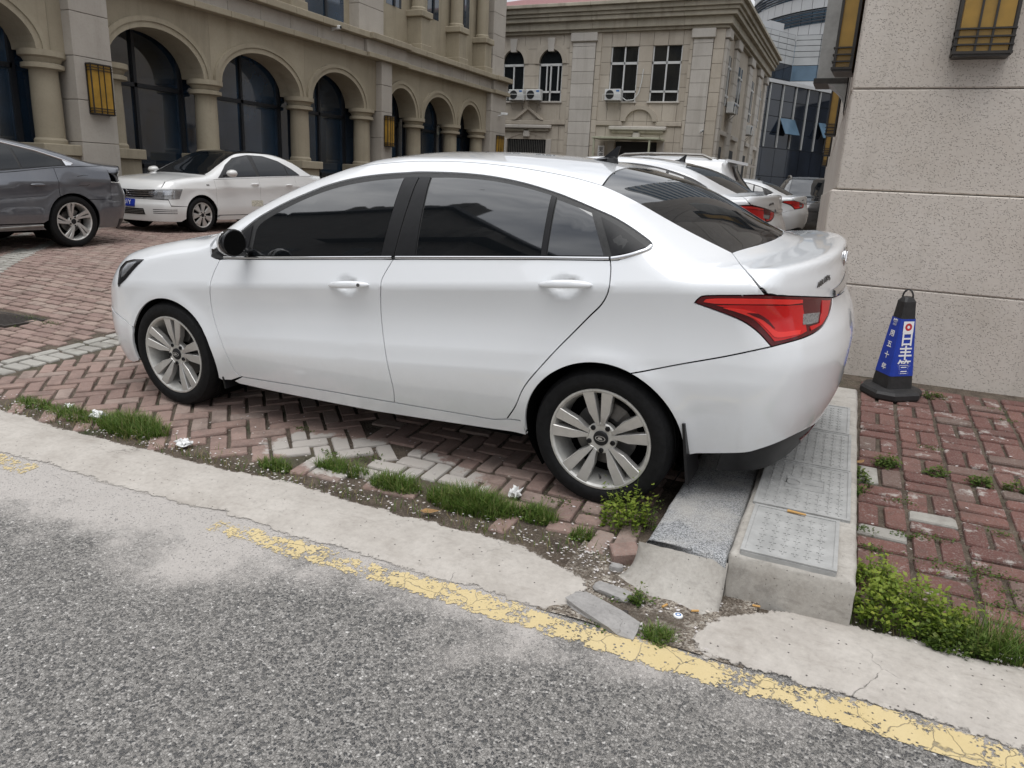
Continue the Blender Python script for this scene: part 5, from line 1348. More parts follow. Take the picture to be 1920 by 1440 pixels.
for xa, xb in ((-12.665, -12.52), (-11.43, -11.19), (-7.33, -7.20), (-6.36, -5.93)):
    zs = list(np.arange(.3, 7.5, .56))+[7.8]
    for z0, z1 in zip(zs[:-1], zs[1:]): k = MB(); k.bbox(xa, xb, YF-.05, YF+.1, z0+.006, z1-.006, .006); pt(k.build('quoin_block', M_B2))
# windows
for wx0, wx1, wz0, wz1, arched in wins:
    wd = MB(); cx_ = (wx0+wx1)/2; r_ = (wx1-wx0)/2
    poly = [(wx0, wz0), (wx1, wz0), (wx1, wz1)]+([(cx_+r_*math.cos(math.pi*i/16), wz1+.62*math.sin(math.pi*i/16)) for i in range(1, 16)] if arched else [])+[(wx0, wz1)]
    wd.prism(poly, 'y', YF+.114, YF+.118); wo_ = pt(recalc(wd.build('window', M_WGL)))
    bars = [(wx0, wx1, 5.36, 5.44), (wx0, wx0+.05, wz0, wz1), (wx1-.05, wx1, wz0, wz1), (cx_-.03, cx_+.03, wz0, 6.55 if arched else wz1), (wx0, wx1, 6.50, 6.60)]
    if wx0 == -14.12: bars += [(cx_-.22, cx_-.17, 5.44, 6.5), (cx_+.33, cx_+.38, 5.44, 6.5)]
    for a, b, c, d in bars: k = MB(); k.box(a, b, YF+.06, YF+.11, c, d); k = k.build('window_bar', M_WFRAME); child_world(k, b2)
    if arched:
        for (w0, w1, yy) in ((.0, .20, -.05), (.20, .36, -.02)):
            m = MB(); v = []; f = []; n = 18
            for i in range(n+1):
                th = math.pi*i/n; c, s = math.cos(th), math.sin(th)
                for w in (w0, w1):
                    for y in (YF+.1, YF+yy): v.append((cx_-(r_+w)*c, y, wz1+(.62+w)*s))
            for i in range(n): q = 4*i; f += [(q, q+1, q+5, q+4), (q+1, q+3, q+7, q+5), (q+3, q+2, q+6, q+7)]
            m.add(v, f); pt(recalc(m.build('arch_moulding', M_B2)))
        m = MB(); m.prism([(cx_-.13, 7.10), (cx_+.13, 7.10), (cx_+.18, 7.66), (cx_-.18, 7.66)], 'y', YF-.09, YF+.1); pt(m.build('keystone', M_B2P))
        # filling above the round head
        for sg in (-1, 1):
            pts = [(cx_+sg*r_, wz1)]+[(cx_+sg*r_*math.cos(R(a)), wz1+.62*math.sin(R(a))) for a in range(10, 91, 10)]+[(cx_+sg*.0, wz1+r_), (cx_+sg*r_, wz1+r_)]
            m = MB(); m.prism(pts, 'y', YF+.0, YF+.10); pt(recalc(m.build('spandrel', M_B2)))
    m = MB(); m.bbox(wx0-.08, wx1+.08, YF-.06, YF+.1, wz0-.08, wz0-.004, .01); pt(m.build('window_sill', M_B2P))
# string course, pediments, door cases
for xa, xb in ((-17.6, -12.67), (-11.19, -9.98), (-8.48, -7.35)): m = MB(); m.bbox(xa, xb, YF-.07, YF+.08, 3.98, 4.17, .02); pt(m.build('string_course', M_B2))
for sg in (-1, 1):
    m = MB(); a = (-14.53+sg*.79, 4.18); b = (-14.53, 4.78); m.prism([(a[0], a[1]), (a[0]-sg*.16, a[1]), (b[0], b[1]-.14), (b[0], b[1])], 'y', YF-.10, YF+.05); pt(recalc(m.build('pediment_rake', M_B2)))
m = MB(); v = []; f = []; n = 18
for i in range(n+1):
    c, s = math.cos(math.pi*i/n), math.sin(math.pi*i/n)
    for r_ in (.60, .80):
        for y in (YF+.05, YF-.10): v.append((-9.23-r_*c, y, 4.17+r_*.82*s))
for i in range(n): q = 4*i; f += [(q, q+1, q+5, q+4), (q+1, q+3, q+7, q+5), (q+3, q+2, q+6, q+7)]
m.add(v, f); pt(recalc(m.build('round_pediment', M_B2)))
for (xa, xb) in ((-15.85, -13.32), (-10.55, -7.97)):
    m = MB(); m.bbox(xa, xb, YF-.18, YF+.05, 3.80, 3.96, .03); pt(m.build('door_cornice', M_B2P)); m = MB(); m.bbox(xa+.12, xb-.12, YF-.10, YF+.05, 3.68, 3.797, .02); pt(m.build('door_frieze', M_CORN))
for (xa, xb) in ((-15.9, -15.58), (-13.56, -13.30), (-10.56, -10.26), (-8.33, -8.0)): m = MB(); m.bbox(xa, xb, YF-.07, YF+.1, .3, 3.34, .015); pt(m.build('door_jamb', M_B2P))
for (xa, xb) in ((-15.56, -13.58), (-10.24, -8.35)):
    m = MB(); m.box(xa, xb, YF+.112, YF+.116, .3, 3.33); pt(m.build('door_opening', M_ACF))
    n = 8; m = MB(); pts = [(xa, 3.30)]+[(xa+(xb-xa)*i/n, 3.30+.28*math.sin(math.pi*i/n)) for i in range(1, n)]+[(xb, 3.30), (xb, 3.62), (xa, 3.62)]; m.prism(pts, 'y', YF-.02, YF+.1); pt(recalc(m.build('door_lintel', M_B2)))
    m = MB(); c = (xa+xb)/2; m.bbox(c-.17, c+.17, YF-.10, YF, 3.40, 3.80, .05); pt(m.build('keystone', M_B2P))
for i in range(22): m = MB(); x = -15.52+i*.091; m.box(x-.014, x+.014, YF+.02, YF+.05, .6, 3.30); pt(m.build('window_bar', M_STEEL))
# canopy and hanging sign board at the entrance
cn = empty('entrance_canopy', (-9.45, 32.4, .3), 0, 'small greenish steel canopy over the dark entrance of the stone office', 'canopy')
M_CANOPY = plain('pale_green_steel', (.38, .39, .29), .5, 10, .2)
m = MB(); m.bbox(-1.50, 1.45, -.55, .55, 3.06, 3.14, .01); m.build('roof_sheet', M_CANOPY, cn)
for x in (-1.42, 1.05): m = MB(); m.tube((x, -.48, 0), (x, -.48, 3.06), .045, n=8); m.build('post', M_CANOPY, cn)
sg_ = empty('name_board', (-10.82, 32.86, 1.0), 0, 'narrow white board with black vertical characters beside the entrance', 'sign')
m = MB(); m.bbox(-.15, .15, -.03, .03, 0, 2.12, .006); m.build('board', M_PWHITE, sg_)
M_INK = plain('black_ink', (.01, .01, .01), .6)
for ch, z in zip('芜湖山', (1.93, 1.69, 1.45)): text_mesh(ch, .22, 'character', M_INK, sg_, Matrix.Translation((0, -.032, z)) @ Matrix.Rotation(R(90), 4, 'X'), bold=.003)
# cornice and roof
for z0, z1, pj in ((7.802, 7.92, .14), (7.924, 8.24, .26), (8.244, 8.42, .42), (8.424, 8.56, .50), (8.564, 8.76, .60), (8.764, 8.90, .74)):
    x = X0; k = 0
    while x < X1+pj-.01:
        xe = min(x+2.0, X1+pj)
        if X1+pj-xe < .6: xe = X1+pj
        m = MB(); m.bbox(x+.002, xe-.002, YF-pj, YF+.1, z0, z1, .01); pt(m.build('cornice_block', M_CORN)); x = xe; k += 1
    y = YF+.104
    while y < YE:
        ye = min(y+2.4, YE); m = MB(); m.bbox(X1-.16, X1+pj, y+.002, ye-.002, z0, z1, .01); pt(m.build('cornice_block', M_CORN)); y = ye
m = MB(); m.add([(X0, YF-.7, 8.904), (X1+.68, YF-.7, 8.904), (X1+.68, YE, 8.904), (X0, YE, 8.904), (X0, 38.5, 10.6), (-9.5, 38.5, 10.6), (-9.5, 42, 10.6), (X0, 42, 10.6)], [(0, 1, 5, 4), (1, 2, 6, 5), (2, 3, 7, 6), (4, 5, 6, 7), (0, 4, 7, 3), (0, 3, 2, 1)]); pt(m.build('roof', M_ROOF))
# flank
m = MB(); m.box(X1-.16, X1-.02, YF+.12, YE-.2, .3, 7.8); pt(m.build('flank_wall', M_B2))
for y0, y1 in ((33.10, 33.75), (35.6, 36.6), (40.0, 41.2), (43.6, 44.8), (46.6, 47.4)):
    zs = list(np.arange(.3, 7.3, .52))+[7.42]
    for z0, z1 in zip(zs[:-1], zs[1:]): k = MB(); k.bbox(X1-.1, X1+.11, y0, y1, z0+.006, z1-.006, .008); pt(k.build('pilaster_block', M_B2P))
    k = MB(); k.bbox(X1-.1, X1+.19, y0-.08, y1+.08, 7.45, 7.80, .02); pt(k.build('pilaster_capital', M_B2P))
for y0, y1 in ((34.1, 35.2), (37.4, 38.6), (42.0, 43.0), (45.2, 46.2)):
    k = MB(); k.box(X1-.03, X1-.015, y0, y1, 5.0, 7.0); pt(k.build('window', M_WGL)); k = MB(); k.box(X1-.02, X1+.02, y0, y1, 5.36, 5.44); k.box(X1-.02, X1+.02, y0, y1, 6.5, 6.58); k.box(X1-.02, X1+.02, (y0+y1)/2-.03, (y0+y1)/2+.03, 5.0, 7.0); pt(k.build('window_frame', M_WFRAME))
    k = MB(); k.bbox(X1-.03, X1+.10, y0-.3, y1+.3, 3.75, 3.95, .02); pt(k.build('door_cornice', M_B2P)); k = MB(); k.box(X1-.03, X1-.014, y0+.05, y1-.05, 1.2, 3.3); pt(k.build('lower_window', M_ACF))
# air conditioners
def aircon(label, loc, rz, w=.72, h=.46):
    o = empty('air_conditioner', loc, rz, label, 'air conditioner', 'air conditioners on the stone office')
    m = MB(); m.bbox(-w/2, w/2, -.30, 0, 0, h, .012); m.build('casing', M_ACW, o)
    m = MB(); m.lathe([(.185, 0), (.185, .008), (0, .008)], 24, (-.12, 0, 0)); m.v = [(x, -.302-z, h*.5+y) for x, y, z in m.v]; recalc(m.build('fan', M_ACF, o))
    m = MB(); m.box(w/2-.20, w/2-.06, -.304, -.30, h-.11, h-.04); m.build('badge', plain('blue_badge', (.05, .16, .40), .5) if 'blue_badge' not in MATS else MATS['blue_badge'], o)
    for x in (-w/2+.08, w/2-.08):
        m = MB(); m.box(x-.015, x+.015, -.36, .02, -.03, -.002); m.tube((x, -.34, -.02), (x, .02, -.36), .014, n=6); m.build('bracket', M_STEEL, o)
    m = MB(); m.tube((-w/2-.05, -.37, .24), (w/2+.05, -.37, .24), .012, n=6); m.tube((-w/2-.05, -.37, -.02), (-w/2-.05, -.37, .24), .012, n=6); m.tube((w/2+.05, -.37, -.02), (w/2+.05, -.37, .24), .012, n=6); m.build('guard_rail', M_WFRAME, o)
    return o
aircon('air conditioner hung left of its twin below the arched windows', (-15.08, 32.98, 5.01), 0); aircon('air conditioner hung right of its twin below the arched windows', (-14.22, 32.98, 5.01), 0)
aircon('single air conditioner below the square windows, with a drooping hose', (-10.44, 32.98, 5.01), 0)
aircon('air conditioner on the flank of the stone office, nearest its corner', (X1+.02, 35.35, 4.75), math.pi/2); aircon('farther air conditioner on the flank of the stone office', (X1+.02, 41.6, 4.3), math.pi/2)
hose = MB(); hp = [Vector(p) for p in ((-10.02, 32.86, 5.12), (-9.85, 32.9, 5.02), (-9.55, 32.92, 5.05), (-9.35, 32.93, 5.3), (-9.25, 32.94, 5.8), (-9.22, 32.94, 6.3))]
for a, b in zip(hp[:-1], hp[1:]): hose.tube(a, b, .022, n=6)
tag(hose.build('condenser_hose', M_ACW), 'pale hose looping from the single air conditioner up the wall', 'hose')

# security cameras
def sec_cam(label, loc, rz):
    o = empty('security_camera', loc, rz, label, 'camera', 'security cameras on the buildings')
    m = MB(); m.tube((0, 0, 0), (0, -.16, .02), .018, n=8); m.build('bracket', M_ACW, o); m = MB(); m.bbox(-.045, .045, -.36, -.10, .03, .12, .012); m.build('camera_body', M_ACW, o); m = MB(); m.tube((0, -.36, .075), (0, -.375, .075), .034, n=12); m.build('lens', M_ACF, o)
p = onX(620, 58, -12.9); sec_cam('security camera above the middle arcade pier', (-12.95, p[1], p[2]), math.pi/2)
p = onX(936, 217, -12.75); sec_cam('security camera at the far corner of the arcade', (-12.8, p[1], p[2]), math.pi/2+.6)
p = onY(1312, 250, 32.85); sec_cam('security camera on the corner pilaster of the stone office', (p[0], 32.88, p[2]), .5)
# ================================================================ glass offices behind
M_CW = plain('curtain_wall_glass', (.010, .014, .022), .07, .7, .5, IOR=1.75)
M_CWL = plain('light_blue_glass', (.07, .12, .17), .08, .5, .4, IOR=1.7)
M_GPAN = plain('grey_cladding_panel', (.36, .37, .37), .45, .8, .12)
M_WPAN = plain('white_cladding_panel', (.45, .46, .465), .5, .5, .06)
M_MULL = plain('pale_mullion', (.42, .43, .42), .5)
M_MULD = plain('dark_mullion', (.03, .035, .045), .5)
gt = empty('glass_office', (-3.5, 54, .3), 0, 'dark glass office block with open window flaps behind the stone office', 'building')
pg = lambda o: child_world(o, gt)
class Plane:
    """vertical plane through two ground points; pixels map onto it"""
    def __init__(s, a, b): s.a = np.array(a, float); d = np.array(b, float)-s.a; s.L = np.linalg.norm(d); s.d = d/s.L; s.n = np.array([s.d[1], -s.d[0]])
    def hit(s, u, v):
        r = ray(u, v); t = (s.n @ (s.a-CAMP[:2]))/(s.n @ r[:2]); P = CAMP+r*t; return float((P[:2]-s.a) @ s.d), float(P[2])
    def box(s, m, s0, s1, z0, z1, n0, n1):
        v = []
        for q in (s0, s1):
            for w in (n0, n1):
                p = s.a+s.d*q+s.n*w
                for z in (z0, z1): v.append((p[0], p[1], z))
        m.add(v, [(0, 1, 3, 2), (4, 6, 7, 5), (0, 4, 5, 1), (2, 3, 7, 6), (0, 2, 6, 4), (1, 5, 7, 3)]); return m
az1 = R(30)
PA = onY(1400, 150, 52)[:2]; LW = Plane(PA, PA+9.0*np.array([math.sin(az1), math.cos(az1)]))
if LW.n @ (CAMP[:2]-LW.a) < 0: LW.n = -LW.n
s_l, z_t = LW.hit(1440, 153); s_r, z_t2 = LW.hit(1552, 175); ztop = (z_t+z_t2)/2
mull = [LW.hit(u, v)[0] for u, v in ((1443, 170), (1467, 170), (1493, 172), (1516, 174), (1538, 176))]
dm = (mull[-1]-mull[0])/4; ms = [mull[0]+dm*k for k in range(-4, 9)]
zrow = [LW.hit(1460, v)[1] for v in (158, 190, 221, 249, 279, 332, 352)]
zrow = [ztop]+[ztop-(ztop-LW.hit(1460, 279)[1])*k/4 for k in (1, 2, 3, 4)]+[LW.hit(1460, 332)[1], .0]
for i in range(len(ms)-1):
    for j in range(len(zrow)-1):
        m = MB(); LW.box(m, ms[i]+.02, ms[i+1]-.02, zrow[j+1]+.02, zrow[j]-.02, -.05, 0); pg(recalc(m.build('glass_panel', M_CW)))
for i, s_ in enumerate(ms[1:-1]):
    m = MB(); LW.box(m, s_-.035, s_+.035, zrow[4]+.05, ztop, .0, .10); pg(recalc(m.build('mullion', M_MULL)))
m = MB(); LW.box(m, ms[0], ms[-1], -.3, ztop+.0, -6, -.06); pg(recalc(m.build('building_core', M_MULD)))
m = MB(); LW.box(m, ms[0], ms[-1], ztop+.004, ztop+.22, -6, .16); pg(recalc(m.build('parapet_coping', M_WPAN)))
# two open flaps
for (u0, u1, v0, v1) in ((1461, 1485, 222, 248), (1533, 1549, 231, 256)):
    s0, z1 = LW.hit(u0, v0); s1, z0 = LW.hit(u1, v1); p0 = LW.a+LW.d*s0; p1 = LW.a+LW.d*s1; z1 = max(z0, z1); z0 = z1-1.15; n = LW.n
    v = [(p0[0]+n[0]*.06, p0[1]+n[1]*.06, z1), (p1[0]+n[0]*.06, p1[1]+n[1]*.06, z1), (p1[0]+n[0]*.62, p1[1]+n[1]*.62, z0+.12), (p0[0]+n[0]*.62, p0[1]+n[1]*.62, z0+.12)]
    v += [(a+n[0]*.03, b+n[1]*.03, c+.03) for a, b, c in v]; o = mesh_obj('open_flap', v, [(0, 1, 2, 3), (7, 6, 5, 4), (0, 4, 5, 1), (1, 5, 6, 2), (2, 6, 7, 3), (3, 7, 4, 0)], M_CWL); recalc(o); pg(o)
# grey panelled block above and behind: left facet parallel to the glass wall, right facet facing the road
gb = empty('panelled_office', (-3, 62, .3), 0, 'grey panelled office block rising above the dark glass wall', 'building')
pb = lambda o: child_world(o, gb)
PB = PA+LW.n*-3.0+0*LW.d; GA = Plane(PB-8*LW.d, PB+14*LW.d); GA.n = GA.n if GA.n @ (CAMP[:2]-GA.a) > 0 else -GA.n
sc_, zc_ = GA.hit(1494, 66)
PC = GA.a+GA.d*sc_; GBp = Plane(PC, PC+np.array([12.0, .0])); GBp.n = GBp.n if GBp.n @ (CAMP[:2]-GBp.a) > 0 else -GBp.n
def panel_wall(P, s0, s1, ns, rows, mats, par):
    ds = (s1-s0)/ns
    for j, (z1, z0) in enumerate(zip(rows[:-1], rows[1:])):
        for i in range(ns):
            m = MB(); P.box(m, s0+ds*i+.02, s0+ds*(i+1)-.02, z0+.02, z1-.02, -.05, 0); par(recalc(m.build('cladding_panel', mats[j])))
zA = [GA.hit(1490, v)[1] for v in (65, 75, 86, 97, 108, 124, 154)]
panel_wall(GA, sc_-13.0, sc_, 13, zA, [M_GPAN]*5+[M_CW], pb); 
w_ = 5.2; panel_wall(GBp, 0, 10.4, 6, zA, [M_GPAN]*5+[M_CWL], pb)
m = MB(); GA.box(m, sc_-13.0, sc_, 0, zA[0]+.02, -5, -.07); pb(recalc(m.build('building_core', M_MULD))); m = MB(); GBp.box(m, .02, 10.4, 0, zA[0]+.02, -5, -.07); pb(recalc(m.build('building_core', M_MULD)))
m = MB(); GBp.box(m, 0, 10.4, zA[-1]-1.2, zA[-1]-.02, -4.9, .02); pb(recalc(m.build('spandrel_band', M_WPAN)))
hut = MB(); s0, z0 = GA.hit(1462, 60); s1, z1 = GA.hit(1490, 50); GA.box(hut, s0, s1, z0-.2, z1+.3, -2.4, -.9); tag(recalc(hut.build('roof_unit', M_WPAN)), 'white box unit standing on the panelled office roof', 'roof unit')
# round tower with ribbon windows
Dt = 88.0; rt_ = ray(1668, 60); dirh = rt_[:2]/np.linalg.norm(rt_[:2]); TC = CAMP[:2]+dirh*Dt
rl = ray(1411, 40); dl = rl[:2]/np.linalg.norm(rl[:2]); TR = Dt*math.sin(math.acos(float(dl @ dirh)))
tw_ = empty('round_tower', (float(TC[0]), float(TC[1]), .3), 0, 'round tower with blue ribbon windows and pale bands at the top right', 'building')
ptw = lambda o: child_world(o, tw_)
dsil = math.sqrt(Dt**2-TR**2)
def zat(v, u=1413): r = ray(u, v); return CAMZ+dsil*r[2]/np.linalg.norm(r[:2])
bands = [(zat(62), zat(40), M_WPAN, 1.0), (zat(40), zat(18), M_CWL, .985), (zat(18), zat(-2), M_WPAN, 1.0), (zat(-2), zat(-26), M_CWL, .985), (zat(-26), zat(-46), M_WPAN, 1.0), (zat(86), zat(62), M_CWL, .985), (zat(110), zat(86), M_WPAN, 1.0), (.3, zat(110), M_CWL, .985)]
ac = math.atan2(CAMP[1]-TC[1], CAMP[0]-TC[0])
for z0, z1, mat, k in bands:
    n = 40
    for i in range(n):
        a0, a1 = ac-R(100)+R(200)*i/n, ac-R(100)+R(200)*(i+1)/n; q = .002
        v = [(TC[0]+TR*kk*math.cos(a), TC[1]+TR*kk*math.sin(a), z) for z in (z0+.03, z1-.03) for kk in (k, k-.03) for a in (a0+q, a1-q)]
        o = mesh_obj('facade_panel', v, [(0, 1, 5, 4), (2, 6, 7, 3), (4, 5, 7, 6), (0, 2, 3, 1), (0, 4, 6, 2), (1, 3, 7, 5)], mat); recalc(o); ptw(o)
m = MB(); m.lathe([(TR*.95, 0), (TR*.95, zat(-46)), (0, zat(-46))], 48, (TC[0], TC[1], .3)); ptw(m.build('tower_core', M_MULD))
for z0, z1, mat, k in bands:
    if mat is M_CWL and z0 > 1:
        for q in range(1, 5):
            z = z0+(z1-z0)*(q-.3)/4.6; m = MB(); m.lathe([(TR*1.0, z), (TR*1.012, z), (TR*1.012, z+.07), (TR*1.0, z+.07)], 72, (TC[0], TC[1], 0)); ptw(m.build('louvre_ring', M_MULD))
zt_ = zat(-46)
for k in range(9):
    z0 = zt_+k*3.6; m = MB(); m.lathe([(TR*.985, z0), (TR*.985, z0+1.9), (TR, z0+1.9), (TR, z0+3.6)] , 56, (TC[0], TC[1], 0)); ptw(m.build('upper_band', M_WPAN)); m = MB(); m.lathe([(TR*.99, z0+.02), (TR*.99, z0+1.88)], 56, (TC[0], TC[1], 0)); ptw(m.build('ribbon_window', M_CWL))
# mast beside the roof
m = MB(); p = onY(1387, 18, 44); m.tube((p[0], 44, 8), (p[0], 44, 14), .10, n=8); tag(m.build('mast', M_MULD), 'thin dark pole against the sky above the stone office roof', 'pole')
# ================================================================ other parked cars
def build_car(name, label, S, Mw, Tw, paint_m, D, wheel, rlamp=None, flamp=None, extra=None, hmesh=.05):
    """parked car from side-view outlines (x, z) in its own frame"""
    car = car_root(name, Mw, Tw, label, 'car', 'cars parked in the courtyard')
    def xy(pts):
        p = np.asarray(pts, float); o = np.stack([p[:, 0], p[:, 1], 0*p[:, 0]+D.get('z_in', .62)], -1); d = np.zeros_like(o); d[:, 2] = 1
        return o+d*S.cast(o, d, 0, 1.6)[:, None]
    bz = lambda x: float(S.belt(x)); xF, xB, xR = D['seams']; zs = D['sill']; r = S.ar; cz = S.wz; wb = S.wb
    bl = lambda a, b, n=8: S.xz([(x, bz(x)+.002) for x in np.linspace(a, b, n)])
    xe = D['tail_x']; xn = D['nose_x']
    dz = D['deck_z']
    fd = [S.at('axial', [(x, D['ditch'])])[0] for x in np.linspace(D['roof'][0], D['roof'][1], 9)]
    fd = np.array([xy([(x, D['ditch_y'])])[0] for x in np.linspace(D['roof'][0], D['roof'][1], 9)])
    wse = xy(smooth_line([(D['roof'][0], D['ditch_y']), ((D['roof'][0]+D['cowl'])/2, D['ditch_y']+.06), (D['cowl'], D['ditch_y']+.12)], 5))
    ble = xy(smooth_line([(D['roof'][1], D['ditch_y']), ((D['roof'][1]+D['deck_x'])/2, D['ditch_y']+.02), (D['deck_x'], D['ditch_y']+.04)], 5))
    parts = {}
    for flip in (False, True):
        P = dict(flip=flip, h=hmesh, gap=.003)
        f1 = panel('door', S, 'axial', np.vstack([bl(xF, xB), S.xz([(xB, zs), (xF, zs)])]), paint_m, car, **P)
        ra = S.xz([p for p in arc_pts(0, cz, r, 80, 20, 8) if p[0] < xR+.3])
        f2 = panel('door', S, 'axial', np.vstack([bl(xB, xR), S.xz([(xR, bz(xR)-.18)]), S.xz([p for p in arc_pts(0, cz, r+.004, 62, 5, 8)]), S.xz([(r+.06, zs), (xB, zs)])]), paint_m, car, **P)
        panel('sill', S, 'axial', S.xz([(wb-r-.04, zs-.006), (wb-r-.02, zs-.09), (r+.02, zs-.09), (r+.09, zs-.006)]), paint_m, car, **P)
        hy = D['hood_y']; he = xy([(x, hy-.10*max(0, (x-wb)/(xn-wb))) for x in np.linspace(D['cowl']+.02, xn-.12, 8)])
        fp = np.vstack([S.xz([(xF, bz(xF)), (xF, zs), (wb-r-.03, zs-.08)]), S.xz(arc_pts(wb, cz, r, 195, 25, 16)), S.xz([(xn-.22, cz+.16), (xn-.20, D['lamp_z'][0])]), he[::-1]])
        panel('fender', S, 'axial', fp, paint_m, car, **P)
        qp = np.vstack([bl(xR, xe, 6), S.xz([(xe, D['tl_z'][0]), (xe+.02, cz+.30)]), S.xz(arc_pts(0, cz, r, 128, 62, 10)), S.xz([(xR+.0, bz(xR)-.18)])])
        panel('quarter_panel', S, 'axial', qp, paint_m, car, **P)
        sh = np.vstack([bl(xF+.16, xe, 12), xy([(xe, D['ditch_y']+.10)]), ble[::-1], fd[::-1], wse])
        panel('roof_frame', S, 'axial', sh, paint_m, car, **P)
        dl = S.xz(D['dlo']); panel('window_surround', S, 'axial', dl, M_FRIT, car, off=.003, **P)
        for w in D['wins']: panel('window', S, 'axial', S.xz(w), M_GLASS2, car, flip=flip, off=.006, gap=0, h=.08, lip=.004)
        if 'chrome' in D:
            c = S.xz([tuple(q) for q in resample(D['chrome'], .06)]); strip('window_trim', c, S.normal(c), .022, .010, M_CHROME, car, flip)
        for hx in D['handles']:
            a, b = S.xz([(hx+.10, D['hz'](hx)), (hx-.10, D['hz'](hx))]); handle('handle', S, a, b, D.get('hmat', paint_m), f1 if hx > xB else f2, flip)
        add_arch(car, S, wb, cz, r, flip); add_arch(car, S, 0, cz, r, flip)
        core = S.xz([(xF+.1, zs), (xF+.1, bz(xF)-.03), (xR, bz(xR)-.03), (xR-.05, cz+r+.06)]+arc_pts(0, cz, r+.04, 80, 5, 8)+[(r+.1, zs)]); panel('inner_panel', S, 'axial', core, M_WELL, car, flip=flip, off=-.03, gap=0, h=.1, lip=0)
        if rlamp:
            tl = panel('tail_lamp', S, 'rear', S.xz(rlamp['out']), rlamp.get('mat', M_REDD), car, flip=flip, off=.006, gap=0, h=.03, lip=.02)
            for q in rlamp.get('in', []): panel('reflector', S, 'rear', S.xz(q), M_RED, tl, flip=flip, off=.010, gap=0, h=.03, lip=.004)
        if flamp:
            hl = panel('headlamp', S, 'front', S.xz(flamp['out']) if 'out' in flamp else S.at('front', flamp['dom']), flamp.get('mat', M_LENS), car, flip=flip, off=.004, gap=0, h=.03, lip=.02)
            for q in flamp.get('in', []): panel('lamp_reflector', S, 'front', S.at('front', q), M_LAMPIN, hl, flip=flip, off=.009, gap=0, h=.03, lip=.004)
        sg = -1 if flip else 1
        mx_, my_, mz_ = D['mirror']; mo = bpy.data.objects.new('mirror', None); link(mo, car); mo.location = (mx_, sg*my_, mz_)
        vv = []; ff = []; n1 = 14; prof = [(-.05, .9), (-.04, 1), (0, 1), (.05, .8), (.085, .4), (.095, 0)]
        for xx, k in prof:
            for j in range(n1): a = 2*math.pi*j/n1; vv.append((xx, .10*math.cos(a)*k, .065*math.sin(a)*k))
        for i in range(len(prof)-1):
            for j in range(n1): ff.append((i*n1+j, i*n1+(j+1) % n1, (i+1)*n1+(j+1) % n1, (i+1)*n1+j))
        recalc(mesh_obj('mirror_housing', vv, ff, paint_m, mo, smooth=True)); g_ = MB(); g_.lathe([(0, 0), (1, 0)], 16, axis='y'); g_.v = [(-.049, x*.088, z*.056) for x, y, z in g_.v]; g_.build('mirror_glass', M_GLOSSB, mo)
        st = MB(); st.tube((.0, -sg*.08, -.03), (.02, -sg*.17, -.05), .022, .026, 8); st.build('mirror_foot', M_TRIM, mo, smooth=True)
    rb0 = xy([(D['roof'][0]+.04, 0)]); 
    panel('roof', S, 'axial', sym(np.vstack([xy([(D['roof'][0]+.05, 0), (D['roof'][0]+.04, .3)]), fd, xy([(D['roof'][1]+.0, .3), (D['roof'][1]+.0, 0)])])), D.get('roof_mat', paint_m), car, h=.07, gap=.003)
    panel('windscreen', S, 'axial', sym(np.vstack([xy([(D['roof'][0]+.06, 0), (D['roof'][0]+.05, .3)]), wse, xy([(D['cowl']+.10, .4), (D['cowl']+.14, 0)])])), M_GLASSC, car, off=.001, gap=.003, h=.07)
    panel('rear_window', S, 'axial', sym(np.vstack([xy([(D['roof'][1]-.01, 0), (D['roof'][1]-.01, .3)]), ble, xy([(D['deck_x']-.06, .3), (D['deck_x']-.08, 0)])])), M_GLASSC, car, off=.001, gap=.003, h=.07)
    hx_ = xn-.12
    panel('bonnet', S, 'axial', sym(np.vstack([xy([(D['cowl']+.16, 0), (D['cowl']+.12, .4), (D['cowl']+.03, D['hood_y'])]), xy([(x, D['hood_y']-.10*max(0, (x-wb)/(xn-wb))) for x in np.linspace(D['cowl']+.1, hx_, 8)]), xy([(xn-.05, .3), (xn-.03, 0)])])), paint_m, car, h=.05)
    fo_, inv_ = S.dom('rear')
    ca = inv_(S.xz([(xe, D['tl_z'][0])]))[0][0]
    lidp = np.vstack([xy([(D['deck_x']-.10, 0), (D['deck_x']-.08, .3), (D['deck_x']-.02, D['ditch_y']+.05)]), S.xz([(xe+.03, bz(xe)+.0), (xe, D['tl_z'][1])]), S.at('rear', [(ca*k, D['tl_z'][0]) for k in (.9, .6, .3, 0)])])
    panel('boot_lid', S, 'trunk', sym(lidp), paint_m, car, h=.03)
    rbp = np.vstack([S.at('rear', [(ca*k, D['tl_z'][0]-.005) for k in (0, .3, .6, .9)]), S.xz([(xe, D['tl_z'][0]-.005), (xe+.02, cz+.30)]), S.xz(arc_pts(0, cz, r, 128, 185, 9)), S.at('rear', [(a, .24) for a in np.linspace(1.02, 0, 8)])])
    bump = panel('rear_bumper', S, 'rear', sym(rbp), paint_m, car, h=.04)
    panel('bumper_valance', S, 'rear', sym(np.vstack([S.at('rear', [(a, .36) for a in np.linspace(0, .75, 6)]), S.at('rear', [(a, .22) for a in np.linspace(.75, 0, 6)])])), M_TRIM, car, off=.005, h=.05)
    fr = np.vstack([S.at('front', [(0, D['lamp_z'][0]), (.5, D['lamp_z'][0])]), S.xz([(xn-.20, D['lamp_z'][0]-.005), (xn-.22, cz+.15)]), S.xz(arc_pts(wb, cz, r, 25, -10, 7)), S.at('front', [(a, .19) for a in np.linspace(.85, 0, 6)])])
    fb = panel('front_bumper', S, 'front', sym(fr), paint_m, car, h=.035)
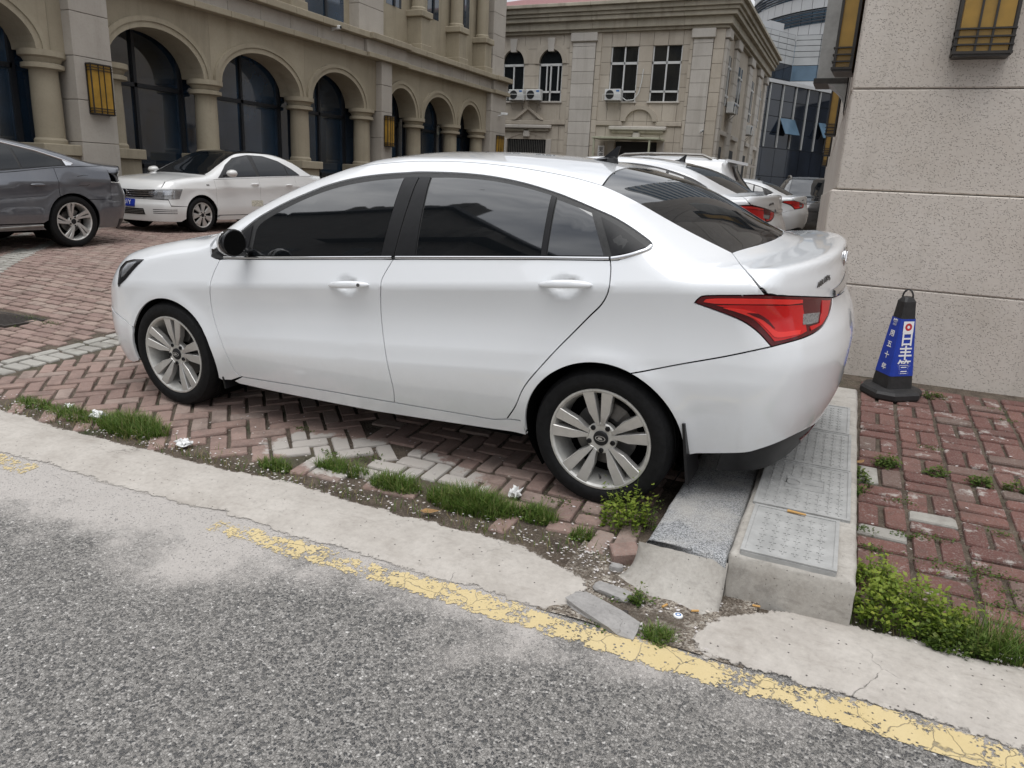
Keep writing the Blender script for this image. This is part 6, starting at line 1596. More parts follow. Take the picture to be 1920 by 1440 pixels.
    panel('nose', S, 'front', sym(np.vstack([S.at('front', [(0, D['lamp_z'][0]+.004), (.62, D['lamp_z'][0]+.004)]), S.at('front', [(.62, D['lamp_z'][1])]), xy([(xn-.06, .3), (xn-.04, 0)])])), D.get('nose_mat', paint_m), car, h=.035)
    under(car, S, -.6, xn-.3)
    RT, RR, style, rot = wheel; wp = wheel_parts(RT, RR, .2, style, rot)
    ho = float(S.side(np.array([0.]), np.array([cz+r+.02]))[0])-.012
    for wx in (0, wb):
        for fl in (False, True): build_wheel(car, (wx, -ho if fl else ho, RT-.004), fl, wp)
    if extra: extra(car, S, xy, lambda n, k, B, m, **q: panel(n, S, k, B, m, car, **q))
    return car
def pose(wx, wy, h, half, wheel_x):
    a = R(h); fw = np.array([math.sin(a), math.cos(a), 0]); lf = np.array([-fw[1], fw[0], 0]); o = np.array([wx, wy, 0.])-lf*half-fw*wheel_x; o[2] = float(H(o[0], o[1])); return np.stack([fw, lf, np.array([0, 0, 1.])], 1), o
one = lambda v: (lambda x: v+0*np.asarray(x, float))
# ---- grey fastback at the left edge
SG = CarShape(wb=2.80, wz=.335, ar=.375, flare=.016, trunk_axis=(-.45, .70),
    belt=lut([(-1.1, 1.10), (0, 1.045), (.16, 1.03), (.9, .945), (2.2, .90), (3.7, .78)]), crease=lut([(-1.1, .92), (0, .86), (1, .80), (2.5, .72), (3.7, .6)]), lower=lut([(-1.1, .55), (0, .48), (2, .40), (3.7, .36)]),
    width=lut([(-1.1, .80), (-.8, .86), (-.5, .90), (0, .925), (1, .93), (2.2, .925), (2.8, .92), (3.3, .86), (3.7, .74)]), cfade=one(.6),
    sh=.075, hollow=.012, kick=.012, tuck=.06, tum=.42, tum2=.35,
    top=lut([(-1.2, 1.10), (-1.04, 1.125), (-.86, 1.135), (-.53, 1.165), (-.06, 1.275), (.2, 1.33), (.5, 1.38), (.9, 1.425), (1.3, 1.43), (1.55, 1.40), (1.9, 1.26), (2.3, 1.06), (2.5, .985), (2.8, .95), (3.2, .87), (3.5, .77), (3.8, .6)]),
    crown=one(.09), kplan=lut([(-1.2, -.15), (.3, -.1), (.8, 0), (1.4, 0), (1.8, .15), (3.8, .05)]), tw=one(1.0), kst=one(.08),
    xf=lut([(.1, 3.6), (.3, 3.70), (.5, 3.72), (.7, 3.66), (.9, 3.5), (1.6, 3.3)]), xr=lut([(.1, -.80), (.3, -.98), (.5, -1.05), (.68, -1.07), (.85, -1.0), (.95, -.97), (1.06, -1.03), (1.12, -1.06), (1.6, -1.08)]), pf=.3, pr=.16, pe=2.6)
MG_, TG_ = pose(-9.57, 6.69, 180, .90, 0)
DG = dict(seams=(2.32, 1.22, .17), sill=.33, tail_x=-.62, nose_x=3.62, deck_z=1.14, deck_x=-.50, roof=(1.55, .42), ditch=.8, ditch_y=.50, cowl=2.40, hood_y=.74, lamp_z=(.60, .74), tl_z=(.86, .99),
    dlo=[(2.28, .925), (2.1, 1.06), (1.8, 1.22), (1.5, 1.315), (1.1, 1.345), (.76, 1.315), (.33, 1.225), (.03, 1.135), (-.10, 1.085), (-.06, 1.062), (.16, 1.045), (.9, .963), (1.6, .94)],
    wins=[[(2.15, .945), (1.85, 1.16), (1.5, 1.285), (1.30, 1.305), (1.26, .965)], [(1.16, .97), (1.20, 1.315), (.78, 1.285), (.64, 1.262), (.60, 1.005)], [(.57, 1.01), (.60, 1.25), (.33, 1.195), (.06, 1.115), (.04, 1.065)]],
    chrome=[(1.5, 1.325), (1.1, 1.356), (.76, 1.328), (.33, 1.238), (.03, 1.148), (-.11, 1.09)], handles=(1.4, .455), hz=lambda x: .815, mirror=(2.1, 1.02, .98))
def xg(car, S, xy, pn):
    panel('quarter_trim', S, 'axial', S.xz([(.02, 1.125), (-.10, 1.09), (-.07, 1.066), (.0, 1.062)]), M_CHROME, car, off=.012, gap=0, h=.03)
    c = S.xz([tuple(q) for q in resample([(2.36, .27), (1.4, .265), (.44, .30)], .08)]); strip('sill_strip', c+S.normal(c)*.004, S.normal(c), .035, .012, M_STEEL, car)
    c = S.xz([(-.12, .93), (-.12, .815), (-.23, .81), (-.27, .83), (-.27, .945), (-.22, .95), (-.12, .93)]); strip('fuel_flap', c, S.normal(c), .006, .001, M_WELL, car)
build_car('parked_fastback', 'dark grey fastback with twisted spoke alloys at the left edge', SG, MG_, TG_, M_GREY, DG, (.345, .240, 'twist5', 75), rlamp=dict(out=[(-.62, .99), (-.93, 1.02), (-.99, .90), (-.90, .87)], mat=M_GLOSSB), extra=xg, flamp=dict(dom=[(.35, .62), (.75, .64), (.8, .74), (.4, .72)]), hmesh=.04)
# ---- white saloon behind it, front to the camera
SW = CarShape(wb=2.60, wz=.30, ar=.345, flare=.010, trunk_axis=(-.45, .72),
    belt=lut([(-1.1, 1.05), (0, 1.015), (1.1, .965), (2.1, .915), (2.6, .89), (3.6, .80)]), crease=lut([(-1.1, .86), (0, .83), (2, .77), (3.6, .70)]), lower=lut([(-1.1, .50), (0, .44), (2, .40), (3.6, .38)]),
    width=lut([(-1.1, .74), (-.7, .80), (0, .845), (1.2, .853), (2.2, .85), (2.7, .84), (3.1, .81), (3.45, .74), (3.6, .68)]), cfade=one(.5),
    sh=.05, hollow=.010, kick=.010, tuck=.05, tum=.42, tum2=.40,
    top=lut([(-1.2, 1.05), (-.95, 1.07), (-.62, 1.09), (-.45, 1.15), (-.05, 1.33), (.25, 1.41), (.6, 1.455), (1.0, 1.468), (1.35, 1.445), (1.6, 1.375), (2.0, 1.19), (2.35, 1.03), (2.55, .985), (2.8, .955), (3.1, .905), (3.35, .84), (3.5, .76), (3.65, .6)]),
    crown=lut([(-1.2, .05), (.3, .10), (1.3, .11), (2.4, .06), (3.6, .07)]), kplan=lut([(-1.2, -.2), (.2, -.2), (.7, 0), (1.2, 0), (1.7, .16), (2.4, .18), (2.8, .06), (3.6, .1)]), tw=one(1.0), kst=one(.085),
    xf=lut([(.1, 3.36), (.2, 3.44), (.45, 3.47), (.52, 3.45), (.7, 3.42), (.82, 3.37), (1.6, 3.1)]), xr=lut([(.1, -.8), (.3, -.92), (.6, -.97), (.85, -.92), (1.05, -.90), (1.6, -.9)]), pf=.24, pr=.15, pe=2.6)
MS_, TS_ = pose(-10.45, 9.70, 180, .835, 2.60)
DS = dict(seams=(2.26, 1.17, .14), sill=.29, tail_x=-.55, nose_x=3.42, deck_z=1.09, deck_x=-.50, roof=(1.50, .10), ditch=.8, ditch_y=.52, cowl=2.32, hood_y=.70, lamp_z=(.555, .75), tl_z=(.70, .92),
    dlo=[(2.16, .935), (2.05, 1.02), (1.85, 1.17), (1.6, 1.30), (1.2, 1.375), (.8, 1.375), (.45, 1.30), (.15, 1.16), (-.04, 1.045), (0, 1.03), (1.1, .985)],
    wins=[[(2.0, .97), (1.84, 1.13), (1.58, 1.275), (1.22, 1.35), (1.20, .995)], [(1.12, .995), (1.10, 1.355), (.8, 1.35), (.47, 1.275), (.36, 1.22), (.34, 1.02)], [(.31, 1.025), (.33, 1.205), (.14, 1.12), (.03, 1.05)]],
    handles=(1.30, .36), hz=lambda x: .84, mirror=(2.02, .99, 1.03), roof_mat=M_GLASSC)
def xw(car, S, xy, pn):
    F = lambda l: S.at('front', l)
    sg = sym
    gl = pn('grille', 'front', sg(F([(0, .70), (.30, .70), (.52, .715), (.50, .60), (.30, .575), (0, .575)])), M_TRIM, off=.008, gap=0, h=.04)
    for z in (.60, .635, .67):
        c = F([(a, z+.03*abs(a)) for a in np.linspace(-.50, .50, 15)]); strip('grille_bar', c+S.normal(c)*.012, S.normal(c), .012, .006, M_CHROME, gl)
        bpy.context.view_layer.update()
    m = MB(); m.lathe([(.062, 0), (.062, .008), (.050, .010), (.050, .004), (0, .004)], 24, axis='y'); m.v = [(y, x, z) for x, y, z in m.v]; o = recalc(m.build('emblem', M_CHROME, car)); c = F([(0, .645)])[0]; o.location = c+np.array([.02, 0, 0])
    lo = pn('lower_intake', 'front', sg(F([(0, .40), (.34, .40), (.36, .30), (0, .30)])), M_TRIM, off=.006, gap=0, h=.04)
    for z in (.325, .35, .375): c = F([(a, z) for a in np.linspace(-.34, .34, 11)]); strip('intake_bar', c+S.normal(c)*.008, S.normal(c), .008, .004, M_STEEL, lo)
    for fl in (False, True):
        for z in (.33, .36, .39):
            c = F([(a, z) for a in np.linspace(.48, .80, 9)]); strip('bumper_slot', c, S.normal(c), .012, .0015, M_FRIT, car, fl)
        pn('indicator', 'axial', S.xz([(2.40, .80), (2.46, .80), (2.46, .825), (2.40, .825)]), M_LENS, off=.004, gap=0, h=.03, flip=fl)
    pl = pn('number_plate', 'front', sg(F([(0, .545), (.20, .545), (.20, .425), (0, .425)])), M_PLATEB, off=.016, gap=0, h=.06)
    c = F([(0, .485)])[0]; text_mesh('B·881Y', .115, 'plate_text', M_PWHITE, car, Matrix(((0, 0, 1, c[0]+.020), (1, 0, 0, .0), (0, 1, 0, c[2]), (0, 0, 0, 1))), bold=.001)
    # sill grime panel and door scuff
    panel('pale_sticker', S, 'axial', S.xz([(1.42, .44), (1.12, .44), (1.12, .55), (1.42, .55)]), plain('floral_sticker', (.55, .53, .44), .5, 60, .5), car, off=.003, gap=0, h=.05)
    panel('hanging_charm', S, 'axial', xy([(2.02, .02), (2.02, -.05), (1.92, -.04), (1.92, .02)]), plain('gold_charm', (.45, .28, .08), .4), car, off=-.02, gap=0, h=.05)
build_car('parked_saloon', 'white saloon parked nose to the grey fastback, headlamps facing left', SW, MS_, TS_, M_WHITE2, DS, (.302, .205, 'cap7', 100), flamp=dict(dom=[(.33, .565), (.42, .572), (.62, .560), (.84, .570), (.90, .735), (.62, .725), (.36, .695)], **{'in': [[(.42, .63), (.55, .62), (.56, .69), (.43, .68)], [(.62, .62), (.76, .64), (.79, .715), (.63, .70)]]}), rlamp=dict(out=[(-.55, .92), (-.80, .92), (-.82, .72), (-.6, .70)]), extra=xw, hmesh=.035)
# ---- cars beyond the front sedan: two saloons of the same make, an estate, a dark off-roader
def clone(src, name, label, loc, rz, mats=None):
    c = copy_tree(src); c.name = name; c.matrix_world = Matrix.Translation(loc) @ Matrix.Rotation(rz, 4, 'Z'); tag(c, label, 'car', 'cars parked in the courtyard')
    if mats:
        seen = {}
        def walk(o):
            if o.type == 'MESH' and o.data.materials and o.data.materials[0] and o.data.materials[0].name in mats:
                if o.data.name not in seen: d = o.data.copy(); d.materials[0] = mats[o.data.materials[0].name]; seen[o.data.name] = d
                o.data = seen[o.data.name]
            for q in o.children: walk(q)
        walk(c)
    return c
g_ = lambda x, y: float(H(x, y))
clone(hero, 'parked_sedan', 'white sedan directly behind the front sedan, seen over its boot with red tail lamp', (-1.62, 9.0, g_(-1.6, 9)), math.pi)
clone(hero, 'parked_sedan', 'small white sedan tail between the estate and the granite building', (-1.95, 19.3, g_(-2, 19)), math.pi)
SU = CarShape(wb=2.70, wz=.34, ar=.39, flare=.014, trunk_axis=(-.35, .75),
    belt=lut([(-1.1, 1.14), (0, 1.11), (2.2, 1.03), (3.6, .92)]), crease=lut([(-1.1, .98), (0, .95), (3.6, .82)]), lower=lut([(-1.1, .52), (3.6, .46)]),
    width=lut([(-1.1, .80), (-.6, .88), (0, .91), (2.6, .91), (3.2, .86), (3.6, .75)]), cfade=one(.5), sh=.05, hollow=.010, kick=.010, tuck=.05, tum=.32, tum2=.25,
    top=lut([(-1.2, 1.60), (-.80, 1.64), (-.3, 1.67), (.4, 1.69), (1.0, 1.685), (1.4, 1.64), (1.7, 1.52), (2.1, 1.28), (2.4, 1.11), (2.7, 1.06), (3.2, .99), (3.6, .85)]),
    crown=one(.08), kplan=lut([(-1.2, -.1), (.3, 0), (1.4, 0), (1.9, .15), (3.6, .05)]), tw=one(1.0), kst=one(.09),
    xf=lut([(.1, 3.4), (.4, 3.55), (.8, 3.5), (1.0, 3.4), (1.7, 3.2)]), xr=lut([(.1, -.75), (.4, -.90), (.7, -.90), (.95, -.86), (1.1, -.84), (1.25, -.72), (1.45, -.56), (1.58, -.50), (1.62, -.62), (1.8, -.68)]), pf=.3, pr=.16, pe=2.6)
DU = dict(seams=(2.25, 1.2, .1), sill=.36, tail_x=-.55, nose_x=3.5, deck_z=1.1, deck_x=-.28, z_in=.75, roof=(1.45, -.22), ditch=.8, ditch_y=.52, cowl=2.35, hood_y=.72, lamp_z=(.72, .88), tl_z=(.92, 1.08),
    dlo=[(2.15, 1.05), (1.85, 1.28), (1.55, 1.46), (1.1, 1.53), (.4, 1.54), (-.1, 1.50), (-.35, 1.36), (-.42, 1.20), (.2, 1.13)], wins=[[(2.0, 1.08), (1.8, 1.25), (1.5, 1.43), (1.2, 1.49), (1.2, 1.1)], [(1.12, 1.1), (1.12, 1.5), (.4, 1.5), (.2, 1.49), (.2, 1.15)], [(.15, 1.16), (.15, 1.48), (-.1, 1.45), (-.3, 1.33), (-.35, 1.22)]],
    handles=(1.35, .3), hz=lambda x: .98, mirror=(2.05, 1.02, 1.12))
def xu(car, S, xy, pn):
    for fl in (False, True):
        sg = -1 if fl else 1; m = MB(); pts = [xy([(x, .56)])[0]+np.array([0, 0, .05 if -.1 < x < 1.35 else .0]) for x in (1.45, 1.3, .9, .4, 0, -.05, -.2)]
        pts = [np.array([p[0], p[1]*sg, p[2]]) for p in pts]
        for a, b in zip(pts[:-1], pts[1:]): m.tube(a, b, .022, n=8)
        m.build('roof_rail', M_STEEL, car)
    q = np.array([(-.45, .55, 1.655), (-.45, -.55, 1.655), (-.78, -.50, 1.60), (-.78, .50, 1.60)])
    v = np.vstack([q, q-[0, 0, .045]]); o = mesh_obj('roof_spoiler', v, [(0, 1, 2, 3), (7, 6, 5, 4), (0, 4, 5, 1), (1, 5, 6, 2), (2, 6, 7, 3), (3, 7, 4, 0)], M_WHITE, car); recalc(o)
    g = sym(S.at('rear', [(0, 1.56), (.42, 1.55), (.62, 1.20), (.3, 1.16), (0, 1.16)])); pn('tailgate_window', 'rear', g, M_GLASSC, off=.006, gap=0, h=.06)
    pn('brake_lamp', 'axial', sym(xy([(.3, 0), (.3, .0)]))[:0] if False else xy([(1.62, .50), (1.62, .40), (1.50, .40), (1.50, .50)]), M_RED, off=.004, gap=0, h=.05) if False else None
    pn('tailgate', 'rear', sym(S.at('rear', [(0, 1.15), (.62, 1.17), (.70, .98), (.60, .62), (0, .62)])), M_WHITE, off=.003, h=.05)
MU_, TU_ = pose(-2.5, 13.4, -90, 0, 0)
build_car('parked_estate', 'tall white estate car with roof rails and spoiler behind the second white sedan', SU, MU_, TU_, M_WHITE, DU, (.345, .235, 'twist5', 60), rlamp=dict(out=[(-.50, 1.08), (-.85, 1.06), (-.86, .94), (-.6, .95)], mat=M_RED), extra=xu, flamp=dict(dom=[(.35, .74), (.75, .76), (.8, .86), (.4, .84)]), hmesh=.06)
clone(bpy.data.objects['parked_estate'], 'parked_offroader', 'black off-road car far back beside the granite building', (-1.55, 25.5, g_(-1.5, 25)), R(-82), {'white_car_paint': M_BLACKP})
# ================================================================ buildings over the road (seen only as reflections)
M_STREET = facade_mat('dark_street_facade', (.10, .095, .09), (.15, .14, .13))
sb = empty('street_building', (-35, -16, -.2), 0, 'tall dark building over the road, mirrored in the front sedan windows', 'building')
ps = lambda o: child_world(o, sb)
m = MB(); m.box(-24, -15.5, -30, -12.5, -.3, 13.8); ps(m.build('wall', M_STREET)); m = MB(); m.box(-80, -21.5, -32, -12.6, -.3, 22.5); ps(m.build('wall', M_STREET)); m = MB(); m.box(-80, -21.0, -32, -12.0, 22.504, 22.9); ps(m.build('eaves', M_MULD))
m = MB(); m.add([(-24.0, -30.5, 13.804), (-14.2, -30.5, 13.804), (-14.2, -11.4, 13.804), (-24.0, -11.4, 13.804), (-24.0, -21, 17.6), (-18.5, -21, 17.6)], [(0, 1, 5, 4), (1, 2, 5), (2, 3, 4, 5), (0, 4, 3), (0, 3, 2, 1)]); ps(m.build('roof', M_MULD))
for i in range(12):
    for j in range(4):
        x = -17.0-i*2.6; z = 1.2+j*3.1; m = MB(); m.box(x-1.5, x, -12.66 if x < -22 else -12.52, -12.56 if x < -22 else -12.46, z, z+1.9); ps(m.build('window', M_WGL))
rk = random.Random(4)
for k in range(14):
    x = -15.8-k*1.15+rk.uniform(-.3, .3); top = 13.8 if x > -21.3 else 22.9; w = rk.uniform(.5, 1.6); h = rk.uniform(.6, 2.6); m = MB(); m.box(x-w/2, x+w/2, -14.2-rk.random(), -12.9, top-.2, top+h+(1.2 if x > -21.3 else 0)); ps(m.build('dormer', M_STREET))
# ================================================================ weeds, grass, litter
def leaf_mat(name, pal):
    t = NT(name); r = t.n('ShaderNodeAttribute', attribute_name='tone').outputs['Fac']
    c = t.ramp(r, [(i/(len(pal)-1), q) for i, q in enumerate(pal)])
    m = t.done(c, .55); t.b.inputs['Specular IOR Level'].default_value = .3
    tr_ = t.n('ShaderNodeBsdfTranslucent'); t.l(c, tr_.inputs['Color']); mx_ = t.n('ShaderNodeMixShader'); mx_.inputs[0].default_value = .28
    t.l(t.b.outputs[0], mx_.inputs[1]); t.l(tr_.outputs[0], mx_.inputs[2]); t.l(mx_.outputs[0], t.out.inputs[0]); return m
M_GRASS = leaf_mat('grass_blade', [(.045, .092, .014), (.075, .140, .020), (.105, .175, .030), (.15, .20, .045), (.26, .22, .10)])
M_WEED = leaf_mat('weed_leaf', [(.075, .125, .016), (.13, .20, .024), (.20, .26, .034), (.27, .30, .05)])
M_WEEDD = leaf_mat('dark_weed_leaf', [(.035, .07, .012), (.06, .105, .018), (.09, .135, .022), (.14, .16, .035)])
class Leaves:
    def __init__(s, seed): s.r = random.Random(seed); s.v = []; s.f = []; s.t = []
    def blade(s, p, h, lean, az, w, tone):
        """bent grass blade in three pieces"""
        r = s.r; d = np.array([math.cos(az), math.sin(az), 0]); q = np.array([-d[1], d[0], 0]); n = len(s.v); p = np.array(p, float)
        for k, (a, ww) in enumerate(((0, 1), (.45, .85), (.8, .5), (1, 0.06))):
            c = p+np.array([0, 0, 1])*h*(a-.30*lean*a*a)+d*h*lean*a*a
            s.v += [tuple(c-q*w*ww/2), tuple(c+q*w*ww/2)]; s.t += [tone]*2
        s.f += [(n, n+1, n+3, n+2), (n+2, n+3, n+5, n+4), (n+4, n+5, n+7, n+6)]
    def leaf(s, c, size, tone, up=.5):
        r = s.r; az = r.uniform(0, 6.283); el = r.uniform(-.2, 1.0)*up*1.6; d = np.array([math.cos(az)*math.cos(el), math.sin(az)*math.cos(el), math.sin(el)]); q = np.cross(d, [r.uniform(-.4, .4), r.uniform(-.4, .4), 1]); q /= np.linalg.norm(q)
        c = np.array(c, float); n = len(s.v); w = size*r.uniform(.28, .42)
        s.v += [tuple(c), tuple(c+d*size*.5+q*w), tuple(c+d*size), tuple(c+d*size*.5-q*w)]; s.t += [tone]*4; s.f.append((n, n+1, n+2, n+3))
    def build(s, name, mat, label=None, cat=None, group=None, kind=None, parent=None):
        o = mesh_obj(name, s.v, s.f, mat, parent); a = o.data.attributes.new('tone', 'FLOAT', 'POINT'); a.data.foreach_set('value', s.t); tag(o, label, cat, group, kind); return o
def grass(L_, x, y, rx, ry, h, n, seed_az=0):
    r = L_.r
    for i in range(n):
        a = r.uniform(0, 6.283); q = math.sqrt(r.random()); px, py = x+rx*q*math.cos(a), y+ry*q*math.sin(a); hh = h*r.uniform(.45, 1.1)*(1-.45*q)
        L_.blade((px, py, float(H(px, py))-.012), hh, r.uniform(.15, 1.0), r.uniform(0, 6.283), r.uniform(.0022, .0048), min(1, max(0, r.gauss(.5, .25))))
def bushy(L_, x, y, rx, ry, h, nst, size, tall=1.0):
    r = L_.r
    for i in range(nst):
        a = r.uniform(0, 6.283); q = math.sqrt(r.random()); px, py = x+rx*q*math.cos(a), y+ry*q*math.sin(a); z0 = float(H(px, py))-.01; hh = h*r.uniform(.5, 1.1)*(1-.5*q*q)
        la = r.uniform(0, 6.283); ll = r.uniform(.05, .45)*hh
        L_.blade((px, py, z0), hh, .35, la, .003, .25)
        for k in range(r.randint(9, 15)):
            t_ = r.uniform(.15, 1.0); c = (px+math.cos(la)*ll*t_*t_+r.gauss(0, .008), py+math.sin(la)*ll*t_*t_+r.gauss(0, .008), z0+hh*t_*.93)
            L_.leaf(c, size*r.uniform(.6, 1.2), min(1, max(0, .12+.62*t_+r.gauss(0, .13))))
        if tall > 1.2 and r.random() < .35:
            L_.blade((px, py, z0), hh*tall, .3, la, .0018, .3)
            for k in range(6): L_.leaf((px+math.cos(la)*hh*tall*.25+r.gauss(0, .012), py+math.sin(la)*hh*tall*.25+r.gauss(0, .012), z0+hh*tall*r.uniform(.7, .95)), size*.6, r.uniform(.4, .9))
GT = [((62, 757), .16, .05, .07, 260, 'small grass tuft at the far left of the ramp edge'),
      ((140, 779), .24, .06, .08, 480, 'low grass tuft left of the crumpled tissue on the ramp edge'),
      ((248, 803), .26, .09, .12, 1300, 'thick round grass clump in front of the front wheel'),
      ((516, 874), .10, .035, .075, 260, 'small lone grass tuft below the front door'),
      ((640, 880), .16, .05, .085, 480, 'grass tuft below the middle of the sedan'),
      ((742, 912), .14, .06, .095, 700, 'grass clump just left of the longest clump by the gutter'),
      ((885, 948), .23, .075, .115, 1700, 'longest grass clump along the gutter, ahead of the rear wheel'),
      ((1005, 968), .10, .05, .085, 420, 'grass clump right of the crumpled tissue near the rear wheel'),
      ((1092, 1003), .05, .04, .06, 150, 'tiny grass sprig between the weed and the gutter'),
      ((1236, 1194), .055, .04, .06, 330, 'grass tuft in the gravel beside the yellow line'),
      ((1855, 1215), .20, .07, .15, 520, 'long coarse grass at the right edge behind the gutter')]
for k, (px, rx, ry, h, n, lb_) in enumerate(GT):
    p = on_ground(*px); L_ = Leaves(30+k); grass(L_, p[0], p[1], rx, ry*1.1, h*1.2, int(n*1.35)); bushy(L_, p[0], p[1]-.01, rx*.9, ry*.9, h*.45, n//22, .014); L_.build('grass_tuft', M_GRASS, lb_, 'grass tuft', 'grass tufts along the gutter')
WD = [((1168, 985), .10, .09, .20, 46, .020, M_WEED, 'bright green leafy weed growing against the rear tyre', 1.35),
      ((1212, 990), .05, .06, .16, 12, .014, M_WEEDD, 'thin flowering weed between the rear tyre and the granite slab', 1.5),
      ((1200, 1128), .045, .035, .07, 16, .014, M_WEEDD, 'small dark weed at the foot of the cement fillet', 1.0),
      ((1700, 1165), .20, .11, .20, 150, .020, M_WEED, 'large yellow green weed bed beside the concrete box', 1.0),
      ((1640, 1095), .07, .10, .16, 46, .019, M_WEED, 'yellow green weed hugging the corner of the concrete box', 1.0),
      ((1790, 1215), .12, .06, .12, 60, .016, M_WEEDD, 'dark low weed at the right end of the weed bed', 1.0),
      ((1610, 905), .05, .14, .07, 34, .017, M_WEEDD, 'dark weed in the joint beside the middle cover', 1.0),
      ((1662, 872), .06, .06, .07, 30, .017, M_WEEDD, 'round dark weed on the pavement right of the covers', 1.0),
      ((1755, 889), .05, .045, .06, 22, .016, M_WEEDD, 'small weed on the pavement between two others', 1.0),
      ((1838, 908), .06, .05, .06, 26, .016, M_WEEDD, 'weed on the pavement toward the right edge', 1.0),
      ((1905, 920), .05, .06, .06, 20, .016, M_WEEDD, 'weed cut by the right edge of the picture', 1.0),
      ((1752, 746), .09, .04, .06, 22, .015, M_WEEDD, 'sparse weed at the foot of the granite wall right of the cone', 1.0)]
for k, (px, rx, ry, h, n, sz, mt, lb_, tall) in enumerate(WD):
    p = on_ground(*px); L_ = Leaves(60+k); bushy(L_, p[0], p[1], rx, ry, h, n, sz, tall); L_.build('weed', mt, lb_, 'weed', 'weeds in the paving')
# moss and seedlings in the joints
L_ = Leaves(90); r = L_.r
for (u, v, s, n) in ((565, 805, .05, 26), (440, 690, .04, 20), (690, 860, .08, 40), (620, 850, .06, 30), (1060, 945, .10, 40), (1230, 870, .03, 10), (1700, 1005, .05, 40), (1750, 1010, .06, 30), (1800, 1070, .10, 60), (1850, 1075, .08, 40), (1870, 1140, .12, 60), (1640, 1030, .05, 40), (1610, 990, .05, 40), (1690, 940, .05, 24), (1870, 1000, .05, 20), (1890, 790, .06, 20), (60, 595, .12, 40), (95, 606, .10, 40), (20, 612, .08, 30), (470, 655, .06, 20), (1180, 1050, .05, 30), (1150, 1120, .06, 26), (1120, 1170, .05, 26), (1890, 1110, .08, 40), (1740, 840, .05, 24), (1870, 770, .05, 20)):
    p = on_ground(u, v)
    for i in range(n*3):
        x, y = p[0]+r.gauss(0, s*.7), p[1]+r.gauss(0, s*.30); L_.leaf((x, y, float(H(x, y))-.004+r.uniform(0, .012)), r.uniform(.006, .014), r.uniform(.1, .8), .6)
L_.build('moss', M_WEEDD, 'green moss and seedlings in the brick joints', 'moss', None, 'stuff')
# stray blades between the clumps
L_ = Leaves(92); r = L_.r
for i in range(900):
    x = r.uniform(-4.7, -.55); y = 2.475+abs(r.gauss(0, .06)); L_.blade((x, y, float(H(x, y))-.014), r.uniform(.02, .06), r.uniform(.2, 1), r.uniform(0, 6.283), .003, r.choice((r.uniform(0, .6), 1.0)))
for i in range(500):
    x = r.uniform(.2, 1.6); y = 2.50+abs(r.gauss(0, .06)); L_.blade((x, y, float(H(x, y))-.014), r.uniform(.03, .09), r.uniform(.2, 1), r.uniform(0, 6.283), .003, r.choice((r.uniform(0, .6), 1.0)))
L_.build('sparse_grass', M_GRASS, 'stray thin grass along the edge of the gutter', 'grass', None, 'stuff')
# fallen petals
L_ = Leaves(91); r = L_.r
def petal(x, y, z=None):
    s = r.uniform(.004, .010); a = r.uniform(0, 6.283); n = len(L_.v); c = np.array([x, y, (float(H(x, y))+.004 if z is None else z)+r.uniform(0, .004)]); d = np.array([math.cos(a), math.sin(a), r.uniform(-.2, .2)])*s; q = np.array([-math.sin(a), math.cos(a), r.uniform(-.2, .2)])*s*.75
    L_.v += [tuple(c-d), tuple(c-q*.8), tuple(c+d), tuple(c+q*.8)]; L_.t += [r.random()]*4; L_.f.append((n, n+1, n+2, n+3))
for i in range(480):
    x = r.uniform(-4.6, -.5); y = 2.47+abs(r.gauss(0, .10)); petal(x, y)
for i in range(130): petal(r.gauss(-.72, .16), r.gauss(2.47, .07))
for i in range(90): petal(r.uniform(-.75, -.2), r.uniform(2.12, 2.5))
for i in range(90): petal(r.uniform(.2, 1.1), r.uniform(2.46, 2.60))
for i in range(120): petal(r.uniform(-3.2, -.6), r.uniform(2.5, 3.2))
for i in range(45): petal(r.uniform(.22, 1.2), r.uniform(2.8, 5.4))
for i in range(24): petal(r.uniform(-4, .8), r.uniform(1.3, 2.4))
M_PETAL = leaf_mat('petal', [(.62, .58, .56), (.72, .68, .66), (.78, .74, .74), (.66, .60, .52)])
L_.build('petals', M_PETAL, 'scattered white petals along the gutter edge', 'petals', None, 'stuff')
# crumpled tissues
M_TISSUE = plain('tissue_paper', (.76, .76, .75), .9, 30, .06)
def tissue(px, s, label, seed):
    r = random.Random(seed); bm = bmesh.new(); bmesh.ops.create_icosphere(bm, subdivisions=3, radius=1)
    for v in bm.verts:
        k = .55+.45*math.sin(v.co.x*5+seed)*math.cos(v.co.y*6+seed*.7)*math.sin(v.co.z*4+1.3*seed)+r.uniform(-.22, .22); v.co = Vector((v.co.x*k*s[0], v.co.y*k*s[1], max(-.004, v.co.z*k*s[2])))
    me = bpy.data.meshes.new('tissue'); bm.to_mesh(me); bm.free(); me.materials.append(M_TISSUE); o = bpy.data.objects.new('tissue', me); link(o); p = on_ground(*px); o.location = (p[0], p[1], p[2]+.012); tag(o, label, 'tissue', 'crumpled tissues on the ground'); return o
tissue((186, 784), (.085, .05, .045), 'crumpled white tissue lying on the grass clump by the front wheel', 1)
tissue((130, 764), (.035, .03, .02), 'tiny white tissue scrap left of the bigger one', 2)
tissue((345, 836), (.06, .05, .04), 'crumpled white tissue on the soil beside the gutter', 3)
tissue((966, 932), (.04, .055, .06), 'crumpled white tissue between the grass and the rear wheel', 4)
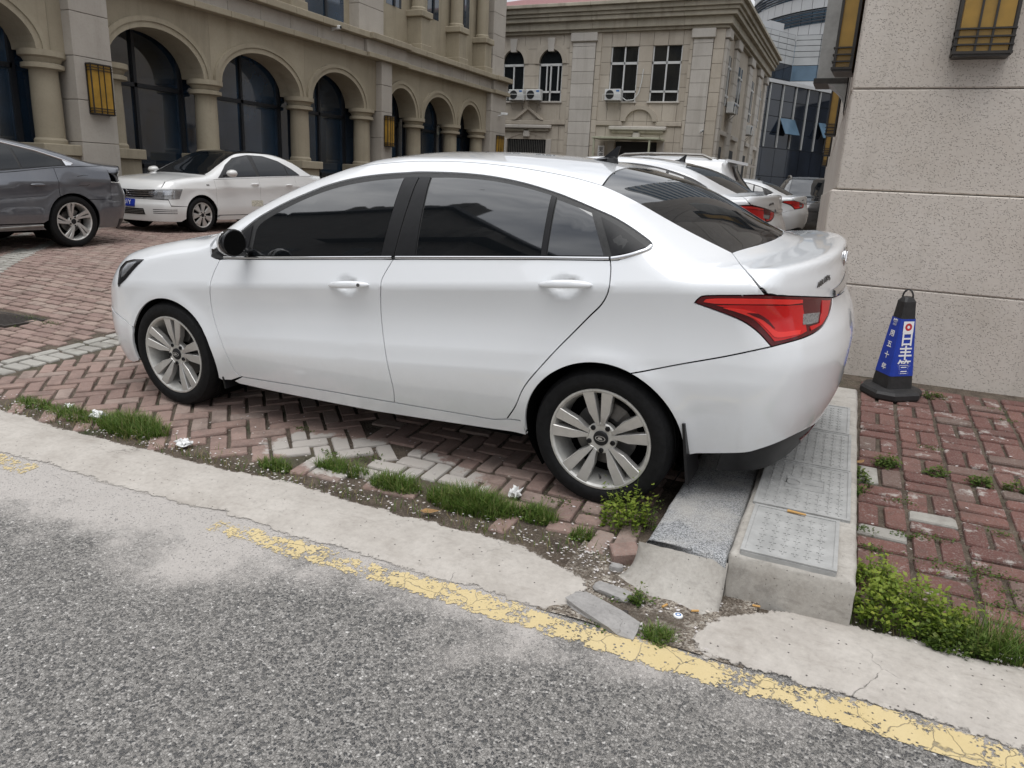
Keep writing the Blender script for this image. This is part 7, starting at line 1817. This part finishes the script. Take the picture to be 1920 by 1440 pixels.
# rubble in the broken gutter
def rock(name, px, s, label, cat, mat, seed, rz=0):
    r = random.Random(seed); bm = bmesh.new(); bmesh.ops.create_icosphere(bm, subdivisions=2, radius=1)
    for v in bm.verts:
        c = v.co.copy(); c = Vector([np.sign(q)*abs(q)**.6 for q in c]); k = r.uniform(.86, 1.1); v.co = Vector((c.x*s[0]*k, c.y*s[1]*k, c.z*s[2]*k))
    me = bpy.data.meshes.new(name); bm.to_mesh(me); bm.free(); me.materials.append(mat); o = bpy.data.objects.new(name, me); link(o); p = on_ground(*px); o.location = (p[0], p[1], p[2]+s[2]*.35); o.rotation_euler = (0, .05, rz); tag(o, label, cat); return o
rock('concrete_chunk', (1128, 1152), (.15, .065, .018), 'flat broken concrete slab lying beside the yellow line', 'rubble', M_CHUNK, 1, -.35)
rock('concrete_chunk', (1148, 1112), (.075, .035, .015), 'small flat concrete piece above the broken slab', 'rubble', M_CHUNK, 2, -.1)
rock('stone', (1155, 1068), (.026, .018, .018), 'grey stone leaning on the loose brick', 'stone', M_CHUNK, 3, .3)
rock('stone', (1172, 1150), (.010, .009, .008), 'dark pebble on the broken concrete slab', 'stone', M_IRON, 4)
m = MB(); m.bbox(-.054, .054, -.044, .044, -.052, .0, .005); o = m.build('loose_brick', M_BRK['ramp'][0]); p = on_ground(1168, 1052); o.location = (p[0], p[1]+.01, p[2]+.052); o.rotation_euler = (R(4), R(-6), R(28)); tag(o, 'broken red brick lying loose beside the cement fillet', 'brick')
cp = empty('bottle_cap', (0, 0, 0), 0, 'white bottle cap lying in the gravel', 'bottle cap'); p = on_ground(1271, 1158); cp.location = (p[0], p[1], p[2]+.004)
m = MB(); m.lathe([(.0165, 0), (.0165, .006), (.014, .008), (0, .008)], 20); m.build('cap', M_TISSUE, cp); m = MB(); m.lathe([(.006, .0082), (.006, .0088), (.010, .0088), (.010, .0082)], 16); m.build('printed_ring', MATS['blue_badge'], cp)
M_CORK = plain('cigarette_filter', (.52, .30, .10), .8); 
for k, (u, v_, a, lb_) in enumerate(((1303, 1150, .5, 'cigarette butt in the gravel right of the bottle cap'), (1418, 1141, .1, 'cigarette butt at the foot of the concrete box'), (1455, 1130, .3, 'second cigarette butt nearer the corner of the concrete box'), (1246, 1140, 1.1, 'yellow leaf scrap above the bottle cap'))):
    p = on_ground(u, v_); m = MB(); m.tube((-.014, 0, 0), (.012, 0, 0), .004, n=8); o = m.build('cigarette_butt' if k < 3 else 'leaf_scrap', M_CORK); o.location = (p[0], p[1], p[2]+.010); o.rotation_euler = (0, 0, a); tag(o, lb_, 'litter')
M_DLEAF = plain('dry_leaf', (.26, .15, .06), .8, 40, .3)
def dry_leaf(loc, s, label, rz):
    v = [(-1, 0, 0), (-.5, .4, .12), (.2, .5, .05), (1, 0, .22), (.2, -.45, .1), (-.5, -.35, .0), (0, 0, -.04)]; o = mesh_obj('dry_leaf', [(x*s, y*s, z*s) for x, y, z in v], [(0, 1, 6), (1, 2, 6), (2, 3, 6), (3, 4, 6), (4, 5, 6), (5, 0, 6)], M_DLEAF); o.location = loc; o.rotation_euler = (0, 0, rz); tag(o, label, 'leaf')
p = on_ground(806, 964); dry_leaf((p[0], p[1], p[2]+.012), .045, 'curled brown leaf below the longest grass clump', .3)
p = on_ground(1612, 876); dry_leaf((p[0], p[1], p[2]+.03), .03, 'brown leaf among the weeds beside the covers', 1.0)
m = MB(); m.tube((-.035, 0, 0), (.035, 0, .002), .006, .004, 6); o = m.build('wood_splinter', M_CORK); o.location = (-.03, 2.885, .169); o.rotation_euler = (0, 0, -.15); tag(o, 'thin wood splinter on the nearest patterned cover', 'splinter')
